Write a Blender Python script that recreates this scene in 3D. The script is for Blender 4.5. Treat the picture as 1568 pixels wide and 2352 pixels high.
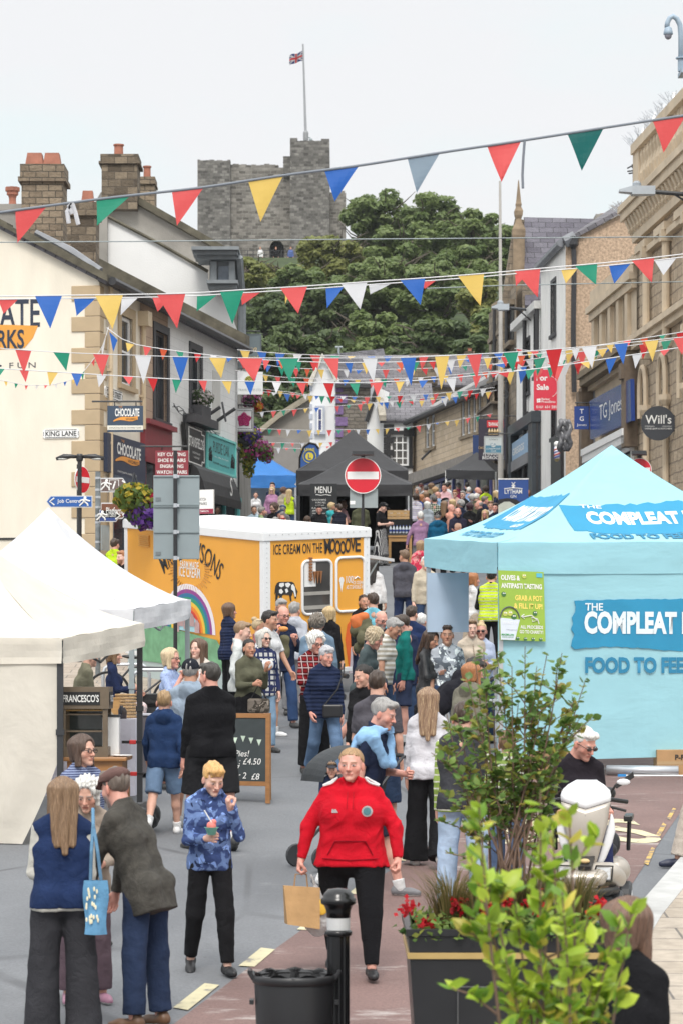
import bpy,math,random
import numpy as np
from mathutils import Vector,Matrix
R=math.radians
random.seed(7)
S=bpy.context.scene
for _o in list(bpy.data.objects):bpy.data.objects.remove(_o)
C=S.collection
FPX=6280.0;CU=784.0;HV=1550.0;CZ=2.2
cam_d=bpy.data.cameras.new('camera');cam=bpy.data.objects.new('camera',cam_d);C.objects.link(cam)
cam.location=(0,0,CZ);cam.rotation_euler=(R(90),0,0)
cam_d.sensor_fit='HORIZONTAL';cam_d.sensor_width=36;cam_d.lens=FPX/1568*36
cam_d.shift_y=(HV-1176)/1568;cam_d.clip_start=0.5;cam_d.clip_end=3000
cam_d.dof.use_dof=True ;cam_d.dof.focus_distance=33;cam_d.dof.aperture_fstop=9.5
S.camera=cam
W=bpy.data.worlds.new('World');S.world=W;W.use_nodes=True
wn=W.node_tree.nodes;wl=W.node_tree.links
for n in list(wn):wn.remove(n)
wo=wn.new('ShaderNodeOutputWorld');bg=wn.new('ShaderNodeBackground');bg2=wn.new('ShaderNodeBackground');ad=wn.new('ShaderNodeAddShader')
sky=wn.new('ShaderNodeTexSky');sky.sky_type='NISHITA';sky.sun_disc=False
SUN_EL,SUN_AZ=R(50),R(184)
sky.sun_elevation=SUN_EL;sky.sun_rotation=SUN_AZ;sky.dust_density=4
bg.inputs[1].default_value=0.012
wl.new(sky.outputs[0],bg.inputs[0])
tc=wn.new('ShaderNodeTexCoord');sx=wn.new('ShaderNodeSeparateXYZ');wl.new(tc.outputs['Generated'],sx.inputs[0])
nz=wn.new('ShaderNodeTexNoise');nz.inputs['Scale'].default_value=7;nz.inputs['Detail'].default_value=5
mp=wn.new('ShaderNodeMapping');mp.inputs['Scale'].default_value=(1,1,2.6);wl.new(tc.outputs['Generated'],mp.inputs[0]);wl.new(mp.outputs[0],nz.inputs[0])
cr=wn.new('ShaderNodeValToRGB');cr.color_ramp.elements[0].position=.36;cr.color_ramp.elements[1].position=.52
cr.color_ramp.elements[0].color=(.60,.648,.648,1);cr.color_ramp.elements[1].color=(.635,.632,.632,1)
wl.new(nz.outputs[0],cr.inputs[0]);wl.new(cr.outputs[0],bg2 .inputs[0])
mr=wn.new('ShaderNodeMapRange');mr.inputs[1].default_value=.27;mr.inputs[2].default_value=.8;mr.inputs[3].default_value=.93;mr.inputs[4].default_value=2.1
wl.new(sx.outputs[2],mr.inputs[0]);wl.new(mr.outputs[0],bg2 .inputs[1])
wl.new(bg.outputs[0],ad.inputs[0]);wl.new(bg2 .outputs[0],ad.inputs[1]);wl.new(ad.outputs[0],wo.inputs[0])
sd=bpy.data.lights.new('sun','SUN');sd.energy=1.5;sd.angle=R(18);sd.color=(1,.96,.9)
so=bpy.data.objects.new('sun',sd);C.objects.link(so);so.rotation_euler=(R(90)-SUN_EL,0,R(180)-SUN_AZ)
S.view_settings.view_transform='Standard';S.view_settings.look='None';S.view_settings.exposure=0.55;S.view_settings.gamma=1
S.render.engine='CYCLES'
_gd=[-20,0,8,12,15,20,26,28,33,37,42,48,53,61,82,100,115,135,160,200,236,300,900]
_gr=[-3.3,-3.05,-2.85,-2.68,-2.52,-2.2,-1.76,-1.64,-1.27,-1.0,-.68,-.02,.6,1.6,3.6,5.45,6.7,8.4,13,27,36.2,36.5,38]
_t=np.arange(-20,900,.5);_g=np.interp(_t,_gd,_gr)
_k=np.exp(-np.linspace(-2,2,9)**2);_k/=_k.sum();_g=np.convolve(np.pad(_g,4,mode='edge'),_k,'valid')
def grel(d):return float(np.interp(d,_t,_g))
def G(d):return CZ+grel(d)
def P(u,v,d):return Vector(((u-CU)*d/FPX,d,CZ+(HV-v)*d/FPX))
def X(u,d):return (u-CU)*d/FPX
_gv=HV-_g[64:]*FPX/_t[64:];_gt=_t[64:]
def gd(v):
	i=np.where(_gv[:-1]>=v)[0]
	i=i[-1] if len(i) and v>1250 else (0 if v>_gv[0] else 200)
	if v>_gv[0]:return 12*(_gv[0]-HV)/(v-HV)*1.0
	j=int(np.argmax(_gv<v));a,b=_gv[j-1],_gv[j]
	return float(_gt[j-1]+(a-v)/(a-b)*.5)
def gp(u,v,dz=0.0):
	d=gd(v);return Vector((X(u,d),d,G(d)+dz))
class Fr:
	def __init__(s,o,x,n=None):
		s.o=Vector(o);s.x=Vector((x[0],x[1],0)).normalized();s.z=Vector((0,0,1))
		s.n=s.x.cross(s.z);s.n.normalize()
	def p(s,a,b,c=0):return s.o+s.x*a+s.z*b+s.n*c
	def hit(s,u,v,c=0):
		o=Vector((0,0,CZ));d=Vector(((u-CU)/FPX,1,(HV-v)/FPX));q=s.o+s.n*c
		t=(q-o).dot(s.n)/d.dot(s.n);w=o+d*t-s.o
		return w.dot(s.x),w.z
def link(o,pa=None):
	C.objects.link(o)
	if pa is not None:o.parent=pa
	return o
def tag(o,lb=None,cat=None,group=None,kind=None):
	if lb:o['label']=lb
	if cat:o['category']=cat
	if group:o['group']=group
	if kind:o['kind']=kind
	return o
def Zt(name,lb,cat,loc=(0,0,0),rz=0,group=None):
	o=bpy.data.objects.new(name,None);o.empty_display_size=.2;C.objects.link(o);o.location=loc;o.rotation_euler=(0,0,rz)
	return tag(o,lb,cat,group)
def meshdata(name,V,F,smooth=False):
	me=bpy.data.meshes.new(name);V=np.asarray(V,dtype=np.float32).reshape(-1,3)
	F=np.asarray(F,dtype=np.int32)
	me.vertices.add(len(V));me.vertices.foreach_set('co',V.ravel())
	n=len(F);k=F.shape[1]
	me.loops.add(n*k);me.loops.foreach_set('vertex_index',F.ravel())
	me.polygons.add(n);me.polygons.foreach_set('loop_start',np.arange(0,n*k,k,dtype=np.int32))
	me.update(calc_edges=True)
	if smooth:me.polygons.foreach_set('use_smooth',np.ones(n,dtype=bool))
	return me
class MB:
	def __init__(s):s.v=[];s.f=[];s.m=[];s.mi=0;s.sm=[];s.smooth=False
	def add(s,vs,fs):
		b=len(s.v);s.v+=[tuple(q) for q in vs]
		for f in fs:s.f.append(tuple(i+b for i in f));s.m.append(s.mi);s.sm.append(s.smooth)
	def quad(s,a,b,c,d):s.add([a,b,c,d],[(0,1,2,3)])
	def hexa(s,p):s.add(p,[(0,3,2,1),(4,5,6,7),(0,1,5,4),(1,2,6,5),(2,3,7,6),(3,0,4,7)])
	def box(s,x0,x1,y0,y1,z0,z1):
		s.hexa([(x0,y0,z0),(x1,y0,z0),(x1,y1,z0),(x0,y1,z0),(x0,y0,z1),(x1,y0,z1),(x1,y1,z1),(x0,y1,z1)])
	def fbox(s,fr,a0,a1,b0,b1,c0,c1):
		s.hexa([fr.p(a0,b0,c1),fr.p(a1,b0,c1),fr.p(a1,b0,c0),fr.p(a0,b0,c0),fr.p(a0,b1,c1),fr.p(a1,b1,c1),fr.p(a1,b1,c0),fr.p(a0,b1,c0)])
	def prism(s,pts,off):
		n=len(pts);pts=[Vector(p) for p in pts];off=Vector(off)
		nn=sum(((pts[i]-pts[0]).cross(pts[(i+1)%n]-pts[0]) for i in range(n)),Vector())
		if nn.dot(off)>0:pts=pts[::-1]
		q=[p+off for p in pts]
		s.add(pts+q,[tuple(range(n)),tuple(range(2*n-1,n-1,-1))]+[(i,i+n,(i+1)%n+n,(i+1)%n) for i in range(n)])
	def tube(s,path,r,k=8,cap=True):
		path=[Vector(p) for p in path];n=len(path)
		rs=r if isinstance(r,(list,tuple)) else [r]*n
		t0=(path[1]-path[0]).normalized();up=Vector((0,0,1)) if abs(t0 .z)<.9 else Vector((1,0,0))
		vs=[];fs=[]
		for i in range(n):
			t=(path[min(i+1,n-1)]-path[max(i-1,0)]).normalized()
			a=t.cross(up)
			if a.length<1e-4:a=t.cross(Vector((0,1,0)))
			a.normalize();b=a.cross(t);b.normalize();up=b
			for j in range(k):
				w=2*math.pi*j/k;vs.append(path[i]+a*(rs[i]*math.cos(w))+b*(rs[i]*math.sin(w)))
		for i in range(n-1):
			for j in range(k):fs.append((i*k+j,(i+1)*k+j,(i+1)*k+(j+1)%k,i*k+(j+1)%k))
		if cap:fs.append(tuple(range(k)));fs.append(tuple((n-1)*k+j for j in range(k-1,-1,-1)))
		s.add(vs,fs)
	def lathe(s,prof,c=(0,0,0),k=20,sx=1,sy=1,cap=True):
		vs=[];fs=[];n=len(prof)
		for r,z in prof:
			for j in range(k):w=2*math.pi*j/k;vs.append((c[0]+r*sx*math.cos(w),c[1]+r*sy*math.sin(w),c[2]+z))
		for i in range(n-1):
			for j in range(k):fs.append((i*k+j,i*k+(j+1)%k,(i+1)*k+(j+1)%k,(i+1)*k+j))
		if cap:fs.append(tuple(range(k-1,-1,-1)));fs.append(tuple((n-1)*k+j for j in range(k)))
		s.add(vs,fs)
	def sqlathe(s,prof,c=(0,0,0)):
		vs=[];fs=[];n=len(prof)
		for r,z in prof:
			for a,b in ((-1,-1),(1,-1),(1,1),(-1,1)):vs.append((c[0]+r*a,c[1]+r*b,c[2]+z))
		for i in range(n-1):
			for j in range(4):fs.append((i*4+j,i*4+(j+1)%4,(i+1)*4+(j+1)%4,(i+1)*4+j))
		fs.append((3,2,1,0));fs.append(tuple((n-1)*4+j for j in range(4)));s.add(vs,fs)
	def ball(s,c,rx,ry=None,rz=None,k=12,n=8):
		ry=ry or rx;rz=rz or rx;vs=[(c[0],c[1],c[2]-rz)];fs=[]
		for i in range(1,n):
			a=math.pi*i/n-math.pi/2
			for j in range(k):w=2*math.pi*j/k;vs.append((c[0]+rx*math.cos(a)*math.cos(w),c[1]+ry*math.cos(a)*math.sin(w),c[2]+rz*math.sin(a)))
		vs.append((c[0],c[1],c[2]+rz));L=len(vs)-1
		for j in range(k):fs.append((0,1+(j+1)%k,1+j));fs.append((L,1+(n-2)*k+j,1+(n-2)*k+(j+1)%k))
		for i in range(n-2):
			for j in range(k):a=1+i*k;fs.append((a+j,a+(j+1)%k,a+k+(j+1)%k,a+k+j))
		s.add(vs,fs)
	def build(s,name,mats,pa=None,smooth=None,bevel=0):
		me=bpy.data.meshes.new(name);me.from_pydata(s.v,[],s.f)
		if not isinstance(mats,(list,tuple)):mats=[mats]
		for m in mats:me.materials.append(m)
		if len(mats)>1:me.polygons.foreach_set('material_index',s.m)
		sm=s.sm if smooth is None else [smooth]*len(s.f)
		me.polygons.foreach_set('use_smooth',sm);me.update()
		o=bpy.data.objects.new(name,me);link(o,pa)
		if bevel:
			b=o.modifiers.new('bevel','BEVEL');b.width=bevel;b.segments=2;b.limit_method='ANGLE';b.angle_limit=R(40)
		return o
def Zq(name,mat,pa,fn,**k):
	m=MB();fn(m);return m.build(name,mat,pa,**k)
_mc={}
def newmat(name):
	m=bpy.data.materials.new(name);m.use_nodes=True ;nt=m.node_tree
	return m,nt,nt.nodes['Principled BSDF']
def N(nt,t,**k):
	n=nt.nodes.new(t)
	for a,b in k.items():
		if a in n.inputs:n.inputs[a].default_value=b
		else:setattr(n,a,b)
	return n
def c4(c):return (c[0],c[1],c[2],1)
def Zo(nt,scale=(1,1,1),kind='Object',rot=(0,0,0)):
	t=N(nt,'ShaderNodeTexCoord');m=N(nt,'ShaderNodeMapping');m.inputs['Scale'].default_value=scale;m.inputs['Rotation'].default_value=rot
	nt.links.new(t.outputs[kind],m.inputs[0]);return m.outputs[0]
def ramp(nt,src,stops):
	r=N(nt,'ShaderNodeValToRGB');el=r.color_ramp.elements
	while len(el)<len(stops):el.new(.5)
	for e,(p,c) in zip(el,stops):e.position=p;e.color=c4(c) if len(c)==3 else c
	nt.links.new(src,r.inputs[0]);return r.outputs[0]
def mix(nt,f,a,b,mode='MIX'):
	m=N(nt,'ShaderNodeMix',data_type='RGBA',blend_type=mode)
	for i,s in ((0,f),(6,a),(7,b)):
		if hasattr(s,'is_output'):nt.links.new(s,m.inputs[i])
		else:m.inputs[i].default_value=s if i==0 else c4(s)
	return m.outputs[2]
def Zn(nt,co,scale,detail=4,rough=.55,dist=0):
	n=N(nt,'ShaderNodeTexNoise',Scale=scale,Detail=detail,Roughness=rough,Distortion=dist);nt.links.new(co,n.inputs['Vector']);return n.outputs[0]
def bump(nt,b,h,strength=.3,dist=.02):
	n=N(nt,'ShaderNodeBump',Strength=strength,Distance=dist);nt.links.new(h,n.inputs['Height']);nt.links.new(n.outputs[0],b.inputs['Normal'])
def sc(c,k):return tuple(max(0,min(1,x*k)) for x in c)
def mat(col,rough=.6,var=.15,nscale=6,metal=0,bmp=0,bs=40,name='surface',spec=None,stretch=(1,1,1)):
	key=(col,rough,var,nscale,metal,bmp,bs,name,spec,stretch)
	if key in _mc:return _mc[key]
	m,nt,b=newmat(name);co=Zo(nt,stretch)
	if var>0:
		nt.links.new(ramp(nt,Zn(nt,co,nscale,5),[(.3,sc(col,1-var)),(.7,sc(col,1+var))]),b.inputs['Base Color'])
	else:b.inputs['Base Color'].default_value=c4(col)
	b.inputs['Roughness'].default_value=rough;b.inputs['Metallic'].default_value=metal
	if spec is not None:b.inputs['Specular IOR Level'].default_value=spec
	if bmp:bump(nt,b,Zn(nt,co,bs,4),bmp,.02)
	_mc[key]=m;return m
def brick(c1,c2,mort,w=.5,h=.22,ms=.012,rough=.9,bmp=.5,rotx=True,stain=.35,name='stone_wall',ax='xz',wob=.25,off=.5,mor2=None):
	key=('br',c1,c2,mort,w,h,ms,bmp,stain,ax,wob)
	if key in _mc:return _mc[key]
	m,nt,b=newmat(name)
	t=N(nt,'ShaderNodeTexCoord');co=t.outputs['Object']
	if ax=='xz':
		g=N(nt,'ShaderNodeSeparateXYZ');nt.links.new(co,g.inputs[0])
		ge=N(nt,'ShaderNodeNewGeometry');gn=N(nt,'ShaderNodeSeparateXYZ');nt.links.new(ge.outputs['True Normal'],gn.inputs[0])
		m1=N(nt,'ShaderNodeMath',operation='MULTIPLY');nt.links.new(g.outputs[0],m1 .inputs[0]);nt.links.new(gn.outputs[1],m1 .inputs[1])
		m2=N(nt,'ShaderNodeMath',operation='MULTIPLY');nt.links.new(g.outputs[1],m2 .inputs[0]);nt.links.new(gn.outputs[0],m2 .inputs[1])
		sb=N(nt,'ShaderNodeMath',operation='SUBTRACT');nt.links.new(m1 .outputs[0],sb.inputs[0]);nt.links.new(m2 .outputs[0],sb.inputs[1])
		cb=N(nt,'ShaderNodeCombineXYZ');nt.links.new(sb.outputs[0],cb.inputs[0]);nt.links.new(g.outputs[2],cb.inputs[1]);vec=cb.outputs[0]
	else:vec=t.outputs['UV']
	nd=N(nt,'ShaderNodeTexNoise',Scale=2.2,Detail=2);nt.links.new(co,nd.inputs[0])
	vm=N(nt,'ShaderNodeVectorMath',operation='MULTIPLY_ADD');nt.links.new(nd.outputs['Color'],vm.inputs[0]);vm.inputs[1].default_value=(wob*w,wob*h,0);nt.links.new(vec,vm.inputs[2])
	br=N(nt,'ShaderNodeTexBrick',Scale=1.0);br.inputs['Brick Width'].default_value=w;br.inputs['Row Height'].default_value=h;br.inputs['Mortar Size'].default_value=ms
	br.inputs['Color1'].default_value=c4(c1);br.inputs['Color2'].default_value=c4(c2);br.inputs['Mortar'].default_value=c4(mort);br.offset=off;br.inputs['Mortar Smooth'].default_value=.3
	nt.links.new(vm.outputs[0],br.inputs[0])
	st=ramp(nt,Zn(nt,co,.8,6,.65),[(.3,(1-stain,)*3),(.7,(1.0,)*3)])
	st2=ramp(nt,Zn(nt,co,9,4),[(.3,((.72 if stain>.15 else .95),)*3),(.75,(1.0,)*3)])
	nt.links.new(mix(nt,1,mix(nt,1,br.outputs[0],st,'MULTIPLY'),st2,'MULTIPLY'),b.inputs['Base Color'])
	b.inputs['Roughness'].default_value=rough
	if bmp:
		iv=N(nt,'ShaderNodeMath',operation='SUBTRACT');nt.links.new(Zn(nt,co,14,4),iv.inputs[0]);nt.links.new(br.outputs['Fac'],iv.inputs[1])
		bump(nt,b,iv.outputs[0],bmp,.05)
	_mc[key]=m;return m
def Zc(col,rough=.7,trans=.35,name='canvas',var=.06,wr=.25,ws=3,stretch=(1,1,1)):
	key=('fab',col,rough,trans,wr,ws,stretch,var)
	if key in _mc:return _mc[key]
	m,nt,b=newmat(name);co=Zo(nt,stretch)
	cc=ramp(nt,Zn(nt,co,2.5,5),[(.3,sc(col,1-var)),(.7,sc(col,1+var))]);nt.links.new(cc,b.inputs['Base Color'])
	b.inputs['Roughness'].default_value=rough
	if wr:bump(nt,b,Zn(nt,co,ws,4,.5,.35),wr*.8,.1)
	if trans:
		tr=N(nt,'ShaderNodeBsdfTranslucent');nt.links.new(cc,tr.inputs[0]);mx=N(nt,'ShaderNodeMixShader');mx.inputs[0].default_value=trans
		nt.links.new(b.outputs[0],mx.inputs[1]);nt.links.new(tr.outputs[0],mx.inputs[2]);nt.links.new(mx.outputs[0],nt.nodes['Material Output'].inputs[0])
	_mc[key]=m;return m
def glass(name='window_glass',col=(.03,.035,.04),rough=.06):
	key=('gl',col,rough)
	if key in _mc:return _mc[key]
	m,nt,b=newmat(name);co=Zo(nt)
	nt.links.new(ramp(nt,Zn(nt,co,.9,2),[(.35,sc(col,.5)),(.7,sc(col,1.8))]),b.inputs['Base Color']);b.inputs['Roughness'].default_value=rough;b.inputs['Specular IOR Level'].default_value=.6
	bump(nt,b,Zn(nt,co,1.1,1),.06,.05);_mc[key]=m;return m
def slate(name='slate_roof',c1=(.15,.145,.16),c2=(.25,.235,.26),w=.42,h=.28):
	return brick(c1,c2,(.035,.034,.038),w,h,.012,.75,.6,stain=.35,name=name,ax='uv',wob=.1)
_tc={}
def Zx(s,mt,fr3,w=None,h=None,pa=None,name='lettering',bd=.0,al='CENTER',shear=0,curve=0,ext=.004,spacing=1,maxw=None):
	"""fr3 = (origin, right, up): the line is centred on origin; h = cap height, w = width"""
	cu=bpy.data.curves.new(name,'FONT');cu.body=s;cu.align_x=al;cu.align_y='CENTER';cu.offset=bd;cu.shear=shear;cu.space_character=spacing;cu.resolution_u=3
	t=bpy.data.objects.new(name,cu);C.objects.link(t);dg=bpy.context.evaluated_depsgraph_get()
	me=bpy.data.meshes.new_from_object(t.evaluated_get(dg));bpy.data.objects.remove(t);bpy.data.curves.remove(cu)
	n=len(me.vertices);co=np.empty(n*3,dtype=np.float32);me.vertices.foreach_get('co',co);co=co.reshape(-1,3)
	if n:
		mn,mx=co.min(0),co.max(0);cw,ch=mx[0]-mn[0],mx[1]-mn[1];ctr=(mn+mx)/2
		if al=='LEFT':ctr[0]=mn[0]
		if al=='RIGHT':ctr[0]=mx[0]
		kx=ky=1
		if w and h:kx,ky=w/cw,h/ch
		elif w:kx=ky=w/cw
		elif h:kx=ky=h/ch
		if maxw and kx*cw>maxw:kx=maxw/cw
		x=(co[:,0]-ctr[0])*kx;y=(co[:,1]-ctr[1])*ky
		if curve:
			rr=1/curve;a=x/rr;x,y=(rr+y)*np.sin(a),(rr+y)*np.cos(a)-rr
		o,r_,u_=[np.array(q) for q in fr3];nn=np.cross(r_,u_)
		co=o[None]+x[:,None]*r_[None]+y[:,None]*u_[None]+nn[None]*ext
		me.vertices.foreach_set('co',co.astype(np.float32).ravel());me.update()
	me.materials.clear();me.materials.append(mt)
	ob=bpy.data.objects.new(name,me);link(ob,pa);return ob
def Zf(o,yaw=0):
	return (Vector(o),Vector((math.cos(R(yaw)),math.sin(R(yaw)),0)),Vector((0,0,1)))
def at3(f,x,y,z=0):
	o,r_,u_=f;return (o+r_*x+u_*y+r_.cross(u_)*z,r_,u_)
def Zb(mb,f,w,h,t=.03,x=0,y=0,z=0):
	o,r_,u_=f;n=r_.cross(u_);c=o+r_*x+u_*y
	q=[c+r_*(sx*w/2)+u_*(sy*h/2) for sx,sy in ((-1,-1),(1,-1),(1,1),(-1,1))]
	mb.hexa([p+n*(z-t) for p in q]+[p+n*z for p in q])
def Zp(mb,f,pts,t=.01,z=0):
	o,r_,u_=f;n=r_.cross(u_);mb.prism([o+r_*a+u_*b+n*z for a,b in pts],n*-t)
def disc(mb,f,r,x=0,y=0,z=0,t=.01,k=32,ry=None):Zp(mb,f,[(x+r*math.cos(2*math.pi*i/k),y+(ry or r)*math.sin(2*math.pi*i/k)) for i in range(k)],t,z)
WHITE=(.80,.80,.79);BLACK=(.012,.012,.013)
mt_white=mat(WHITE,.5,.03);mt_black=mat(BLACK,.45,.2);mt_alu=mat((.55,.57,.6),.38,.06,metal=.7);mt_grey=mat((.27,.31,.32),.5,.06)
mt_dark=mat((.03,.032,.036),.5,.15);mt_yellowpaint=mat((.75,.66,.38),.8,.12,20)
mt_glass=glass()
def islands(names,gap=.04):
	"""give every separate piece of these parts an object of its own"""
	for o in [q for q in bpy.data.objects if q.type=='MESH' and q.name.split('.')[0] in names]:
		me=o.data;n=len(me.vertices);F=[tuple(p.vertices) for p in me.polygons];pa=list(range(n))
		def fd(a):
			while pa[a]!=a:pa[a]=pa[pa[a]];a=pa[a]
			return a
		for f in F:
			for v in f[1:]:pa[fd(v)]=fd(f[0])
		co=np.empty(n*3);me.vertices.foreach_get('co',co);co=co.reshape(-1,3);ro=np.array([fd(i) for i in range(n)]);ks=list(set(ro));bb=[(co[ro==k].min(0)-gap,co[ro==k].max(0)+gap) for k in ks];g=list(range(len(ks)))
		for _ in range(4):
			for i in range(len(ks)):
				for j in range(i):
					if (bb[i][0]<=bb[j][1]).all() and (bb[j][0]<=bb[i][1]).all():a=min(g[i],g[j]);g[i]=g[j]=a
		gs=sorted(set(g))
		if len(gs)<2 or len(gs)>60:continue
		sm=me.polygons[0].use_smooth;nm=o.name.split('.')[0];gi={k:g[i] for i,k in enumerate(ks)}
		for t_,q in enumerate(gs):
			fs=[f for f in F if gi[ro[f[0]]]==q];us=sorted({v for f in fs for v in f});mp={v:i for i,v in enumerate(us)};m2=bpy.data.meshes.new(nm);m2 .from_pydata([tuple(co[v]) for v in us],[],[tuple(mp[v] for v in f) for f in fs])
			for mt in me.materials:m2 .materials.append(mt)
			m2 .polygons.foreach_set('use_smooth',[sm]*len(fs))
			if t_==0:o.data=m2
			else:c=o.copy();c.data=m2;C.objects.link(c)
# ================================================================ people: smooth-blended bodies meshed by surface nets
V3=lambda *a:np.array(a,dtype=np.float64)
def rotx(a):c,s=math.cos(a),math.sin(a);return np.array([[1,0,0],[0,c,-s],[0,s,c]])
def roty(a):c,s=math.cos(a),math.sin(a);return np.array([[c,0,s],[0,1,0],[-s,0,c]])
def rotz(a):c,s=math.cos(a),math.sin(a);return np.array([[c,-s,0],[s,c,0],[0,0,1]])
def cap(a,b,ra,rb=None,cuts=(),e=None):return ('c',np.asarray(a,float),np.asarray(b,float),ra,ra if rb is None else rb,cuts,e)
def ell(c,r,M=None):return ('e',np.asarray(c,float),np.asarray(r,float),M)
def tor(c,Rr,r,M=None):return ('t',np.asarray(c,float),Rr,r,M)
def pbb(p):
	if p[0]=='c':
		r=max(p[3],p[4])*(1 if p[6] is None else 1.0);return np.minimum(p[1],p[2])-r,np.maximum(p[1],p[2])+r
	if p[0]=='e':r=max(p[2]);return p[1]-r,p[1]+r
	r=p[2]+p[3];return p[1]-r,p[1]+r
def pd(p,x):
	if p[0]=='c':
		a,b,ra,rb=p[1:5];ab=b-a;L=ab@ab
		t=np.clip(((x-a)@ab)/L,0,1) if L>1e-12 else np.zeros(x.shape[:-1])
		d=x-a-t[...,None]*ab
		if p[6] is not None:d=d*p[6]
		d=np.sqrt((d*d).sum(-1))-(ra+(rb-ra)*t)
		for pt,n in p[5]:d=np.maximum(d,(x-pt)@n)
		return d
	q=x-p[1]
	if p[0]=='e':
		if p[3] is not None:q=q@p[3]
		k0=np.sqrt(((q/p[2])**2).sum(-1));k1=np.sqrt(((q/p[2]**2)**2).sum(-1))+1e-9
		return k0*(k0-1)/k1
	if p[4] is not None:q=q@p[4]
	l=np.sqrt(q[...,0]**2+q[...,1]**2)-p[2];return np.sqrt(l*l+q[...,2]**2)-p[3]
def nets(f,xs,ys,zs):
	ins=f<0;nx,ny,nz=f.shape
	cnt=np.zeros((nx-1,ny-1,nz-1),np.int8)
	for i in (0,1):
		for j in (0,1):
			for k in (0,1):cnt+=ins[i:nx-1+i,j:ny-1+j,k:nz-1+k]
	act=(cnt>0)&(cnt<8);I,J,K=np.nonzero(act);n=len(I)
	if n==0:return np.zeros((0,3)),np.zeros((0,4),int)
	idx=np.full(act.shape,-1,np.int64);idx[I,J,K]=np.arange(n)
	acc=np.zeros((n,3));wc=np.zeros(n)
	cs=[(i,j,k) for i in (0,1) for j in (0,1) for k in (0,1)]
	fv={c:f[I+c[0],J+c[1],K+c[2]] for c in cs}
	for c in cs:
		for ax in range(3):
			if c[ax]:continue
			c2=list(c);c2[ax]=1;c2=tuple(c2);a,b=fv[c],fv[c2];m=(a<0)!=(b<0)
			t=np.where(m,a/np.where(m,a-b,1),0)
			for q in range(3):acc[:,q]+=m*(c[q]+(t if q==ax else 0))
			wc+=m
	acc/=wc[:,None];x0,y0,z0=xs[0],ys[0],zs[0];h=xs[1]-xs[0]
	Vv=np.stack([x0+(I+acc[:,0])*h,y0+(J+acc[:,1])*h,z0+(K+acc[:,2])*h],1)
	Fs=[]
	for ax in range(3):
		sl0=[slice(None)]*3;sl1=[slice(None)]*3;sl0[ax]=slice(0,-1);sl1[ax]=slice(1,None)
		a,b=ins[tuple(sl0)],ins[tuple(sl1)];ch=a!=b;o1,o2=(ax+1)%3,(ax+2)%3
		e=np.nonzero(ch);ok=(e[o1]>0)&(e[o2]>0)&(e[o1]<f.shape[o1]-1)&(e[o2]<f.shape[o2]-1)
		e=[q[ok] for q in e];s=a[tuple(e)]
		def g(d1,d2):
			q=[e[0].copy(),e[1].copy(),e[2].copy()];q[o1]-=d1;q[o2]-=d2;return idx[tuple(q)]
		qd=np.stack([g(1,1),g(0,1),g(0,0),g(1,0)],1);qd[~s]=qd[~s][:,::-1];Fs.append(qd)
	return Vv,np.concatenate(Fs)
def sdf(ops,res,k=.03,folds=0,fs=30,seed=0,bb=None):
	"""ops: ('+',prim) ('-',prim) ('cut',pt,n)"""
	if bb is None:
		bs=[pbb(o[1]) for o in ops if o[0]=='+'];lo=np.min([b[0] for b in bs],0)-2.5*res-folds*2;hi=np.max([b[1] for b in bs],0)+2.5*res+folds*2
	else:lo,hi=bb
	n=np.ceil((hi-lo)/res).astype(int)+1;xs,ys,zs=[lo[i]+res*np.arange(n[i]) for i in range(3)]
	f=np.full(n,1.0,np.float64)
	for o in ops:
		kk=o[2] if len(o)>2 and o[0] in '+-' else k
		if o[0]=='cut':
			x=np.stack(np.meshgrid(xs,ys,zs,indexing='ij'),-1);f=np.maximum(f,(x-o[1])@o[2]);continue
		a,b=pbb(o[1]);a=a-kk-2*res;b=b+kk+2*res
		i0=np.clip(np.floor((a-lo)/res).astype(int),0,n);i1=np.clip(np.ceil((b-lo)/res).astype(int)+1,0,n)
		if (i1<=i0).any():continue
		sl=tuple(slice(i0[q],i1[q]) for q in range(3));x=np.stack(np.meshgrid(xs[sl[0]],ys[sl[1]],zs[sl[2]],indexing='ij'),-1)
		d=pd(o[1],x);g=f[sl]
		if o[0]=='+':h=np.clip(.5+.5*(g-d)/kk,0,1);f[sl]=g*(1-h)+d*h-kk*h*(1-h)
		else:h=np.clip(.5+.5*(-d-g)/kk,0,1);f[sl]=g*(1-h)+(-d)*h+kk*h*(1-h)
	if folds:
		x=np.stack(np.meshgrid(xs,ys,zs,indexing='ij'),-1).reshape(-1,3);m=np.abs(f.ravel())<.04;y=x[m];rg=np.random.RandomState(seed)
		w=np.zeros(len(y));ph=sum(np.sin(y@(rg.randn(3)*9)+rg.rand()*6) for _ in range(3))
		for _ in range(4):d=rg.randn(3)*V3(.9,.9,1.1);d/=np.linalg.norm(d);w+=.8-1.7*np.abs(np.sin(y@d*fs*(.45+.5*rg.rand())+rg.rand()*6+ph*.9))**.6
		fr=f.ravel();fr[m]-=folds*w*.36;f=fr.reshape(f.shape)
	return nets(f,xs,ys,zs)
def joinp(parts):
	vs=[];fs=[];cs=[];b=0
	for v,f,c in parts:
		vs.append(v);fs.append(f+b);cs.append(c);b+=len(v)
	return np.concatenate(vs),np.concatenate(fs),np.concatenate(cs)
_hc={}
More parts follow.
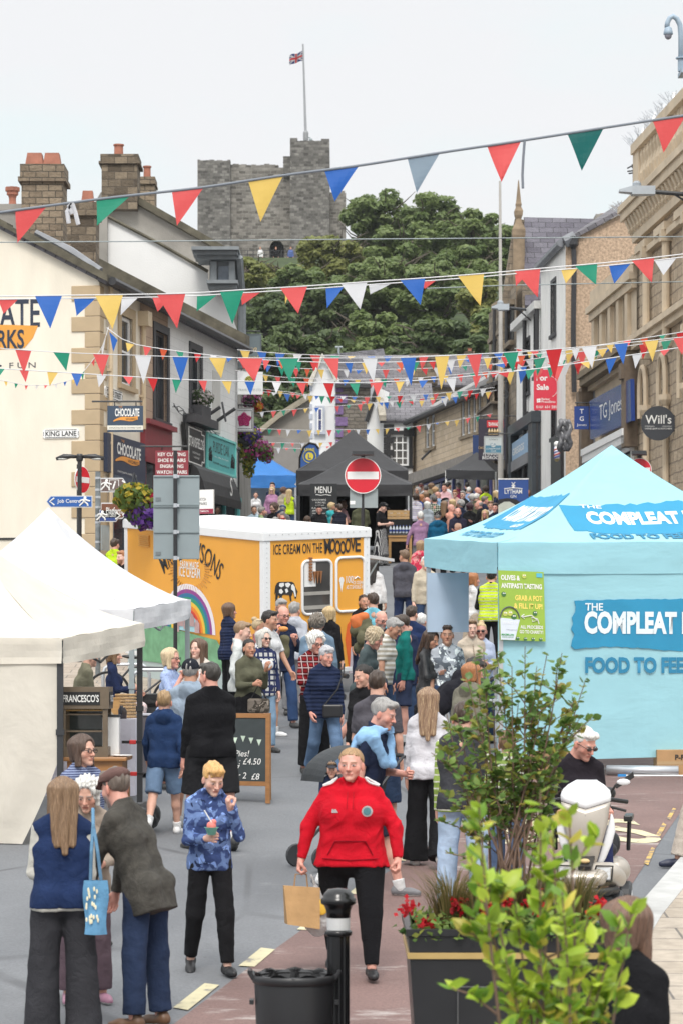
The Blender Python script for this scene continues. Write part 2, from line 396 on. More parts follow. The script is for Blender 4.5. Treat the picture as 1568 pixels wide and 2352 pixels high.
def head_mesh(kind,res):
	key=('h',kind,res)
	if key in _hc:return _hc[key]
	f=kind=='f';ch=kind=='c'
	o=[('+',ell((0,-.012,.036),(.073,.093,.085))),('+',ell((0,.03,-.028),(.058 if f else .061,.058,.078)),.04),('+',cap((0,.02,-.055),(0,.058,-.09),.048 if f or ch else .053,.026 if f else .03),.03),('+',cap((0,-.02,-.06),(0,-.035,-.2),.048 if f or ch else .057,.055 if f or ch else .066),.02),('+',cap((-.034,.08 if not (f or ch) else .076,.022),(.034,.08 if not (f or ch) else .076,.022),.011),.015),('+',ell((0,.078,-.1),(.019,.017,.015)),.02),('-',ell((-.031,.1,.002),(.019,.016,.012)),.012),('-',ell((.031,.1,.002),(.019,.016,.012)),.012),('+',cap((0,.088,.012),(0,.112,-.03),.007,.011),.010),('+',cap((-.012,.097,-.033),(.012,.097,-.033),.0085),.008),('+',ell((-.045,.054,-.026),(.02,.02,.022)),.025),('+',ell((.045,.054,-.026),(.02,.02,.022)),.025),('+',cap((-.019,.086,-.058),(.019,.086,-.058),.0065),.006),('+',cap((-.016,.085,-.069),(.016,.085,-.069),.0075),.006),('-',cap((-.022,.1,-.0635),(.022,.1,-.0635),.0045),.004)]
	for s in (-1,1):o+=[('+',ell((s*.031,.077,.001),(.0145,.0135,.0115)),.004),('+',ell((s*.076,-.008,-.012),(.009,.02,.033),rotz(s*.35)),.006)]
	v,q=sdf(o,res,.02)
	x,y,z=np.abs(v[:,0]),v[:,1],v[:,2];fr=np.clip((y-.05)/.02,0,1);soft=max(.003,res*.6)
	def bl(cx,cz,rx,rz):return fr*np.clip((1-np.sqrt(((x-cx)/rx)**2+((z-cz)/rz)**2))*min(rx,rz)/soft+.5,0,1)
	w=dict(lip=bl(0,-.0645,.025,.010),mouth=bl(0,-.0635,.023,.0022),eye=bl(.031,.001,.0125,.0065),iris=bl(.031,.001,.0058,.0065),brow=bl(.033,.0225,.021,.0048),lash=bl(.031,.0075,.016,.0028),cheek=bl(.046,-.03,.03,.028),nose=bl(0,-.03,.016,.016),beard=np.clip((-.035-z)/.012,0,1)*np.clip((y-.01)/.02,0,1)*np.clip((z+.14)/.01,0,1),ear=np.clip((x-.07)/.006,0,1)*(z<.03))
	_hc[key]=(v,q,w);return _hc[key]
def hair_mesh(style,res):
	key=('hair',style,res)
	if key in _hc:return _hc[key]
	t={'buzz':.005,'short':.012,'crop':.009,'quiff':.014,'fringe':.006,'curly':.024,'bob':.018,'long':.016,'pony':.006,'bun':.006,'mop':.022,'pixie':.016}.get(style,.012)
	lg_=style in ('bob','long','mop','curly','pony','bun');o=[('+',ell((0,-.016,.038+(0 if lg_ else .35*t)),(.073+t*(1 if lg_ else .55),.093+t,.085+t*(1 if lg_ else 1.15))))]
	if not lg_ and style!='fringe':
		for s in (-1,1):o+=[('+',ell((s*.03,.055,.098),(.036,.036,.018+t*.6),roty(s*.35)),.02)]
	n1=V3(0,.78,-.62);long_=style in ('bob','long','mop')
	if style=='fringe':o+=[('cut',V3(0,.0,.045),V3(0,.35,1)/1.06),('cut',V3(0,0,0),V3(0,1,0)),('cut',V3(0,0,-.05),V3(0,0,-1))]
	elif not long_:
		fz={'quiff':.09,'short':.084,'pixie':.07,'curly':.072,'crop':.082,'buzz':.084}.get(style,.098)
		nn=V3(0,.60,-.80);o+=[('-',ell((s*.09,.004,-.016),(.026,.034,.036)),.006) for s in (-1,1)]+[('-',ell((s*.073,.088,.058),(.036,.055,.036) if lg_ else (.03,.05,.03)),.012) for s in (-1,1)];o+=[('cut',V3(0,.095,fz),nn),('cut',V3(0,0,-.075),V3(0,.35,-1)/1.06)]
		if style=='quiff':o.insert(1,('+',ell((0,.045,.118),(.055,.045,.02)),.03))
		if style=='curly':o.insert(1,('+',ell((0,-.03,.05),(.1,.11,.09)),.03))
		if style=='pony':o+=[('+',cap((0,-.11,.06),(0,-.145,-.02),.028,.034),.01),('+',cap((0,-.145,-.02),(0,-.125,-.2),.033,.012),.02)]
		if style=='bun':o+=[('+',ell((0,-.075,.125),(.042,.042,.036)),.012)]
	else:
		L={'bob':-.115,'long':-.36,'mop':-.06}[style];r2={'bob':.05,'long':.046,'mop':.05}[style]
		for s in (-1,1):
			o+=[('+',cap((s*.052,-.01,.05),(s*.07,.012,max(L,-.2)),.045,.03),.03),('+',cap((s*.05,-.06,.05),(s*.055,-.065 if L>-.2 else -.125,L+.05),.055,r2*.5),.03)]
		o+=[('+',cap((0,-.075,.05),(0,-.085 if L>-.2 else -.15,L),.055,r2*.45),.03)]
		fx=.045 if style!='bob' else .05
		o+=[('-',cap((0,.12,.058 if style=='long' else .042),(0,.12,-.5),.068,.068),.015),('-',cap((0,.05,-.02),(0,.02,-.5),.056,.06),.015)]
		if L>-.2:o+=[('cut',V3(0,0,L-.01),V3(0,0,-1))]
	v,q=sdf(o,res,.02)
	if len(v):
		rg=np.random.RandomState(3);c=v-V3(0,-.014,.03);az=np.arctan2(c[:,0],c[:,1]);nn=c*np.stack([0*az+1,0*az+1,c[:,2]>0],1);nn/=np.linalg.norm(nn,axis=1)[:,None]+1e-6
		if style in ('curly','mop'):a=sum(np.sin(v@(rg.randn(3)*110)+rg.rand()*6) for _ in range(4))*.0045
		elif style in ('bob','long','pony'):a=(np.sin(az*23+np.sin(v[:,2]*14)*1.3)*.5+np.sin(az*41+v[:,2]*9)*.35+np.sin(az*11+1+v[:,2]*17)*.6)*.0042
		else:a=sum(np.sin(v@(rg.randn(3)*V3(95,40,60))+rg.rand()*6) for _ in range(5))*.0016*(1 if style not in ('buzz','fringe','bun','pony') else .35)
		v=v+nn*a[:,None]
	_hc[key]=(v,q);return _hc[key]
def hat_mesh(style,res):
	key=('hat',style,res)
	if key in _hc:return _hc[key]
	if style=='cap':o=[('+',ell((0,-.012,.05),(.088,.106,.092))),('cut',V3(0,0,.045),V3(0,.12,-1)),('+',ell((0,.13,.048),(.072,.075,.010),rotx(-.2)),.012)]
	elif style=='flatcap':o=[('+',ell((0,.0,.068),(.092,.122,.058),rotx(-.18))),('cut',V3(0,0,.045),V3(0,.1,-1)),('+',ell((0,.105,.036),(.07,.05,.011),rotx(-.35)),.02)]
	else:o=[('+',ell((0,-.015,.052),(.084,.102,.088))),('cut',V3(0,0,.03),V3(0,-.1,-1)),('+',tor((0,-.01,.036),.083,.012),.01)]
	v,q=sdf(o,res,.02);_hc[key]=(v,q);return _hc[key]
def hand_mesh(kind,res):
	key=('hand',kind,res)
	if key in _hc:return _hc[key]
	o=[('+',cap((0,0,.03),(0,0,0),.026,.024)),('+',cap((0,.018,-.03),(0,.022,-.078),.019,.0165)),('+',cap((0,-.012,-.03),(0,-.016,-.075),.018,.0145)),('+',cap((0,0,0),(0,.002,-.05),.023,.02))]
	cu={'relax':.42,'grip':1.25,'flat':.15}[kind];L=(.072,.08,.075,.058)
	for i in range(4):
		y=.031-.0205*i;b=V3(0,y,-.083+.004*abs(i-1.2));r=.0098-.0006*i;a=0;p=b
		for s,fr in enumerate((.45,.32,.23)):
			a+=cu*(.75 if s==0 else 1.0)*(1+.12*i*(kind=='relax'));q=p+L[i]*fr*V3(-math.sin(a),.03*(1.5-i),-math.cos(a));o.append(('+',cap(p,q,r,r*.92),.006));p=q;r*=.92
	t0=V3(-.006,.024,-.018);t1=t0+V3(-.014,.028,-.026);t2=t1+(V3(-.014,.008,-.028) if kind!='grip' else V3(-.026,-.010,-.02));t3=t2+(V3(-.008,-.002,-.024) if kind!='grip' else V3(-.014,-.016,-.012))
	o+=[('+',cap(t0,t1,.016,.013),.012),('+',cap(t1,t2,.0125,.011),.006),('+',cap(t2,t3,.0108,.009),.006)]
	v,q=sdf(o,res,.014);_hc[key]=(v,q);return _hc[key]
SKIN={'fair':(.62,.36,.27),'pink':(.64,.33,.26),'tan':(.50,.27,.18),'pale':(.70,.45,.36),'olive':(.44,.25,.17)}
def skinmat():
	if 'skin' in _mc:return _mc['skin']
	m,nt,b=newmat('skin');a=N(nt,'ShaderNodeVertexColor',layer_name='Col');co=Zo(nt)
	nt.links.new(mix(nt,.5,a.outputs[0],mix(nt,1,a.outputs[0],ramp(nt,Zn(nt,co,40,3),[(.3,(.8,.74,.72)),(.7,(1,1,1))]),'MULTIPLY')),b.inputs['Base Color'])
	b.inputs['Roughness'].default_value=.48;b.inputs['Subsurface Weight'].default_value=.0
	bump(nt,b,Zn(nt,co,90,3),.12,.01);_mc['skin']=m;return m
def hairmat(col,col2=None):
	key=('hair',col,col2)
	if key in _mc:return _mc[key]
	m,nt,b=newmat('hair');co=Zo(nt,(130,70,11));n=Zn(nt,co,1,5,.65,1.0)
	c=ramp(nt,n,[(.3,sc(col,.55)),(.5,col),(.72,sc(col2 or col,1.35 if not col2 else 1.0))])
	nt.links.new(c,b.inputs['Base Color']);b.inputs['Roughness'].default_value=.42;bump(nt,b,n,.6,.01);_mc[key]=m;return m
def cloth(col,pat=None,col2=None,rough=.9):
	key=('cloth',col,pat,col2)
	if key in _mc:return _mc[key]
	m,nt,b=newmat('cloth');co=Zo(nt);base=ramp(nt,Zn(nt,co,5,5),[(.3,sc(col,.82)),(.7,sc(col,1.16))]);c2=col2 or sc(col,.3)
	def step(src,lo,hi):return ramp(nt,src,[(lo,(0,0,0)),(hi,(1,1,1))])
	def wave(d,s,dist=0):
		w=N(nt,'ShaderNodeTexWave',bands_direction=d,Scale=s,Distortion=dist);nt.links.new(co,w.inputs[0]);return w.outputs[1]
	hb=Zn(nt,co,260,2);st=.12
	if pat=='stripes':base=mix(nt,step(wave('Z',5),.5,.56),base,c2)
	elif pat=='finestripes':base=mix(nt,step(wave('Z',17),.5,.6),base,c2)
	elif pat=='thinstripes':base=mix(nt,step(wave('Z',5.5),.86,.9),base,c2)
	elif pat=='vstripes':base=mix(nt,step(wave('X',9),.6,.7),base,c2)
	elif pat=='plaid':
		base=mix(nt,step(wave('Z',4.2),.3,.4),base,sc(col,.35));base=mix(nt,step(wave('X',4.2),.55,.65),base,sc(col,.3));base=mix(nt,step(wave('Z',4.2),.94,.97),base,c2);base=mix(nt,step(wave('X',4.2),.94,.97),base,c2)
	elif pat=='check':base=mix(nt,step(wave('Z',5.5),.88,.93),base,c2);base=mix(nt,step(wave('X',5.5),.88,.93),base,c2)
	elif pat=='camo':base=mix(nt,step(Zn(nt,co,11,4,.5,.8),.48,.5),base,c2);base=mix(nt,step(Zn(nt,co,14,3,.5,.8),.60,.62),base,sc(col,1.9));base=mix(nt,step(Zn(nt,co,17,3,.5,.8),.64,.66),base,sc(c2,.4))
	elif pat=='dots':
		vo=N(nt,'ShaderNodeTexVoronoi',Scale=38);nt.links.new(co,vo.inputs[0]);base=mix(nt,step(vo.outputs[0],.36,.30),base,c2)
		base=mix(nt,ramp(nt,vo.outputs[0],[(.28,(1,1,1)),(.34,(0,0,0))]),base,c2)
	elif pat=='crochet':
		vo=N(nt,'ShaderNodeTexVoronoi',Scale=13,distance='CHEBYCHEV');vo.inputs['Randomness'].default_value=.0;nt.links.new(co,vo.inputs[0]);base=mix(nt,ramp(nt,vo.outputs[0],[(.10,(0,0,0)),(.13,(1,1,1)),(.30,(1,1,1)),(.34,(0,0,0))]),base,c2)
	elif pat=='two':
		s=N(nt,'ShaderNodeSeparateXYZ');nt.links.new(co,s.inputs[0]);base=mix(nt,ramp(nt,s.outputs[2],[(.0,(0,0,0)),(.001,(1,1,1))]),base,c2)
	elif pat=='quilt':
		w=wave('Z',6.5,.9);hb=w;st=.4
	elif pat=='denim':base=mix(nt,.5,base,ramp(nt,Zn(nt,co,3.5,4),[(.35,sc(col,.6)),(.7,sc(col,1.6))]));hb=Zn(nt,co,22,5);st=.35
	elif pat=='wax':base=mix(nt,.6,base,ramp(nt,Zn(nt,co,7,6,.65,1.5),[(.35,sc(col,.45)),(.72,sc(col,2.0))]));hb=Zn(nt,co,16,5,.6,1.2);st=.5
	elif pat=='leather':rough=.38;hb=Zn(nt,co,18,5,.6,1.5);st=.6
	nt.links.new(base,b.inputs['Base Color']);b.inputs['Roughness'].default_value=rough;b.inputs['Specular IOR Level'].default_value=.5 if pat in ('leather','wax') else .15
	if st==.12:hb2=Zn(nt,co,9,4,.55,2.2);mm=N(nt,'ShaderNodeMath',operation='MULTIPLY_ADD');nt.links.new(hb2,mm.inputs[0]);mm.inputs[1].default_value=2.6;nt.links.new(hb,mm.inputs[2]);hb=mm.outputs[0];st=.5
	bump(nt,b,hb,st,.03);_mc[key]=m;return m
def nobj(name,v,q,m,pa,col=None):
	me=meshdata(name,v,q,True);me.materials.append(m)
	if col is not None:
		a=me.color_attributes.new('Col','FLOAT_COLOR','POINT');a.data.foreach_set('color',np.concatenate([col,np.ones((len(col),1))],1).astype(np.float32).ravel())
	o=bpy.data.objects.new(name,me);return link(o,pa)
ARM={'down':((.16,.02,-1),(.06,.18,-1)),'walkf':((.16,.3,-1),(.0,.6,-1)),'walkb':((.17,-.35,-1),(.08,-.02,-1)),'hold':((.16,.22,-1),(-.5,1,.1)),'chest':((.16,.3,-1),(-.55,.75,.55)),'eat':((.22,.45,-.9),(-.4,.35,1)),'pocket':((.3,-.22,-1),(-.1,.5,-1)),'cross':((.15,.3,-1),(-1,.5,.1)),'reach':((.1,.8,-.6),(-.1,1,-.25)),'back':((.22,-.3,-1),(-.6,-.35,-.7)),'push':((.12,.1,-1),(0,1,-.15)),'out':((.42,.05,-1),(.12,.3,-1)),'strap':((.2,.1,-1),(-.25,.7,1)),'lap':((.1,.45,-1),(-.25,1,-.25)),'dangle':((.1,.5,-1),(.0,.25,-1))}
HANDK={'hold':'grip','chest':'grip','eat':'grip','cross':'relax','push':'grip','reach':'relax'}
PEOPLE=[]
def person(u,v=None,lb='',yaw=180,h=1.7,d=None,sex='m',skin='fair',hair=('short',(.12,.08,.05)),hat=None,top=('shirt',(.2,.2,.25)),inner=None,bottom=('straight',(.03,.04,.07),'denim'),shoe=(.05,.05,.05),arms=('down','down'),legs='stand',lean=0,hy=0,hp=0,bw=1.0,belly=0,beard=None,glasses=None,neck='crew',group=None,sleeve=None,xw=None,tilt=0,seatz=None,raise_=0,feet=True,headw=1.0,hood=False,trim=None):
	rg=np.random.RandomState(len(PEOPLE)*7+3);H=h;child=h<1.52
	hs=H*.1385/.235*(1.0 if not child else 1.1)*(1.02 if sex=='m' else 1.0);aw=.94*bw**.55
	LEG={'stand':((.03,.04),(-.02,.03)),'walk':((.36,.12),(-.28,.38)),'walk2':((-.26,.5),(.33,.1)),'step':((.18,.1),(-.16,.25)),'sit':((1.45,1.5),(1.4,1.45)),'wide':((.04,.05),(-.06,.05))}[legs]
	th,sh=.245*H,.242*H;J={};hipz=0
	for s,(a,k) in zip((-1,1),LEG):
		sp=.06 if legs!='wide' else .13
		td=V3(s*sp,math.sin(a),-math.cos(a));td/=np.linalg.norm(td);sdv=V3(s*sp*.5,math.sin(a-k),-math.cos(a-k));sdv/=np.linalg.norm(sdv)
		hp_=V3(s*.052*H*bw,0,0);kn=hp_+td*th;an=kn+sdv*sh;J[s]=[hp_,kn,an,a-k];hipz=max(hipz,-an[2])
	hipz+=.045*H
	if seatz is not None:hipz=seatz+.05*H
	o0=V3(0,0,hipz)
	for s in J:J[s][:3]=[q+o0 for q in J[s][:3]]
	Rt=rotz(0)@roty(R(tilt))@rotx(-R(lean));T=lambda p:o0+Rt@np.asarray(p,float)
	zz=lambda k:k*H
	hx=V3(0,.012+.012*lean/30,.47*H-.12*hs)
	nb=V3(0,0,.335*H);Rh=Rt@rotx(R(lean)*.75)@rotz(-R(hy))@rotx(-R(hp));Hc=T(nb)+Rh@((hx-nb)*V3(1,1,1))
	HT=lambda x:Hc+(x*V3(headw,1,1)*hs)@Rh.T
	topz=HT(V3(0,0,.125)[None])[0][2]
	if d is None:
		lo,hi=12.,200.
		for _ in range(50):
			mdd=(lo+hi)/2
			if HV-(grel(mdd)+topz+raise_)*FPX/mdd>v:lo=mdd
			else:hi=mdd
		d=(lo+hi)/2
	ps=FPX/d;near=d<30;mid=d<47
	res=.0105 if d<23 else .0125 if near else .016 if mid else .021;hr=.0042 if near else .006 if mid else .009
	ya=R(-yaw);cx=(rotz(ya)@Hc)[0] if True else 0
	if xw is None:xw=X(u,d)-cx
	root=Zt('person',lb,'person',(xw,d-(rotz(ya)@Hc)[1]*0,(G(d) if True else 0)+raise_),ya,group)
	PEOPLE.append((root,u,d,h))
	f=sex=='f';B=bw*H*.93;jacket=top[0] in ('jacket','coat','hoodie','jumper','puffer','open');sl=sleeve or ('long' if jacket or top[0]=='longshirt' else 'none' if top[0]=='vest' else 'short')
	tt={'shirt':.010,'tee':.011,'jumper':.014,'hoodie':.018,'jacket':.017,'coat':.02,'puffer':.025,'open':.017,'longshirt':.011,'vest':.022,'dress':.011}[top[0]]
	hips=[cap((-.042*B,-.005,0),(.042*B,-.005,0),.057*B if not f else .063*B),cap((-.034*B,.004*B,.095*H),(.034*B,.004*B,.095*H),.056*B if not f else .049*B),cap((-.05*B,.004,.195*H),(.05*B,.004,.195*H),.063*B if not f else .056*B),cap((-.062*H*aw,-.006,.268*H),(.062*H*aw,-.006,.268*H),(.040 if not f else .035)*H*aw)]
	hips+=[cap((s*.02*H,-.012*H,.318*H),(s*.085*H*aw,-.008*H,.278*H),.026*H,.024*H*aw) for s in (-1,1)]
	if belly:hips.append(ell((0,.035*H*belly,.095*H),(.085*B,.068*H*(.7+.3*belly),.085*H)))
	if f and not child:hips+=[ell((s*.038*B,.032*B+.006*H,.185*H),(.043*B,.042*B**.7*H**.3,.045*B)) for s in (-1,1)]
	def tp(p,t=0):
		if p[0]=='c':return cap(T(p[1]),T(p[2]),p[3]+t,p[4]+t)
		return ell(T(p[1]),p[2]+t,Rt)
	def seat(t):return [cap(J[s][0]+V3(s*-.004,-.03*H*bw,.012*H),J[s][0]+V3(0,-.025*H*bw,-.02*H),.048*B+t) for s in (-1,1)]
	A={}
	for s,nm in zip((-1,1),arms):
		ua,fa=ARM[nm] if isinstance(nm,str) else nm;ua=np.array(ua,float)*V3(s,1,1);fa=np.array(fa,float)*V3(s,1,1);ua/=np.linalg.norm(ua);fa/=np.linalg.norm(fa)
		if isinstance(nm,str):ua=ua+rg.randn(3)*.05;ua/=np.linalg.norm(ua)
		if nm in ('dangle','down','pocket','walkf','walkb') and lean>15:ua=Rt.T@ua;fa=Rt.T@fa
		sp=V3(s*(.098 if not f else .09)*H*aw,-.006,.272*H);el=sp+ua*.168*H;wr=el+fa*.148*H;A[s]=(T(sp),T(el),T(wr))
	bs=SKIN[skin] if isinstance(skin,str) else skin;sk=np.array(bs)
	hv,hq,hw=head_mesh('c' if child else sex,hr);col=np.tile(sk,(len(hv),1))
	def blend(k,c,w=1.0):
		nonlocal col
		x=(hw[k]*w)[:,None];col=col*(1-x)+np.array(c)*x
	blend('cheek',sk*V3(1.05,.84,.82),.6);blend('nose',sk*V3(1.03,.82,.8),.6);blend('ear',sk*V3(1.02,.75,.72),.6)
	bc=beard or (sk*.55 if rg.rand()<.5 and sex=='m' and not child else None)
	if bc is not None:blend('beard',bc,.85 if beard is not None else .35)
	blend('lip',sk*V3(.92,.55,.55),.9);blend('mouth',sk*.3,.85);hc0=np.array(hair[1] if hair else sk*.6)
	blend('brow',hc0*.55+sk*.12,.9);blend('eye',(.5,.45,.42),.8);blend('iris',(.05,.045,.05));blend('lash',sk*.22,.8)
	bres=.012 if d<24 else .016 if mid else .022
	ops=[('+',tp(p,-.009)) for p in hips]+[('+',cap(T((0,-.005,.28*H)),T(hx+V3(0,-.03,-.16)*hs),.036*B,.052*hs))]
	for s in (-1,1):
		a,e,w=A[s];ops+=[('+',cap(a,e,.028*H*aw,.0235*H*aw),.02),('+',cap(e,w+(w-e)*.02,.0235*H*aw,.0155*H),.015)]
		p,kn,an,q=J[s];ops+=[('+',cap(p,kn,.05*B,.034*B)),('+',cap(kn,kn+(an-kn)*.35+V3(0,-.006*H,0),.032*H*aw,.032*H*aw),.02),('+',cap(kn+(an-kn)*.3,an,.031*H*aw,.020*H),.02)]
	bv,bq=sdf(ops,bres,.03*H/1.7);parts=[(HT(hv),hq,col),(bv,bq,np.tile(sk,(len(bv),1)))]
	for s,nm in zip((-1,1),arms):
		a,e,w=A[s];dz=(w-e)/np.linalg.norm(w-e);kd=HANDK.get(nm,'relax') if isinstance(nm,str) else 'grip'
		mv,mq=hand_mesh(kd,.0055 if near else .008 if mid else .012)
		ax=-dz;up=Rt@V3(0,1,.25) if abs(dz[1])<.8 else Rt@V3(0,0,1);y=up-ax*(up@ax);y/=np.linalg.norm(y);xx=np.cross(y,ax);Mh=np.stack([xx,y,ax],1)
		loc=mv*V3(1 if s==1 else -1,1,1)*(H/1.72*(1 if not child else 1.05));fq=mq if s==1 else mq[:,::-1]
		parts.append((w+loc@Mh.T,fq,np.tile(sk*V3(1,.93,.92),(len(mv),1))))
	bvv,bqq,bcc=joinp(parts);body=nobj('body',bvv,bqq,skinmat(),root,bcc)
	if hair and hair[0]!='bald':
		v_,q_=hair_mesh(hair[0],max(hr,.005));nobj('hair',HT(v_),q_,hairmat(tuple(hair[1]),tuple(hair[2]) if len(hair)>2 else None),root)
	if hat:v_,q_=hat_mesh(hat[0],max(hr,.005));nobj('flat_cap' if hat[0]=='flatcap' else 'cap' if hat[0]=='cap' else 'beanie',HT(v_),q_,cloth(hat[1]),root)
	if glasses:
		g=MB();dark=glasses=='sun';onhead=glasses=='up'
		zo,yo=(.095,.035) if onhead else (.002,.102)
		for s in (-1,1):
			if dark or onhead:g.ball((s*.033,yo,zo),.025,.008,.017,10,6)
			else:g.tube([(s*.033+.023*math.cos(w),yo,zo+.016*math.sin(w)) for w in np.linspace(0,6.283,13)],.003,5,False)
			g.tube([(s*.056,yo,zo+.004),(s*.078,.03 if not onhead else -.02,zo+.006),(s*.079,-.01 if not onhead else -.04,zo)],.003,5)
		g.tube([(-.012,yo+.004,zo+.004),(.012,yo+.004,zo+.004)],.003,5)
		g.v=[tuple(q) for q in HT(np.array(g.v))];g.build('sunglasses' if dark or onhead else 'glasses',mat((.03,.02,.02),.25,0),root,smooth=True)
	pat=top[2] if len(top)>2 else None ;c2=top[3] if len(top)>3 else None ;folds={'shirt':.006,'tee':.006,'jumper':.006,'hoodie':.008,'jacket':.008,'coat':.007,'puffer':.008,'open':.007,'longshirt':.008,'vest':.006,'dress':.006}[top[0]]*(1 if d<34 else .7)
	hem={'coat':-.105,'dress':-.22,'jacket':-.055,'open':-.07,'puffer':-.06,'hoodie':-.04,'jumper':-.035,'vest':-.03}.get(top[0],-.04)*H
	def garment(t,hemz,sl,sub=(),neckr=.034,hoodq=False,flare=0,seed=0,fold=0):
		o=[('+',tp(p,t)) for p in hips]+[('+',p) for p in seat(t+.007) if hemz<-.025*H]+[('+',tp(cap((-.05*B,-.008,hemz-.02),(.05*B,-.008,hemz-.02),(.052 if not f else .055)*B+t+flare+.055*H*max(0,bw-1.05))))]
		if top[0]!='dress':o+=[('+',tp(cap((s*.042*B,-.004,.19*H),(s*.046*B,-.008,hemz),.055*B+t,.055*B+t+flare))) for s in (-1,1)]
		if hemz<-.08*H:o.append(('+',tp(cap((-.047*B,-.008,hemz*.5),(.047*B,-.008,hemz*.5),.056*B+t+flare*.5))))
		o+=[('cut',T((0,0,hemz)),Rt@V3(0,0,-1)),('+',cap(T((-.03*B,-.012,.30*H)),T((.03*B,-.012,.30*H)),.022*H+t*.5),.03),('+',cap(T((0,-.012,.29*H)),T((0,-.014*H,.345*H)),.04*B+t*.5,.037*H+t*.4,((T((0,0,.335*H)),Rt@V3(0,.35,1)/1.06),)),.02)]
		for s in (-1,1):
			a,e,w=A[s];r0,r1,r2=.030*H*aw+t*.6,.0255*H*aw+t*.65,.018*H+t*.6
			if sl=='long':dw=(w-e)/np.linalg.norm(w-e);o+=[('+',cap(a,e,r0,r1),.022),('+',cap(e,w,r1,r2,((w-dw*.006,dw),)),.015)]
			elif sl=='short':m=a+(e-a)*.8;dw=(e-a)/np.linalg.norm(e-a);o+=[('+',cap(a,m+dw*.03,r0,r0*1.03,((m,dw),)),.022)]
		if hoodq:o+=([] if hair and hair[0]=='long' else [('+',ell(T((0,-.058*H,.288*H)),V3(.056*H,.03*H,.05*H),Rt@rotx(.35)),.03)])+[('+',tor(T((0,-.012*H,.318*H)),.05*H,.019*H,Rt@rotx(.5)),.02)]
		o+=[('-',ell(T((0,.052*H,.352*H)),V3(neckr,neckr*1.2,neckr*1.25)*H),.01)]+[('-',q,.008) for q in sub]
		return sdf(o,res,.035*H/1.7,fold,34,seed)
	sub=[]
	if top[0]=='open' or neck=='open':sub=[cap(T((0,.16*H,-.25*H)),T((0,.11*H,.33*H)),.085*H,.07*H)]
	elif neck=='v':sub=[cap(T((0,.10*H,.22*H)),T((0,.07*H,.34*H)),.008*H,.045*H)]
	if inner:
		v_,q_=garment(.012 if top[0]=='vest' else .003,-.04*H,'long' if top[0]=='vest' else 'none',seed=5,fold=.004);nobj('shirt',v_,q_,cloth(inner[0],*inner[1:]),root)
	cm=cloth(top[1],pat,c2);nm_={'shirt':'shirt','tee':'t_shirt','longshirt':'shirt','puffer':'padded_jacket','open':'jacket','vest':'gilet'}.get(top[0],top[0])
	v_,q_=garment(tt,hem,sl,sub,.03 if jacket else .036,hood or top[0]=='hoodie',.006 if top[0] in ('coat','jacket','open') else 0,seed=len(PEOPLE),fold=folds)
	go=nobj(nm_,v_,q_,cm,root)
	if trim:trim(root,T,H,A,J,HT,Rt,v_)
	bt=bottom[0];bm=cloth(bottom[1],bottom[2] if len(bottom)>2 else None,bottom[3] if len(bottom)>3 else None)
	wtop=('cut',T((0,0,(.03 if hem<0 else .085)*H)),Rt@V3(0,0,1))
	if bt!='none':
		tl,(r0,r1,r2),ln={'leggings':(.010,(.055,.042,.028),1),'slim':(.008,(.055,.042,.031),1),'straight':(.01,(.057,.047,.044),1),'wide':(.01,(.06,.058,.074),1),'joggers':(.012,(.056,.046,.031),1),'shorts':(.012,(.058,.056,0),0),'skirt':(.01,(.06,.07,.08),1)}[bt]
		o=[('+',tp(p,tl)) for p in hips[:2]]+[('+',p) for p in seat(tl)]+[wtop]
		for s in (-1,1):
			p,kn,an,q=J[s]
			if bt=='shorts':m=p+(kn-p)*.95;dd=(kn-p)/np.linalg.norm(kn-p);o.append(('+',cap(p,m+dd*.03,r0*B+tl,r1*B+tl,((m,dd),))))
			else:
				e2=an+V3(0,-.004,.012*H if bt not in ('wide','skirt') else -.012*H);dd=(e2-kn)/np.linalg.norm(e2-kn)
				o+=[('+',cap(p,kn,r0*B+tl*.5,r1*H*aw+tl*.5)),('+',cap(kn+(an-kn)*.08,kn+(an-kn)*.42+V3(0,-.007*H,0),.035*H*aw+tl*.5,.034*H*aw+tl*.5),.02),('+',cap(kn,e2+dd*.02,r1*H*aw+tl*.5,r2*H+tl*.3,((e2,dd),)),.02)]
		if bt=='skirt':m=(J[-1][2]+J[1][2])/2+V3(0,0,.12*H);o+=[('+',cap(o0,m,.09*B,.13*H,((m,V3(0,0,-1)),)))]
		v_,q_=sdf(o,res,.022*H/1.7 if bt!='skirt' else .05,.006 if bt!='leggings' else .002,30,len(PEOPLE)+9);nobj('shorts' if bt=='shorts' else 'skirt' if bt=='skirt' else 'leggings' if bt=='leggings' else 'trousers',v_,q_,bm,root)
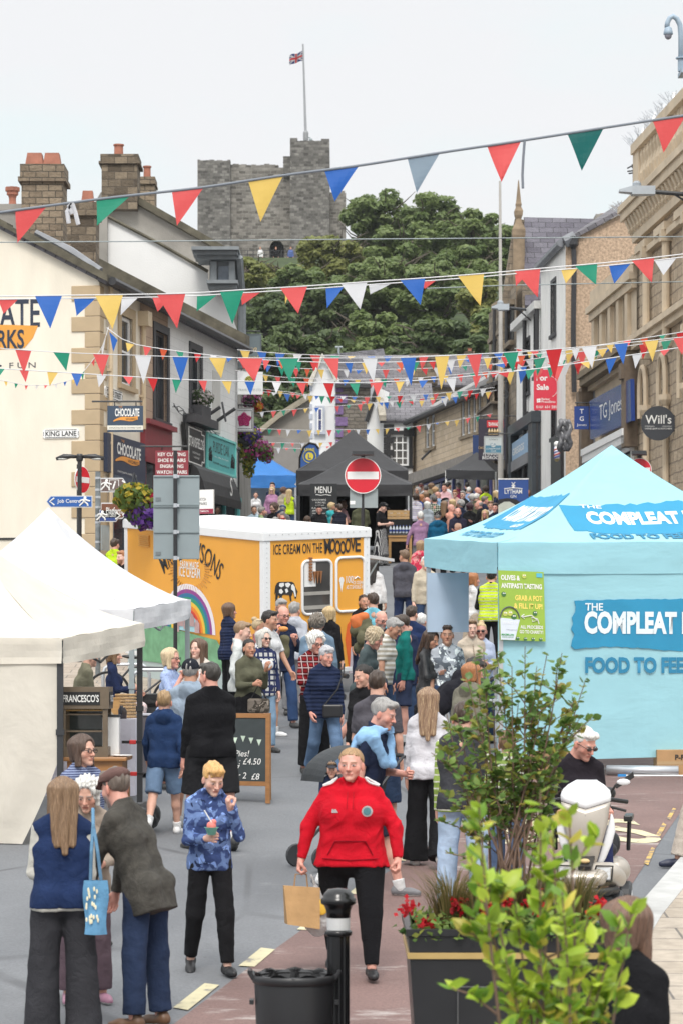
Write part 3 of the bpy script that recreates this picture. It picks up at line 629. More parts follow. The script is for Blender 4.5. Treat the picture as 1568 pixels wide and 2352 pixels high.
	if feet:
		for s in (-1,1):
			p,kn,an,q=J[s];Rf=rotz(-s*.18)@rotx(min(0,q)*.9 if legs!='sit' else 0);k=H/1.7;F_=lambda a:an+Rf@(V3(*a)*k)
			o=[('+',cap(F_((0,-.035,-.035)),F_((0,.10,-.045)),.041*k,.036*k)),('+',cap(F_((0,.09,-.045)),F_((0,.155,-.05)),.037*k,.028*k)),('+',cap(F_((0,-.025,-.02)),F_((0,-.015,.025)),.036*k,.034*k)),('cut',F_((0,0,-.077)),Rf@V3(0,0,-1))]
			v_,q_=sdf(o,min(res,.014),.025);me=nobj('shoe',v_,q_,mat(shoe,.5,.15),root)
			if sum(shoe)>.2 or d<24:
				z=(v_-an)@Rf;sel=z[:,2]<-.058*k;me.data.materials.append(mat((.6,.6,.58) if sum(shoe)>.2 else sc(shoe,.5),.7,.1));fi=sel[q_].all(1);me.data.polygons.foreach_set('material_index',fi.astype(np.int32))
			if bt=='shorts':
				dd=(an-kn)/np.linalg.norm(an-kn);a1=an-dd*.07;v_,q_=sdf([('+',cap(a1,an+dd*.01,.031*H,.027*H,((a1,-dd),)))],min(res,.014),.02);nobj('sock',v_,q_,cloth((.7,.7,.7)),root)
	info=dict(root=root,T=T,H=H,A=A,J=J,HT=HT,d=d,Rt=Rt,top=go,hs=hs,M=lambda p:root.location+Vector(rotz(ya)@np.asarray(p,float)))
	return info
# ================================================================ ground, road, paving, hill, castle, trees
def asphalt():
	m,nt,b=newmat('asphalt');co=Zo(nt);big=Zn(nt,co,.35,4,.6);fine=Zn(nt,co,45,3)
	c=ramp(nt,big,[(.3,(.135,.142,.155)),(.7,(.195,.203,.215))]);c=mix(nt,.5,c,mix(nt,1,c,ramp(nt,fine,[(.35,(.55,.55,.56)),(.65,(1,1,1))]),'MULTIPLY'))
	sp=ramp(nt,Zn(nt,co,2.6,6,.7),[(.62,(0,0,0)),(.75,(.5,.5,.5))]);c=mix(nt,sp,c,(.25,.255,.26))
	st=N(nt,'ShaderNodeTexVoronoi',Scale=2.3);nt.links.new(co,st.inputs[0]);c=mix(nt,ramp(nt,st.outputs[0],[(.02,(1,1,1)),(.045,(0,0,0))]),c,(.09,.09,.09))
	vo=N(nt,'ShaderNodeTexVoronoi',feature='DISTANCE_TO_EDGE',Scale=.33);nt.links.new(Zo(nt,(1,.55,1)),vo.inputs[0]);wv_=mix(nt,1,ramp(nt,vo.outputs[0],[(.004,(.7,.7,.7)),(.012,(0,0,0))]),ramp(nt,Zn(nt,co,.5,2),[(.45,(0,0,0)),(.6,(1,1,1))]),'MULTIPLY');c=mix(nt,wv_,c,(.07,.072,.078))
	c=mix(nt,ramp(nt,Zn(nt,Zo(nt,(1.6,.35,1)),.8,5,.6),[(.5,(0,0,0)),(.72,(.55,.55,.55))]),c,(.10,.104,.112))
	nt.links.new(c,b.inputs['Base Color']);b.inputs['Roughness'].default_value=.82;bump(nt,b,fine,.4,.01);return m
def redtarmac():
	m,nt,b=newmat('red_tarmac');co=Zo(nt);fine=Zn(nt,co,55,3)
	c=ramp(nt,Zn(nt,co,.9,5),[(.3,(.17,.105,.095)),(.7,(.245,.155,.14))]);c=mix(nt,.6,c,mix(nt,1,c,ramp(nt,fine,[(.35,(.5,.5,.5)),(.68,(1.0,1.0,1.0))]),'MULTIPLY'))
	co2=Zo(nt,(.35,1,1));w=ramp(nt,Zn(nt,co2,2.1,8,.72),[(.56,(0,0,0)),(.66,(.8,.8,.8))]);c=mix(nt,w,c,(.42,.38,.36))
	nt.links.new(c,b.inputs['Base Color']);b.inputs['Roughness'].default_value=.85;bump(nt,b,fine,.5,.01);return m
def grassmat():
	m,nt,b=newmat('grass_slope');co=Zo(nt);nt.links.new(ramp(nt,Zn(nt,co,.5,6),[(.3,(.02,.035,.01)),(.7,(.05,.075,.02))]),b.inputs['Base Color']);b.inputs['Roughness'].default_value=.9;return m
def sheet(name,x0,x1,ds,m,kind='structure',dz=0):
	v=[];f=[]
	for d in ds:v+=[(x0,d,G(d)+dz),(x1,d,G(d)+dz)]
	for i in range(len(ds)-1):f.append((2*i,2*i+1,2*i+3,2*i+2))
	o=bpy.data.objects.new(name,meshdata(name,v,f,True));link(o);o.data.materials.append(m);return tag(o,kind=kind)
sheet('road',-70,70,np.arange(-15,141,1.0),asphalt())
sheet('hill',-420,420,np.concatenate([np.arange(139.5,250,2.5),[300,400,600,895]]),grassmat(),dz=-.02)
def rows(name,pts,m,dz,kind='structure',pa=None,step=8):
	v=[];f=[];pts=sorted(pts);vs=np.unique(np.concatenate([np.arange(pts[0][0],pts[-1][0],step),[p[0] for p in pts]]))
	for r_ in vs:
		a=np.interp(r_,[p[0] for p in pts],[p[1] for p in pts]);b=np.interp(r_,[p[0] for p in pts],[p[2] for p in pts]);v+=[gp(a,r_,dz),gp(b,r_,dz)]
	for i in range(len(vs)-1):f.append((2*i,2*i+2,2*i+3,2*i+1))
	o=bpy.data.objects.new(name,meshdata(name,v,f,True));link(o,pa);o.data.materials.append(m)
	if kind:tag(o,kind=kind)
	return o
RED=redtarmac()
rows('red_tarmac_bay',[(1700,1330,1640),(1765,1240,1625),(1800,1190,1610),(1870,1100,1560),(1935,1000,1515),(2010,882,1465),(2085,770,1418),(2140,690,1385),(2235,558,1330),(2360,392,1262),(2590,60,1130)],RED,.004)
def wornpaint(nm,col,base,lo=.42,hi=.6):
	m,nt,b=newmat(nm);co=Zo(nt);f=ramp(nt,Zn(nt,co,5,8,.72),[(lo-.06,(0,0,0)),(lo,(1,1,1))]);nt.links.new(mix(nt,f,base,ramp(nt,Zn(nt,co,5,4),[(.3,sc(col,.85)),(.7,sc(col,1.1))])),b.inputs['Base Color']);b.inputs['Roughness'].default_value=.8;bump(nt,b,Zn(nt,co,45,3),.4,.01);return m
paint=wornpaint('road_paint',(.54,.49,.32),(.2,.19,.18),.43);wornyellow=wornpaint('worn_yellow_paint',(.55,.36,.10),(.19,.15,.13),.5);wornletter=wornpaint('worn_letter_paint',(.56,.51,.33),(.23,.17,.15),.48)
def dash(name,q,m=paint,dz=.009):
	o=bpy.data.objects.new(name,meshdata(name,[gp(a,b,dz) for a,b in q],[(0,1,2,3)]));link(o);o.data.materials.append(m);return tag(o,kind='structure')
for q in ([(398,2318),(432,2324),(504,2266),(470,2262)],[(548,2222),(585,2224),(632,2184),(600,2180)],[(682,2138),(712,2140),(768,2094),(742,2090)],[(906,1978),(930,1980),(962,1950),(940,1950)],[(800,2055),(824,2057),(868,2020),(846,2018)],[(1000,1908),(1020,1910),(1052,1884),(1034,1882)]):dash('bay_marking',q)
for q in ([(1503,1925),(1512,1930),(1530,1897),(1522,1892)],[(1478,1985),(1488,1990),(1504,1952),(1496,1948)],[(1530,1882),(1538,1886),(1552,1860),(1545,1858)]):dash('edge_marking',q,wornyellow)
for q in ([(862,1512),(884,1514),(880,1500),(866,1500)],[(700,1700),(712,1702),(722,1680),(712,1678)]):dash('bay_marking',q)
def groundtext(s,u,v,w,l,yaw,m=paint):
	p=gp(u,v,.010);d=gd(v);sl=(G(d+1)-G(d-1))/2;r_=Vector((math.cos(R(yaw)),math.sin(R(yaw)),sl*math.sin(R(yaw))));u_=Vector((-math.sin(R(yaw)),math.cos(R(yaw)),sl*math.cos(R(yaw))))
	o=Zx(s,m,(p,r_,u_),w=w,h=l,name='road_lettering',bd=.015,ext=.001);tag(o,kind='structure')
groundtext('BUS',1290,1912,1.85,2.0,4,wornletter)
kerbm=mat((.44,.44,.43),.85,.12,5,name='kerb_stone',bmp=.2);slabm=brick((.44,.37,.30),(.50,.43,.36),(.22,.2,.18),.6,.4,.012,.85,.2,stain=.25,name='paving',ax='uv',wob=0)
kl=[(1760,1800),(1568,1990),(1444,2135),(1362,2260),(1290,2400),(1200,2600),(1120,2900)]
mb=MB();mp_=MB();L=[gp(*k) for k in kl]
for i in range(len(L)-1):
	for t in range(4):
		a=L[i].lerp(L[i+1],t/4);b=L[i].lerp(L[i+1],(t+1)/4);a.z=G(a.y);b.z=G(b.y);a2=a+Vector((.28,.12,0));b2=b+Vector((.28,.12,0));up=Vector((0,0,.11));dn=Vector((0,0,-.2))
		mb.hexa([a+dn,b+dn,b2+dn,a2+dn,a+up,b+up,b2+up,a2+up]);c_=a2+Vector((9,2.5,.0));e_=b2+Vector((9,2.5,.0));c_.z=G(c_.y);e_.z=G(e_.y);up2=Vector((0,0,.105));mp_.quad(a2+up2,b2+up2,e_+up2,c_+up2)
k_=mb.build('kerb',kerbm);tag(k_,kind='structure');pv=mp_.build('pavement',brick((.46,.39,.31),(.52,.45,.37),(.2,.18,.16),.75,.5,.012,.85,.15,stain=.2,name='slabs',ax='uv',wob=0));tag(pv,kind='structure')
def uvxy(o):
	me=o.data;l=me.uv_layers.new(name='UVMap')
	for p in me.polygons:
		for li in p.loop_indices:c=me.vertices[me.loops[li].vertex_index].co;l.data[li].uv=(c.x,c.y)
uvxy(pv)
pl=rows('shop_pavement',[(1340,300,868),(1400,150,884),(1500,60,908),(1560,-60,470),(1650,-200,345),(1700,-300,335)],slabm,.006,step=5);uvxy(pl)
CS=brick((.13,.12,.105),(.44,.41,.37),(.36,.34,.31),.55,.27,.03,.95,.7,stain=.45,name='castle_stone',wob=.5)
CS2=brick((.12,.113,.105),(.34,.325,.30),(.21,.2,.19),.42,.24,.02,.95,.7,stain=.4,name='castle_stone_dark',wob=.5)
keep=Zt('castle_keep','ruined square grey stone castle keep with a taller turret on the wooded hill','castle',P(600,610,244));keep.rotation_euler=(0,0,0)
kc=keep.location
def kbox(mb,u0,u1,v0,v1,d0,d1,k=240):
	a=P(u0,v1,k)-kc;b=P(u1,v0,k)-kc;mb.box(a.x,b.x,d0-kc.y,d1-kc.y,a.z,b.z)
def ragged(mb,u0,u1,v,d0,amp,seed,k=240):
	rg=random.Random(seed);u=u0
	while u<u1-3:w=rg.uniform(5,14);kbox(mb,u,min(u+w,u1),v-rg.uniform(1,amp),v+1,d0+.03,d0+1.2,k);u+=w
m1=MB();kbox(m1,455,530,373,660,239.2,251);ragged(m1,455,530,373,239.2,4,1);m1 .build('corner_buttress',CS2,keep)
m1=MB();kbox(m1,530.2,666.5,384,553,240,250.9)
kbox(m1,530.2,619,553.2,660,240,250.9);kbox(m1,653,666.5,553.2,660,240,250.9)
for u0,u1,v in ((530.2,560,377),(560,605,379),(605,632,381)):kbox(m1,u0,u1,v,384,240.02,241.4)
ragged(m1,535,640,380,240.03,5,2)
m1 .build('curtain_wall',CS,keep)
m1=MB();kbox(m1,667,757,331,660,238.6,248);kbox(m1,651,666.8,361,400,239.4,246)
for u0,u1,v in ((667,684,323),(684,700,330),(700,722,329.5),(738,757,325)):kbox(m1,u0,u1,v,332,238.63,239.6)
ragged(m1,690,738,331,238.65,3,3);m1 .build('turret',CS2,keep)
m1=MB();kbox(m1,757.3,794,440,660,240.5,250);ragged(m1,757,794,440,240.5,6,4);m1 .build('side_buttress',CS,keep)
m1=MB();n=14;c0=P(636,574,240)-kc;r_=17*240/FPX
arch=[(c0 .x-r_,c0 .z-2.0)]+[(c0 .x-r_*math.cos(math.pi*i/n),c0 .z+.05+r_*1.25*math.sin(math.pi*i/n)) for i in range(n+1)]+[(c0 .x+r_,c0 .z-2.0)]
m1 .prism([(x,240.9-kc.y,z) for x,z in arch],(0,.3,0));dr=m1 .build('doorway',mat((.02,.02,.02),.8),keep)
m1=MB()
for i in range(9):x=c0 .x-r_+r_*2*(i+.5)/9;m1 .tube([(x,240.8-kc.y,c0 .z-2),(x,240.8-kc.y,c0 .z+r_*1.1*math.sqrt(max(.05,1-((i-4)/4.6)**2)))],.035,5)
m1 .build('portcullis',mt_dark,dr)
m1=MB()
for s in (-1,1):
	pts=[(c0 .x+s*r_*1.02,c0 .z+.0)]+[(c0 .x+s*r_*math.cos(math.pi/2*i/6),c0 .z+.05+r_*1.25*math.sin(math.pi/2*i/6)) for i in range(7)]+[(c0 .x,(P(0,553,240)-kc).z+.02),(c0 .x+s*r_*1.02,(P(0,553,240)-kc).z+.02)]
	m1 .prism([(x,240.01-kc.y,z) for x,z in pts],(0,.5,0))
m1 .build('door_arch',CS,keep)
rl=Zt('terrace_railing','dark metal terrace railing below the castle doorway','railing',P(600,608,237))
def rail(mb):
	z0=(P(0,575,237)-rl.location).z;z1=(P(0,610,237)-rl.location).z
	for i in range(12):x=(P(530+i*13,0,237)-rl.location).x;mb.box(x-.03,x+.03,-.03,.03,z1,z0)
	for k in range(4):z=z1+(z0-z1)*(k+1)/4;mb.tube([((P(530,0,237)-rl.location).x,0,z),((P(674,0,237)-rl.location).x,0,z)],.025,5)
Zq('rails',mt_dark,rl,rail)
fp=Zt('flagpole','tall grey flagpole on top of the castle turret','flagpole',P(703,330,243))
Zq('pole',mat((.30,.31,.33),.5),fp,lambda m:m.tube([(0,0,0),tuple(P(702,300,243)-fp.location),tuple(P(696,100,243)-fp.location)],[.16,.12,.07],8))
Zq('collar',mat((.25,.26,.27),.5),fp,lambda m:m.lathe([(.22,0),(.24,.25),(.24,.7),(.17,.85)],tuple(P(702.5,322,243)-fp.location),10))
Zq('camera_bracket',mt_grey,fp,lambda m:(m.tube([tuple(P(703,316,243)-fp.location),tuple(P(712,315,243)-fp.location),tuple(P(714,319,243)-fp.location)],.06,6),m.ball(tuple(P(714,320.5,243)-fp.location),.16)))
fo=P(696,128,243);FW,FH=1.3,.85
def flagpt(a,b):t=a/FW;return fo+Vector((-a*.93,.18*math.sin(t*7),(b-FH/2)-.42*t**1.4+.07*math.sin(t*8+b)))
flg=Zt('national_flag','blue, red and white national flag flying from the castle flagpole','flag',fo)
def fsheet(mb,pts,nx,off):
	for i in range(nx):
		q=[]
		for t,e in ((i/nx,0),((i+1)/nx,0),((i+1)/nx,1),(i/nx,1)):
			a=pts[0] if e==0 else pts[3];b=pts[1] if e==0 else pts[2];p=(a[0]+(b[0]-a[0])*t,a[1]+(b[1]-a[1])*t);q.append(flagpt(*p)-fo+Vector((0,-off,0)))
		mb.quad(*q)
fb=Zc((.012,.02,.12),.8,.3,wr=0);fw_=Zc((.6,.6,.6),.8,.3,wr=0);fr_=Zc((.5,.02,.03),.8,.3,wr=0)
for nm,mm,qs,off in (('field',fb,[[(0,0),(FW,0),(FW,FH),(0,FH)]],0),('white_cross',fw_,[[(FW*.4,0),(FW*.6,0),(FW*.6,FH),(FW*.4,FH)],[(0,FH*.33),(FW,FH*.33),(FW,FH*.67),(0,FH*.67)],[(0,0),(FW,FH*.86),(FW,FH),(0,FH*.14)],[(0,FH),(FW,FH*.14),(FW,0),(0,FH*.86)]],.012),('red_cross',fr_,[[(FW*.44,0),(FW*.56,0),(FW*.56,FH),(FW*.44,FH)],[(0,FH*.4),(FW,FH*.4),(FW,FH*.6),(0,FH*.6)]],.024)):
	mb=MB();[fsheet(mb,q,10,off) for q in qs];mb.build(nm,mm,flg)
def leafmat(name='leaves',trans=.45,rough=.6):
	key=('leaf',name)
	if key in _mc:return _mc[key]
	m,nt,b=newmat(name);a=N(nt,'ShaderNodeVertexColor',layer_name='Col');nt.links.new(a.outputs[0],b.inputs['Base Color']);b.inputs['Roughness'].default_value=rough
	tr=N(nt,'ShaderNodeBsdfTranslucent');nt.links.new(a.outputs[0],tr.inputs[0]);mx=N(nt,'ShaderNodeMixShader');mx.inputs[0].default_value=trans
	nt.links.new(b.outputs[0],mx.inputs[1]);nt.links.new(tr.outputs[0],mx.inputs[2]);nt.links.new(mx.outputs[0],nt.nodes['Material Output'].inputs[0]);_mc[key]=m;return m
def leafmesh(name,c,n,sz,col,rg,asp=1.6):
	"""one folded leaf card per point: c centres, n rough normals"""
	k=len(c);n=n+rg.randn(k,3)*.55;n/=np.linalg.norm(n,axis=1)[:,None];t=np.cross(n,rg.randn(k,3));t/=np.linalg.norm(t,axis=1)[:,None];b=np.cross(n,t)
	s=sz[:,None];V=np.stack([c-t*s*asp*.5,c+b*s*.5+n*s*.12,c+t*s*asp*.5,c-b*s*.5+n*s*.12],1).reshape(-1,3);F=np.arange(4*k).reshape(-1,4)
	me=meshdata(name,V,F);a=me.color_attributes.new('Col','FLOAT_COLOR','POINT');cc=np.repeat(np.concatenate([col,np.ones((k,1))],1),4,0).astype(np.float32);a.data.foreach_set('color',cc.ravel());return me
BARK=mat((.09,.075,.055),.9,.3,4,bmp=.5,bs=12,name='bark')
def crownmesh(seed,rx,ry,rz,nl,size,c1,c2,nb=56):
	rg=np.random.RandomState(seed);cs=[];ns=[];ss=[];cl=[];c1,c2=np.array(c1),np.array(c2)
	for i in range(nb):
		v=rg.randn(3);v/=np.linalg.norm(v);q=rg.rand()**.45;ctr=v*V3(rx,ry,rz)*q*.82;br=min(rx,rz)*rg.uniform(.15,.27);k=int(nl/nb)
		d=rg.randn(k,3);d/=np.linalg.norm(d,axis=1)[:,None];d[:,2]=d[:,2]*.8+.12;rad=br*(.45+.6*rg.rand(k)**.6)
		cs.append(ctr+d*rad[:,None]*V3(1.15,1.15,.8));ns.append(d+V3(0,0,.9));ss.append(size*rg.uniform(.55,1.25,k));mixf=rg.rand(k)*.5+rg.rand()*.5;cl.append(c1+(c2-c1)*mixf[:,None])
	return leafmesh('crown',np.concatenate(cs),np.concatenate(ns),np.concatenate(ss),np.concatenate(cl),rg)
LEAF=leafmat()
KIND={'broad':((.12,.18,.06),(.24,.30,.11)),'dark':((.07,.11,.045),(.16,.21,.08)),'yellow':((.18,.21,.06),(.30,.31,.10))}  # leaf colour range of each kind; dark is a deeper green
def tree(u,v,d,ru,rv,kind,lb,seed,nl=11000,size=.29,rxy=1.0,twigs=True):
	c=P(u,v,d);rx=ru*d/FPX;rz=rv*d/FPX;g=G(d)-.3;t=Zt('tree',lb,'tree',(c.x,d,g),0,'trees on the castle hill')
	o=bpy.data.objects.new('crown',crownmesh(seed,rx,rx*.9*rxy,rz,nl,size,*KIND[kind]));link(o,t);o.location=(0,0,c.z-g);o.data.materials.append(LEAF)
	rg=random.Random(seed);mb=MB();top=c.z-g;mb.tube([(0,0,0),(.15,.1,max(.4,(top-rz)*.5)),(0,0,top),(.2,0,top+rz*.5)],[.38,.3,.2,.06],7)
	for i in range(16):
		a=rg.uniform(0,6.28);h0=top+rz*rg.uniform(-.8,.35);L_=rx*rg.uniform(.55,.98);p=[(0,0,h0)]
		for k in range(1,5):p.append((math.cos(a)*L_*k/4+rg.uniform(-.2,.2),math.sin(a)*L_*k/4,h0+L_*.5*(k/4)**1.3+rg.uniform(-.25,.25)))
		mb.tube(p,[.14,.1,.07,.05,.02],5)
	mb.build('trunk',BARK,t);return t
TR=[(875,520,226,120,92,'broad','tallest broad tree just right of the castle turret'),(985,525,222,105,88,'broad','round topped tree on the skyline left of the tall lamp post'),(1085,560,216,90,90,'broad','tree on the skyline behind the tall lamp post'),(1150,590,214,70,95,'broad','tree behind the pinnacled gable at the right of the wood'),(575,622,214,60,34,'yellow','low yellow green bushes under the left end of the terrace railing'),(765,600,218,95,75,'yellow','yellowish tree in front of the castle turret base'),(645,638,214,85,40,'yellow','low yellow green trees below the castle doorway'),(880,660,196,130,85,'broad','broad tree in the middle of the wood, under the tallest tree'),(1010,680,192,120,90,'broad','wide mid green tree left of the tall lamp post'),(1110,720,186,85,110,'yellow','yellow flecked tree behind the tall lamp post'),(740,715,190,120,80,'dark','dark tree above the gap between the roofs'),(620,745,184,90,80,'dark','dark tree beside the grey dormer'),(860,790,172,120,80,'broad','lower green tree above the far white gable'),(990,800,168,120,85,'dark','dark leaved tree low above the slate roofs'),(700,820,164,110,90,'dark','dark tree left of the far white gable'),(600,880,158,95,110,'dark','deep green tree behind the pub sign'),(1095,850,160,80,90,'dark','dark tree behind the far stone roof'),(560,640,200,60,60,'yellow','yellow green tree between the dormer and the castle base'),(690,660,205,90,60,'broad','green tree below the terrace railing'),(600,815,170,70,70,'dark','dark tree just right of the white roughcast house'),(930,590,212,110,80,'broad','tree just under the skyline crown in mid wood'),(800,690,200,100,80,'broad','green tree under the castle turret'),(1060,640,205,90,80,'broad','tree left of the tall lamp post, mid height'),(1130,800,178,80,110,'broad','tree behind the foot of the pinnacled building'),(650,965,150,90,75,'dark','lowest dark tree behind the grey outbuilding'),(760,905,152,110,80,'dark','dark undergrowth tree beside the far white gable')]
for i,(u,v,d,ru,rv,k,lab) in enumerate(TR):tree(u,v,d,ru,rv,k,lab,100+i)
hz_m,nt,b=newmat('air');nt.nodes.remove(b);vp_=N(nt,'ShaderNodeVolumePrincipled');vp_.inputs['Density'].default_value=.00012;vp_.inputs['Color'].default_value=(.92,.95,1,1);nt.links.new(vp_.outputs[0],nt.nodes['Material Output'].inputs['Volume'])
tag(Zq('haze',hz_m,None,lambda m:m.box(-415,415,-14,890,-2.5,75)),kind='stuff')
# ================================================================ buildings
def poly(pts,d):return [P(u,v,d) for u,v in pts]
def wall(mb,fr,a0,a1,b0,b1,ops=(),dep=.16,c=0,core=True):
	"""wall face with real openings (reveals of depth dep) in frame fr; ops = [(a0,a1,b0,b1)]"""
	As=sorted({a0,a1,*[max(a0,min(a1,q)) for o in ops for q in o[:2]]});Bs=sorted({b0,b1,*[max(b0,min(b1,q)) for o in ops for q in o[2:4]]})
	for i in range(len(As)-1):
		for j in range(len(Bs)-1):
			x,y=(As[i]+As[i+1])/2,(Bs[j]+Bs[j+1])/2
			if any(o[0]<x<o[1] and o[2]<y<o[3] for o in ops):continue
			mb.quad(fr.p(As[i],Bs[j],c),fr.p(As[i+1],Bs[j],c),fr.p(As[i+1],Bs[j+1],c),fr.p(As[i],Bs[j+1],c))
	for o in ops:
		p,q,r_,s=o[:4];e=c-dep
		mb.quad(fr.p(p,r_,c),fr.p(p,s,c),fr.p(p,s,e),fr.p(p,r_,e));mb.quad(fr.p(q,r_,e),fr.p(q,s,e),fr.p(q,s,c),fr.p(q,r_,c))
		mb.quad(fr.p(p,s,c),fr.p(q,s,c),fr.p(q,s,e),fr.p(p,s,e));mb.quad(fr.p(p,r_,e),fr.p(q,r_,e),fr.p(q,r_,c),fr.p(p,r_,c))
	if core:mb.fbox(fr,a0+.02,a1-.02,b0,b1-.02,c-dep-.5,c-dep-.06)  # unseen core box added behind the face to block light
def Zw(fr,a0,a1,b0,b1,pa,fm=mt_white,nx=1,ny=2,dep=.12,surround=None,sw=.14,sill=None,fw=.05,gl=None,name='window',proud=.035):
	m=MB();m.fbox(fr,a0,a0+fw,b0,b1,-dep,-dep+.05);m.fbox(fr,a1-fw,a1,b0,b1,-dep,-dep+.05);m.fbox(fr,a0+fw,a1-fw,b0,b0+fw,-dep,-dep+.05);m.fbox(fr,a0+fw,a1-fw,b1-fw,b1,-dep,-dep+.05)
	bw=fw*.55
	for i in range(1,nx):x=a0+(a1-a0)*i/nx;m.fbox(fr,x-bw/2,x+bw/2,b0+fw,b1-fw,-dep,-dep+.035)
	for j in range(1,ny):y=b0+(b1-b0)*j/ny;m.fbox(fr,a0+fw,a1-fw,y-bw/2,y+bw/2,-dep,-dep+.04)
	w=m.build(name,fm,pa);m=MB();m.quad(fr.p(a0+.01,b0+.01,-dep+.015),fr.p(a1-.01,b0+.01,-dep+.015),fr.p(a1-.01,b1-.01,-dep+.015),fr.p(a0+.01,b1-.01,-dep+.015));m.build('pane',gl or mt_glass,w)
	if surround:
		m=MB();m.fbox(fr,a0-sw,a0,b0,b1+sw,-.05,proud);m.fbox(fr,a1,a1+sw,b0,b1+sw,-.05,proud);m.fbox(fr,a0,a1,b1,b1+sw,-.05,proud);m.build('surround',surround,w)
	if sill:m=MB();m.fbox(fr,a0-sw-.03,a1+sw+.03,b0-.11,b0,-.08,.09);m.build('sill',sill,w)
	return w
def Zr(name,q,m,pa,thick=.12):
	"""slated roof slope; q = eave-left, eave-right, ridge-right, ridge-left; uv in metres"""
	q=[Vector(p) for p in q];n=(q[1]-q[0]).cross(q[3]-q[0]).normalized();u=(q[1]-q[0]).normalized();w=n.cross(u)
	mb=MB();mb.hexa([p-n*thick for p in q]+q);o=mb.build(name,m,pa);l=o.data.uv_layers.new(name='UVMap')
	for p in o.data.polygons:
		for li in p.loop_indices:c=o.data.vertices[o.data.loops[li].vertex_index].co-q[0];l.data[li].uv=(c.dot(u),c.dot(w))
	return o
def chimney(pa,u0,u1,v0,v1,d,m,pots=(),depth=1.0,capm=None,name='chimney'):
	a=P(u0,v1,d);b=P(u1,v0,d);mb=MB();w=b.x-a.x;h=b.z-a.z;cap=h*.06
	mb.box(a.x+.05*w,b.x-.05*w,d,d+depth,a.z,b.z-cap*3);mb.box(a.x-.02*w,b.x+.02*w,d-.08,d+depth+.08,b.z-cap*3,b.z-cap*2.2);mb.box(a.x+.02*w,b.x-.02*w,d-.03,d+depth+.03,b.z-cap*2.2,b.z)
	c=mb.build(name,m,pa)
	for pu0,pu1,pv,kind in pots:
		p=P((pu0+pu1)/2,v0,d);r_=(pu1-pu0)/2*d/FPX;h_=(v0-pv)*d/FPX;q=MB()
		if kind=='sq':q.sqlathe([(r_,-.05),(r_*.96,h_*.2),(r_*.78,h_*.97),(r_*.78,h_),(r_*.6,h_),(r_*.6,h_*.7)],(p.x,p.y+depth*.45,p.z))
		elif kind=='crown':
			q.lathe([(r_*.8,-.05),(r_*.6,h_*.3),(r_*.62,h_*.55),(r_,h_*.62),(r_,h_*.8),(r_*.8,h_*.8),(r_*.7,h_*.5)],(p.x,p.y+depth*.5,p.z),10)
			for i in range(8):w_=i*.785;q.box(p.x+r_*.88*math.cos(w_)-.05,p.x+r_*.88*math.cos(w_)+.05,p.y+depth*.5+r_*.88*math.sin(w_)-.05,p.y+depth*.5+r_*.88*math.sin(w_)+.05,p.z+h_*.8,p.z+h_)
		else:q.lathe([(r_*.92,-.05),(r_*.85,h_*.75),(r_*.86,h_*.86),(r_*1.05,h_*.9),(r_*1.05,h_),(r_*.75,h_),(r_*.7,h_*.6)],(p.x,p.y+depth*.5,p.z),14)
		q.build('chimney_pot',TERRA,c,smooth=False)
	return c
def pipe(mb,fr,a,b0,b1,r_=.05,c=.08):
	mb.tube([fr.p(a,b0,c),fr.p(a,b1,c)],r_,7)
	for b in np.arange(b0+.8,b1,1.7):mb.fbox(fr,a-.08,a+.08,b-.03,b+.03,0,c+.03)
TERRA=mat((.33,.13,.085),.8,.2,5,name='terracotta');CREAM=mat((.76,.70,.59),.85,.08,1.0,stretch=(1.5,1.5,.4),bmp=.15,bs=30,name='cream_render');TAN=mat((.45,.345,.22),.85,.06,3,name='tan_paint');WREND=mat((.74,.74,.73),.9,.05,1.0,bmp=.3,bs=22,name='white_roughcast')
WPAINT=brick((.77,.77,.76),(.80,.80,.79),(.6,.6,.59),.55,.24,.006,.8,.15,stain=.1,name='white_painted_stone',wob=.05);GREND=mat((.28,.265,.24),.95,.25,.9,bmp=.5,bs=25,name='grey_render');NAVY=mat((.022,.032,.065),.45,.08,name='navy_paint')
STONE=brick((.58,.455,.31),(.66,.53,.38),(.44,.35,.26),.5,.22,.014,.9,.6,stain=.14,name='buff_stone');DSTONE=brick((.27,.22,.165),(.44,.36,.265),(.22,.19,.15),.5,.24,.016,.92,.7,stain=.5,name='sooty_stone')
SLATE=slate();MOSS=mat((.10,.09,.065),.95,.4,3,bmp=.6,bs=10,name='weathered_coping');LEAD=mat((.20,.21,.23),.55,.2,3,name='lead');DGREY=mat((.045,.045,.05),.6,.2,name='dark_grey_paint');GUT=mat((.03,.03,.033),.45,.2,name='black_gutter')
def fhit(fr,pts,c=0):return [fr.hit(u,v,c) for u,v in pts]
A0=Vector((X(228,63),63,0));B0=Vector((X(546,76.4),76.4,0));FL=Fr(A0,B0-A0);GLn=Fr(A0,(FL.n.x,FL.n.y))
zE=FL.hit(230,632)[1];LEN=(B0-A0).length
corner=Zt('corner_building','cream rendered corner building with tan quoins and painted chocolate lettering on its gable','building',(A0 .x,A0 .y,G(63)))
def settle(root):
	"""children were modelled in world space: keep them there under a root standing at its base"""
	loc=root.matrix_basis.translation.copy()
	for ch in root.children:ch.location=ch.location-loc
g0=G(63)-.6;rise=.53
mb=MB();aL=-11.0;rid=aL/2
mb.prism([GLn.p(aL,g0),GLn.p(0,g0),GLn.p(0,zE),GLn.p(rid,zE-rid*rise),GLn.p(aL,zE)],-GLn.n*.35);mb.build('gable_wall',CREAM,corner)
aB,aC=FL.hit(322,800)[0],FL.hit(386,900)[0]
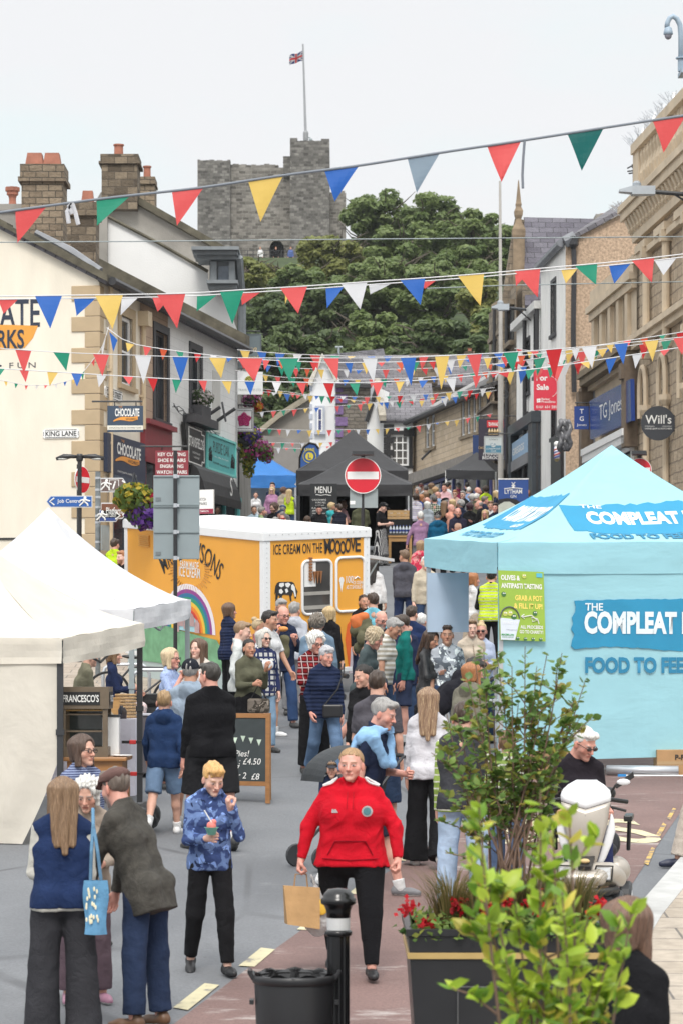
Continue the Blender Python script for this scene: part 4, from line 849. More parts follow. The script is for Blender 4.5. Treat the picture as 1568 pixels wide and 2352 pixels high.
def frect(fr,u0,u1,v0,v1):a0,b1=fr.hit(u0,v0);a1,_=fr.hit(u1,v0);_,b0=fr.hit(u0,v1);return (a0,a1,b0,b1)
wA=frect(FL,277,303,722,882);
mb=MB();wall(mb,FL,0,aB,g0,zE,[wA]);mb.build('street_wall',CREAM,corner)
Zw(FL,*wA,corner,nx=1,ny=2,surround=TAN,sw=.24,sill=TAN,fw=.09,dep=.1)
mb=MB()
for k in range(11):
	vt=655+71.4*k;zt=GLn.hit(228,vt)[1];h=GLn.hit(228,vt)[1]-GLn.hit(228,vt+34)[1];h2=GLn.hit(228,vt)[1]-GLn.hit(228,vt+71.4)[1]
	mb.hexa([GLn.p(-.66,zt-h,.035),FL.p(0,zt-h,.03)+GLn.n*.035,FL.p(.30,zt-h,.03),GLn.p(-.66,zt-h,-.1),GLn.p(-.66,zt,.035),FL.p(0,zt,.03)+GLn.n*.035,FL.p(.30,zt,.03),GLn.p(-.66,zt,-.1)])
	mb.hexa([GLn.p(-.34,zt-h2+.012,.03),FL.p(0,zt-h2+.012,.026)+GLn.n*.03,FL.p(.6,zt-h2+.012,.026),GLn.p(-.34,zt-h2+.012,-.1),GLn.p(-.34,zt-h-.012,.03),FL.p(0,zt-h-.012,.026)+GLn.n*.03,FL.p(.6,zt-h-.012,.026),GLn.p(-.34,zt-h-.012,-.1)])
mb.build('quoins',TAN,corner,bevel=.012)
mb=MB();pipe(mb,FL,.62,g0,zE-.1,.055,.1);pipe(mb,FL,aB-.02,FL.hit(320,985)[1],zE-.75,.055,.1)
mb.fbox(FL,aB-.2,aB+.16,zE-.75,zE-.4,0,.26);mb.build('drainpipe',mat((.56,.45,.31),.6,.08),corner)
zl=GLn.hit(60,1237)[1];mb=MB();mb.fbox(GLn,-9,-.68,zl-.025,zl+.02,0,.03);mb.build('cable_trunking',mt_black,corner)
IN=-FL.n;ov=.25;RW=-rid;zR=zE+RW*rise
def rp(a,w):return FL.p(a,zE+w*rise)+IN*w
Zr('roof',[rp(-.12,-ov),rp(LEN,-ov),rp(LEN,RW),rp(-.12,RW)],SLATE,corner)
Zr('roof',[rp(LEN,RW),rp(-.12,RW),FL.p(-.12,zE)+IN*2*RW,FL.p(LEN,zE)+IN*2*RW][2:]+[rp(LEN,RW),rp(-.12,RW)],SLATE,corner)
mb=MB();rg=random.Random(5)
for i in range(16):
	w0,w1=RW*i/16-ov,RW*(i+1)/16-ov;h=.06+rg.random()*.10
	mb.hexa([rp(-.22,w0)+Vector((0,0,-.05)),rp(.25,w0)+Vector((0,0,-.05)),rp(.25,w1)+Vector((0,0,-.05)),rp(-.22,w1)+Vector((0,0,-.05)),rp(-.22,w0)+Vector((0,0,h)),rp(.25,w0)+Vector((0,0,h)),rp(.25,w1)+Vector((0,0,h)),rp(-.22,w1)+Vector((0,0,h))])
mb.build('verge',MOSS,corner)
mb=MB();mb.hexa([rp(LEN-.05,-ov),rp(LEN+.4,-ov),rp(LEN+.4,RW),rp(LEN-.05,RW)]+[q+Vector((0,0,.42)) for q in (rp(LEN-.05,-ov),rp(LEN+.4,-ov),rp(LEN+.4,RW),rp(LEN-.05,RW))]);mb.build('coping',MOSS,corner)
mb=MB();mb.tube([rp(-.1,-ov-.09)+Vector((0,0,.02)),rp(LEN+.1,-ov-.09)+Vector((0,0,.02))],.10,8);mb.fbox(FL,-.1,LEN,zE-.16,zE-.03,0,.06)
mb.build('gutter',GUT,corner)
mb=MB();mb.tube([rp(.05,-.02)+Vector((0,0,.12)),rp(.3,.8)+Vector((0,0,.2)),rp(.2,1.6)+Vector((0,0,.22))],[.08,.12,.07],6);mb.tube([rp(.2,2.5)+Vector((0,0,.2)),rp(.2,4)+Vector((0,0,.25))],[.09,.07],6);mb.build('lead_flashing',LEAD,corner)
BRN=brick((.52,.38,.28),(.48,.35,.26),(.26,.2,.16),.62,.3,.008,.9,.2,stain=.15,name='brown_ashlar',wob=.03)
mid=Zt('shop_building','brown ashlar shop with one dark first floor window beside the cream corner building','building',(FL.p(aB,0).x,FL.p(aB,0).y,G(66)))
wB=frect(FL,356,383,757,962);mb=MB();wall(mb,FL,aB,aC,g0,zE-.02,[wB]);mb.build('wall',BRN,mid)
Zw(FL,*wB,mid,fm=DGREY,nx=2,ny=2,surround=DGREY,sw=.2,sill=DGREY,fw=.08)
whs=Zt('white_shop_building','white painted stone shop with a flower box and teal fascia, left of the street','building',(FL.p(aC,0).x,FL.p(aC,0).y,G(70)))
wC=frect(FL,438,460,800,940);wD=frect(FL,488,505,850,990)
mb=MB();wall(mb,FL,aC,LEN,g0,zE-.02,[wC]);mb.build('wall',WPAINT,whs);mb=MB();mb.prism([FL.p(LEN,g0),FL.p(LEN,zE),FL.p(LEN,zE)+IN*5,FL.p(LEN,g0)+IN*5],-FL.x*.3);mb.build('end_wall',WPAINT,whs)
w=Zw(FL,*wC,whs,fm=DGREY,nx=2,ny=2,surround=DGREY,sw=.18,sill=DGREY,fw=.07)
mb=MB();mb.fbox(FL,wC[0],wC[1],wC[2]-.25,wC[2]+.12,.02,.3);mb.build('window_box',DGREY,whs)
rgn=np.random.RandomState(4)
def flowerblob(name,c,rx,rz,n,cols,size,pa,seed=0,ry=None):
	rg=np.random.RandomState(seed);d=rg.randn(n,3);d/=np.linalg.norm(d,axis=1)[:,None];rad=rg.rand(n)**.4;cs=np.array(c)+d*rad[:,None]*V3(rx,ry or rx,rz);cl=np.array([cols[i] for i in rg.randint(0,len(cols),n)])*(.8+.4*rg.rand(n,1))
	o=bpy.data.objects.new(name,leafmesh(name,cs,d,np.full(n,size)*rg.uniform(.6,1.2,n),cl,rg));link(o,pa);o.data.materials.append(LEAF);return o
V3=lambda *a:np.array(a,dtype=np.float64)
flowerblob('flowers',FL.p((wC[0]+wC[1])/2,wC[2]+.32,.15),.36,.26,420,[(.08,.12,.05),(.05,.08,.03),(.55,.5,.5)],.07,whs,1)
mb=MB();mb.fbox(FL,wD[0],wD[1],wD[2],wD[3],0,.02);mb.build('blocked_window',mat((.56,.55,.52),.8,.05),whs)
mb=MB()
for u,v in ((462,965),(497,968)):a,b=FL.hit(u,v);mb.tube([FL.p(a,b,0),FL.p(a+.1,b+.35,.5)],.05,6)
for u,v in ((460,950),(496,960)):a,b=FL.hit(u,v);mb.tube([FL.p(a+.3,b+.45,.1),FL.p(a-.1,b-.1,.3)],.03,5)
mb.build('bracket',mt_dark,whs)
mb=MB()
for k in range(3):
	pts=[]
	for i in range(24):t=i/23;pts.append(FL.p(aC+.1+(LEN-aC-.3)*t,FL.hit(470,995)[1]+.35-.6*t+.05*math.sin(i*1.7+k*2)+k*.04,.1+.03*math.sin(i*2.1+k)))
	mb.tube(pts,.012,4)
mb.build('cables',mt_dark,whs)
def Zz(pa,a0,a1,z0,z1,fr,fm,col=None,n=2):
	m=MB();m.fbox(fr,a0,a1,z0,z0+.55,.02,.08)
	for i in range(n+1):x=a0+(a1-a0-.14)*i/n;m.fbox(fr,x,x+.14,z0+.55,z1,.02,.10)
	m.fbox(fr,a0,a1,z1-.12,z1,.10,.14);s=m.build('shopfront',fm,pa);m=MB();m.quad(fr.p(a0,z0+.5,.04),fr.p(a1,z0+.5,.04),fr.p(a1,z1,.04),fr.p(a0,z1,.04));m.build('pane',mt_glass,s);return s
def fascia(pa,fr,q,m,c=.12,t=.1,name='shop_sign'):
	"""sign panel whose front face has the pixel corners q = tl,tr,br,bl seen on plane c"""
	h=[fr.hit(u,v,c) for u,v in q];mb=MB();f=[fr.p(a,b,c) for a,b in h];mb.prism([f[3],f[2],f[1],f[0]],-fr.n*t);o=mb.build(name,m,pa)
	a0=(h[0][0]+h[3][0])/2;a1=(h[1][0]+h[2][0])/2;zc=sum(x[1] for x in h)/4;sl=((h[1][1]-h[0][1])+(h[2][1]-h[3][1]))/2/(a1-a0);x=(fr.x+Vector((0,0,sl))).normalized()
	return o,(fr.p((a0+a1)/2,zc,c),x,Vector((0,0,1))),abs(a1-a0),(h[0][1]-h[3][1]+h[1][1]-h[2][1])/2
gA=G(65);s,f,w,h=fascia(corner,FL,[(247,993),(335,1020),(335,1110),(247,1083)],NAVY)
T_OR=mat((.72,.30,.05),.5,.04);T_W=mat((.78,.78,.76),.5,.02);T_K=mat((.02,.02,.022),.5,0);T_GOLD=mat((.62,.45,.22),.4,.1)
def chocologo(f,w,h,pa,t_up=.12):
	Zx('CHOCOLATE',T_W,at3(f,w*.05,h*.17),w=w*.62,h=h*.36,pa=pa,bd=.03);Zx('THE',T_OR,at3(f,-w*.12,h*.42),w=w*.09,h=h*.07,pa=pa)
	m=MB();n=14;up=[];dn=[]
	for i in range(n+1):t=i/n;x=w*(-.30+.62*t);yb=h*(-.22+.05*math.sin(t*6.28)+.10*t);up.append((x,yb+h*(.03+.13*math.sin(t*2.2)**1.2)));dn.append((x,yb-h*.03))
	Zp(m,f,dn+up[::-1],.006,.006);m.build('swoosh',T_OR,pa);Zx('WORKS',T_K,at3(f,w*.15,-h*.13),w=w*.28,h=h*.10,pa=pa,ext=.012)
chocologo(at3(f,0,h*.04,.002),w,h*.85,s);Zx('CHOCOLATE COFFEE CAKE',T_W,at3(f,0,-h*.4),w=w*.5,h=h*.045,pa=s)
Zz(corner,.75,aB-.1,gA-.3,FL.hit(260,1092)[1],FL,mat((.05,.07,.11),.5,.1),n=2)
zB=FL.hit(345,1045)[1];mb=MB();mb.fbox(FL,aB+.02,aC-.02,zB-.1,zB+.7,.0,.12);mb.fbox(FL,aB,aC,zB+.7,zB+.82,.0,.25);mb.build('shop_sign',mat((.22,.025,.035),.5,.1),mid);Zz(mid,aB+.05,aC-.05,gA-.2,zB-.1,FL,mat((.2,.02,.03),.5,.1),n=2)
s,f,w,h=fascia(whs,FL,[(425,968),(473,993),(472,1076),(434,1067)],mt_black,c=.14);
Zx('STANSFIELDS',T_W,at3(f,0,h*.10),w=w*.78,h=h*.26,pa=s,bd=.012);Zx('SANDWICH BAR & DELI',T_W,at3(f,0,-h*.17),w=w*.4,h=h*.05,pa=s);Zx('T: 01200 427237',T_W,at3(f,0,-h*.28),w=w*.3,h=h*.045,pa=s)
m=MB()
for x0,y0,x1,y1 in ((-.4,.44,.28,.44),(.28,.44,.28,.36),(.28,.36,.42,.36),(.42,.36,.42,-.34),(.42,-.34,.3,-.34),(.3,-.34,.3,-.44),(.3,-.44,-.4,-.44),(-.4,-.44,-.4,.44)):
	cx,cy=(x0+x1)/2*w,(y0+y1)/2*h;Zb(m,f,max(.03,abs(x1-x0)*w),max(.03,abs(y1-y0)*h),.01,cx,cy,.008)
m.build('border',T_W,s)
m=MB();zc=FL.hit(430,962)[1];m.fbox(FL,FL.hit(420,965)[0],FL.hit(474,990)[0],zc-.12,zc+.1,0,.34);m.build('cornice',DGREY,whs)
TEAL=mat((.10,.42,.42),.5,.05);s,f,w,h=fascia(whs,FL,[(475,991),(541,1017),(541,1098),(474,1077)],TEAL,c=.14)
Zx('PURDIE OAK',T_K,at3(f,0,h*.17),w=w*.56,h=h*.3,pa=s);Zx('cakes  coffee  gifts  flowers',T_W,at3(f,0,-h*.09),w=w*.5,h=h*.06,pa=s);Zx('01200 423899   www.purdieoak.co.uk',T_K,at3(f,0,-h*.27),w=w*.56,h=h*.08,pa=s)
m=MB();Zb(m,f,w,.06,.05,0,h*.47,.04);Zb(m,f,w,.06,.05,0,-h*.47,.04);Zb(m,f,.05,h,.05,w*.485,0,.04);Zb(m,f,.05,h,.05,-w*.485,0,.04);m.build('sign_frame',mat((.2,.6,.56),.5,.05),s)
m=MB()
for sx in (-1,1):
	for i in range(7):x=w*(.33+.02*i)*sx;y=h*(-.1+.05*((i*37)%5));m.tube([at3(f,x,-h*.25,.01)[0],at3(f,x+.02,y,.01)[0]],.008,4);disc(m,f,.045,x+.02,y,.014,.006,8)
m.build('flower_motif',T_K,s)
aw=MB();za,zb=FL.hit(440,1068)[1],FL.hit(440,1068)[1]-.75;a0,a1=FL.hit(428,1068)[0],FL.hit(512,1080)[0];prof=[(.14,za),(.3,za-.12),(.45,za-.45),(.52,zb),(.52,zb-.22)]
for i in range(4):(c0_,z0_),(c1_,z1_)=prof[i],prof[i+1];aw.quad(FL.p(a0,z1_,c1_),FL.p(a1,z1_,c1_),FL.p(a1,z0_,c0_),FL.p(a0,z0_,c0_))
for a in (a0,a1):aw.add([FL.p(a,z,c) for c,z in prof[:4]]+[FL.p(a,zb,.14)],[(0,1,2,3,4)])
awo=aw.build('awning',Zc((.016,.016,.018),.6,0,wr=.2),whs);awo.modifiers.new('thick','SOLIDIFY').thickness=.02
Zx('S',T_W,(FL.p(a0+(a1-a0)*.72,za-.42,.47),FL.x,Vector((0,0,1))),h=.5,pa=awo,ext=.04)
Zz(whs,aC+.1,FL.hit(472,1090)[0],gA,zb+.2,FL,DGREY,n=2);Zz(whs,FL.hit(474,1090)[0],LEN-.1,gA+.2,zb+.2,FL,TEAL,n=2)
def onwall(fr,u,v,c=.004):a,b=fr.hit(u,v);return (fr.p(a,b,c),fr.x,Vector((0,0,1)))
ppg=FPX/63.2;LETT=mat((.025,.035,.06),.7,.05)
Zx('CHOCOLATE',LETT,onwall(GLn,92,718),h=66/ppg,w=330/ppg,al='RIGHT',pa=corner,bd=.012,name='painted_lettering',ext=.002)
m=MB();f=onwall(GLn,0,770);Zp(m,f,[(-3.2,.05),(-2.2,.22),(-1,.26),(.2,.24),(.92,.2),(.80,-.08),(.6,-.3),(-.2,-.34),(-1.4,-.22),(-2.6,-.3)],.006,.004);m.build('painted_swoosh',mat((.72,.33,.06),.8,.05),corner)
Zx('WORKS',LETT,onwall(GLn,56,778),h=44/ppg,w=140/ppg,al='RIGHT',pa=corner,bd=.02,name='painted_lettering',ext=.012)
Zx('•  F U N',LETT,onwall(GLn,-2,840),h=13/ppg,w=88/ppg,al='LEFT',pa=corner,name='painted_lettering',ext=.002)
def plate_sign(name,lb,f,w,h,txt,m=mt_white,tm=T_K,bd=.02,pa=None,tw=.85,th=.55,border=True):
	s=Zt(name,lb,'sign',f[0]);g=(Vector((0,0,0)),f[1],f[2]);mb=MB();c=h*.18;Zp(mb,g,[(-w/2+c,-h/2),(w/2-c,-h/2),(w/2,-h/2+c),(w/2,h/2-c),(w/2-c,h/2),(-w/2+c,h/2),(-w/2,h/2-c),(-w/2,-h/2+c)],.03,.03)
	b=mb.build('panel',m,s);Zx(txt,tm,at3(g,0,0,.03),w=w*tw,h=h*th,pa=s,bd=bd)
	if border:
		mb=MB();e=.012
		for sx in (-1,1):Zb(mb,g,e,h-3*c,.004,sx*(w/2-.02),0,.034);Zb(mb,g,w-3*c,e,.004,0,sx*(h/2-.02),.034)
		mb.build('border',tm,s)
	return s
plate_sign('street_name_sign','white cast street name plate on the cream gable wall beside the quoins',onwall(GLn,141,996),87/ppg,21/ppg,'KING LANE')
plate_sign('street_name_sign','small white street name plate high on the cream street wall above the chocolate sign',onwall(FL,259,906),1.45,.26,'CASTLE STREET')
settle(corner);settle(mid);settle(whs)
DS2=brick((.28,.215,.15),(.40,.315,.22),(.13,.11,.085),.32,.16,.012,.92,.7,stain=.35,name='chimney_stone')
DS3=brick((.11,.085,.06),(.34,.27,.19),(.15,.12,.09),.38,.22,.014,.92,.7,stain=.4,name='patchy_stone',wob=.1)
def stack(lb,u0,u1,v0,v1,d,m,pots,depth=1.0):
	t=Zt('chimney_stack',lb,'chimney',P((u0+u1)/2,v1,d));chimney(t,u0,u1,v0,v1,d,m,pots,depth,name='stack');settle(t);return t
stack('broad sooty stone chimney stack with two square clay pots over the cream gable',44,150,376,600,67,DS2,[(55,97,345,'sq'),(96,137,345,'sq')])
stack('low pale stone chimney stack with one dark square pot between the two tall stacks',148,224,463,640,71,DS3,[(184,213,432,'sq')])
stack('small chimney with a crown shaped clay pot at the left picture edge',-30,75,468,560,72,GREND,[(10,37,422,'crown')])
tall=Zt('white_roughcast_house','tall house with white roughcast gable, grey chimney stack and leaded dormer','building',P(400,1300,79.5))
def gab(name,pts,d,m,pa,t=6.0,dx=0):mb=MB();mb.prism(poly(pts,d),Vector((dx,t,0)));return mb.build(name,m,pa)
gab('gable_wall',[(242,900),(242,497),(300,528),(365,562),(428,600),(478,626),(479,655),(500,672),(527,696),(540,745),(546,760),(546,900)],79.5,WREND,tall,8,-1.5)
gab('rear_gable',[(240,900),(232,440),(318,462),(420,520),(522,580),(545,640),(545,900)],80.4,GREND,tall,8,-1.5)
mb=MB()
for (u0,v0),(u1,v1),d_ in (((242,494),(365,558),79.42),((365,558),(478,623),79.42)):a,b=P(u0,v0,d_),P(u1,v1,d_);mb.tube([a,b],.05,5)
for (u0,v0),(u1,v1) in (((318,459),(420,517)),((420,517),(524,577))):a,b=P(u0,v0,80.2),P(u1,v1,80.2);mb.hexa([a+Vector((0,0,-.12)),b+Vector((0,0,-.12)),b+Vector((-.8,4,-.12)),a+Vector((-.8,4,-.12)),a+Vector((0,0,.1)),b+Vector((0,0,.1)),b+Vector((-.8,4,.1)),a+Vector((-.8,4,.1))])
mb.build('coping',MOSS,tall)
chimney(tall,229,320,353,480,80.0,DS3,[(257,281,322,'round')],1.2);chimney(tall,316,357,405,500,84,DS2,[(326,345,374,'round')],1.0)
mb=MB();a,b=P(228,470,79.3),P(247,900,79.3);mb.box(a.x,b.x,79.2,79.48,b.z,a.z-.3);mb.build('render_strip',GREND,tall)
BG=mat((.20,.22,.235),.6,.15,4,name='grey_blue_paint');dm=MB()
def db(u0,u1,v0,v1,d0,d1):a,b=P(u0,v1,79),P(u1,v0,79);dm.box(a.x,b.x,d0,d1,a.z,b.z)
db(483,542,600,652,78.6,79.4);db(486,500,606,652,78.4,78.62);db(528,541,606,652,78.4,78.62);db(456,546,596,604,78.2,79.42);db(449,549,588,596,78.0,79.44);db(445,552,580,587.5,77.8,79.46);db(478,549,652.5,660,78.1,79.45);db(482,546,660.5,668,78.3,79.44)
dm.build('dormer',BG,tall)
mb=MB();a,b=P(501,647,78.5),P(527,610,78.5);mb.box(a.x,b.x,78.55,78.58,a.z,b.z);mb.build('dormer_window',mat((.12,.15,.19),.2,.2),tall)
mb=MB();a=P(548,640,79);mb.tube([P(549,590,78.5),P(556,700,79.5),P(556,790,79.6)],.12,6);mb.build('drainpipe',BG,tall)
mb=MB();mb.prism(poly([(540,760),(546,765),(549,1250),(540,1250)],79.8),Vector((.1,8,0)));mb.build('street_wall',GREND,tall)
settle(tall)
def house(name,lb,u,v,d):return Zt(name,lb,'building',P(u,v,d))
gy=house('outbuilding','low grey rendered outbuilding with sloping roof below the dark trees',650,1100,122)
gab('wall',[(560,1235),(560,1030),(640,962),(716,915),(716,1235)],122,mat((.27,.25,.22),.95,.15,1,bmp=.4,bs=20),gy,7)
mb=MB();a,b,c_=P(556,1030,121.6),P(642,960,121.6),P(718,912,121.6);up=Vector((0,0,.28));bk=Vector((0,7.5,0))
mb.hexa([a,b,b+bk,a+bk,a+up,b+up,b+bk+up,a+bk+up]);mb.hexa([b,c_,c_+bk,b+bk,b+up,c_+up,c_+bk+up,b+bk+up]);mb.build('roof',mat((.29,.26,.2),.95,.3,2,bmp=.4,bs=9),gy)
gab('lean_to',[(570,1130),(570,1030),(606,1000),(690,1010),(690,1130)],119,mat((.24,.225,.21),.95,.2,1),gy,2)
for u in (590,606,618):mb=MB();mb.prism(poly([(u,1060),(u,1020),(u+6,1016),(u+6,1060)],118.9),Vector((0,.08,0)));mb.build('timber',mt_black,gy)
settle(gy)
wg=house('white_gable_house','narrow white gabled house with grey quoins and one blue window beyond the black stall',738,1060,116)
gab('gable_wall',[(712,1235),(712,880),(720,850),(741,818),(760,850),(772,872),(772,1235)],116,mat((.76,.77,.78),.85,.06,1),wg,9,2.4)
f=Fr((0,116,0),(1,0));LG=mat((.42,.45,.52),.8,.1)
mb=MB()
for k in range(9):
	for u in (711,769):a0,b1=f.hit(u-(1 if k%2 else 0),884+k*22);a1,b0=f.hit(u+(5 if k%2 else 4)+2,884+k*22+13);mb.fbox(f,a0,a1,b0,b1,.0,.04)
mb.build('quoins',LG,wg)
q=frect(f,729,741,938,992);f2=Fr((0,115.9,0),(1,0));Zw(f2,*q,wg,nx=1,ny=2,dep=-.02,surround=LG,sw=.1,sill=LG,gl=glass(col=(.05,.06,.16)))
Zr('roof',[P(772,875,116.2),P(900,878,121),P(880,800,124),P(741,815,116)],SLATE,wg)
mb=MB();mb.tube([P(711,884,115.8),P(741,816,115.8),P(773,874,115.8)],.12,5);mb.build('coping',mat((.55,.52,.45),.9,.2),wg);mb=MB();mb.tube([P(778,818,118),P(778,795,118)],.05,5);mb.tube([P(770,797,118),P(786,797,118)],.05,5);mb.build('aerial',mt_grey,wg);settle(wg)
ps=house('purple_quoin_house','rough grey stone house with purple painted quoins beside the white gable',806,1060,115)
gab('wall',[(770.6,1235),(770.6,888),(850,885),(850,1235)],115.3,brick((.22,.19,.155),(.31,.275,.23),(.17,.15,.13),.4,.16,.02,.95,.8,stain=.3,name='rubble',wob=.7),ps,6)
mb=MB()
for k in range(9):f3=Fr((0,115.28,0),(1,0));w_=48 if k%2 else 30;a0,b1=f3 .hit(771,880+k*26);a1,b0=f3 .hit(771+w_*.55,880+k*26+20);mb.fbox(f3,a0,a1,b0,b1,0,.05)
mb.build('quoins',mat((.16,.10,.22),.8,.25,8),ps);mb=MB();mb.box(P(770,0,115).x,P(852,0,115).x,114.9,115.3,P(0,890,115).z,P(0,882,115).z);mb.build('gutter',GUT,ps);settle(ps)
bw=house('black_and_white_house','white house with black quoins and a twelve pane window beside the buff stone inn',895,1080,110)
gab('end_gable',[(842,1235),(842,965),(850,955),(866,890),(880,895),(905,975),(905,1235)],111.5,mat((.72,.72,.71),.85,.1,1),bw,5,1.2)
f=Fr((0,110,0),(1,0));wq=frect(f,896,938,998,1070);mb=MB();a0,b1=f.hit(880,962);a1,b0=f.hit(947,1125);wall(mb,f,a0,a1,b0,b1,[wq]);mb.build('wall',mat((.74,.74,.73),.85,.06,1),bw)
Zw(f,*wq,bw,nx=3,ny=4,surround=mt_black,sw=.16,sill=mt_black,fw=.08,gl=glass(col=(.055,.05,.045)))
mb=MB()
for k in range(10):w_=24 if k%2==0 else 13;a_,b_=f.hit(880,975+k*14.5);c2_,d2_=f.hit(880+w_,975+k*14.5+(14 if k%2==0 else 14));mb.fbox(f,a_,c2_,d2_+.01,b_,.0,.04)
mb.build('quoins',mt_black,bw)
mb=MB();a_,b_=f.hit(926,985);mb.fbox(f,a_,a_+.45,b_-.3,b_+.02,0,.06);a_,b_=f.hit(893,966);mb.fbox(f,f.hit(880,0)[0],f.hit(948,0)[0],b_-.06,b_+.06,0,.12);mb.build('beam',mt_black,bw)
Zr('roof',[P(872,965,109.8),P(1000,965,109.8),P(990,880,113.5),P(857,880,113.5)],SLATE,bw)
mb=MB();mb.hexa([P(870,966,109.7),P(886,966,109.7),P(872,880,113.6),P(856,880,113.6)]+[q_+Vector((0,0,.22)) for q_ in (P(870,966,109.7),P(886,966,109.7),P(872,880,113.6),P(856,880,113.6))]);mb.build('coping',mat((.30,.27,.22),.9,.25),bw)
mb=MB();mb.tube([P(841,968,111.4),P(865,888,111.4)],.1,5);mb.build('bargeboard',mt_black,bw);settle(bw)
rb=house('slate_roofed_building','long slate roof with a pale stone chimney behind the black and white house',930,1000,128)
gab('wall',[(780,1000),(780,885),(1130,885),(1130,1000)],126,DSTONE,rb,6)
Zr('roof',[P(778,880,125.8),P(1140,885,125.8),P(1140,815,130),P(765,815,130)],slate(c1=(.13,.12,.13),c2=(.2,.185,.2)),rb)
chimney(rb,938,1008,812,880,123,DS3,[],1.2);chimney(rb,1066,1090,806,850,131,DS3,[(1074,1084,797,'round')],1);settle(rb)
I0=Vector((X(944,111),111,0));I1=Vector((X(1134,97),97,0));FI=Fr(I0,I1-I0);LI=(I1-I0).length
inn=Zt('stone_inn','long buff stone inn with white sash windows at the end of the street','building',(I0 .x,I0 .y,G(108)))
zI=FI.hit(944,962)[1];gI=G(111)-1.2;wi=[frect(FI,977,986,957,1032),frect(FI,990,999,954,1028),frect(FI,1059,1068,917,1004),frect(FI,1072,1081,913,1000),frect(FI,1085,1094,909,996),frect(FI,1097,1106,905,992)]
zt=FI.hit(1130,878)[1]
mb=MB();wall(mb,FI,0,LI,gI,zI,wi);mb.build('wall',STONE,inn);
for q in wi:Zw(FI,*q,inn,nx=1,ny=2,surround=STONE,sw=.1,sill=mat((.24,.19,.13),.9,.2),fw=.09,dep=.08)
inn_in=-FI.n
def ip(a,w):return FI.p(a,zI+w*.55)+inn_in*w
Zr('roof',[ip(-.2,-.35),ip(LI+.1,-.35),ip(LI+.1,5),ip(-.2,5)],slate(c1=(.09,.085,.085),c2=(.14,.135,.135)),inn)
mb=MB();mb.tube([ip(-.25,-.45),ip(LI,-.45)],.11,7);mb.fbox(FI,-.1,LI,zI-.22,zI,0,.1);pipe(mb,FI,LI-.5,gI,zI,.06,.1);mb.build('gutter',GUT,inn)
mb=MB();mb.hexa([ip(-.3,-.35),ip(.0,-.35),ip(.0,5),ip(-.3,5)]+[q_+Vector((0,0,.12)) for q_ in (ip(-.3,-.35),ip(.0,-.35),ip(.0,5),ip(-.3,5))]);mb.build('verge',mat((.5,.5,.5),.6,.1),inn)
a_,b_=FI.hit(960,1098);mb=MB();mb.fbox(FI,a_,LI,b_-.3,b_+.12,0,.5);mb.build('canopy',mat((.2,.18,.16),.8,.2),inn)
Zz(inn,a_+.5,LI-.2,gI+1.0,b_-.35,FI,mat((.05,.06,.2),.5,.1),n=6)
mb=MB();a_,b_=FI.hit(990,1044);mb.tube([FI.p(a_,b_+.2,0),FI.p(a_,b_-.2,.4)],.05,5);mb.build('bracket',mt_dark,inn);settle(inn)
XR=lambda d:12.4-.069*d
FRR=Fr((XR(101),101,0),(.069,-1));aD=lambda d:(101-d)/FRR.x.y*-1
def rthing(name,lb,d):return Zt(name,lb,'building',(XR(d),d,G(d)))
gR=G(66)-1.0
r4=rthing('pinnacled_stone_building','sooty stone building with a tall pinnacle and purple slate roof, right of the street',97)
a0,a1=0,aD(93.4);z4=FRR.hit(1160,680)[1];mb=MB();wall(mb,FRR,a0,a1,gR,z4,[]);mb.build('wall',DSTONE,r4)
mb=MB();mb.prism(poly([(1127,1235),(1127,700),(1143,688),(1143,1235)],101.2),Vector((1,3,0)));mb.build('end_wall',DSTONE,r4)
gab('gable',[(1148,900),(1152,690),(1172,560),(1183,498),(1203,505),(1206,600),(1216,700),(1216,900)],95.2,DSTONE,r4,.6)
sp=P(1190,498,95);k=95/FPX;mb=MB();mb.sqlathe([(13*k,-9),(13*k,1.0),(15*k,1.1),(15*k,1.3),(9*k,1.5),(6*k,1.68),(9*k,1.8),(10*k,1.95),(6*k,2.1),(7*k,2.2),(5.6*k,2.26),(1.2*k,3.0),(.2*k,3.05)],(sp.x,sp.y,sp.z-1.75));mb.build('pinnacle',mat((.22,.165,.11),.9,.3,3),r4)
Zr('roof',[P(1205,700,93),P(1400,700,93),P(1372,502,97),P(1202,498,97)],slate(c1=(.11,.10,.13),c2=(.19,.18,.215),w=.5,h=.32),r4)
chimney(r4,1366,1442,491,560,96,GREND,[(1380,1398,484,'round'),(1401,1419,484,'round'),(1432,1448,484,'round')],1.2)
ob=MB();h0=[FRR.hit(u,v,.9) for u,v in ((1137,935),(1164,925),(1164,1000),(1137,1005))];ob.fbox(FRR,aD(99.2),aD(95.5),FRR.hit(1150,990)[1],FRR.hit(1150,940)[1],0,.55);ob.fbox(FRR,aD(99.4),aD(95.3),FRR.hit(1150,940)[1],FRR.hit(1150,935)[1],0,.65);ob.build('oriel',mat((.16,.13,.10),.9,.3),r4)
mb=MB();pipe(mb,FRR,aD(98.6),gR,z4,.06,.1);pipe(mb,FRR,aD(95),gR,z4-.5,.07,.12);mb.build('drainpipe',GUT,r4)
for d0,d1,v0,v1 in ((100,98.9,760,850),(97.6,96.4,760,860),(95,93.9,720,800)):
	q=(aD(d0),aD(d1),FRR.hit(1160,v1)[1],FRR.hit(1160,v0)[1]);mb=MB();mb.fbox(FRR,*q,.0,.03);w_=mb.build('window',mat((.03,.03,.035),.25,.2),r4);mb=MB();mb.fbox(FRR,q[0]-.15,q[1]+.15,q[3],q[3]+.18,0,.16);mb.fbox(FRR,q[0]-.15,q[1]+.15,q[2]-.16,q[2],0,.2);mb.build('surround',mat((.2,.16,.115),.9,.2),w_)
settle(r4)
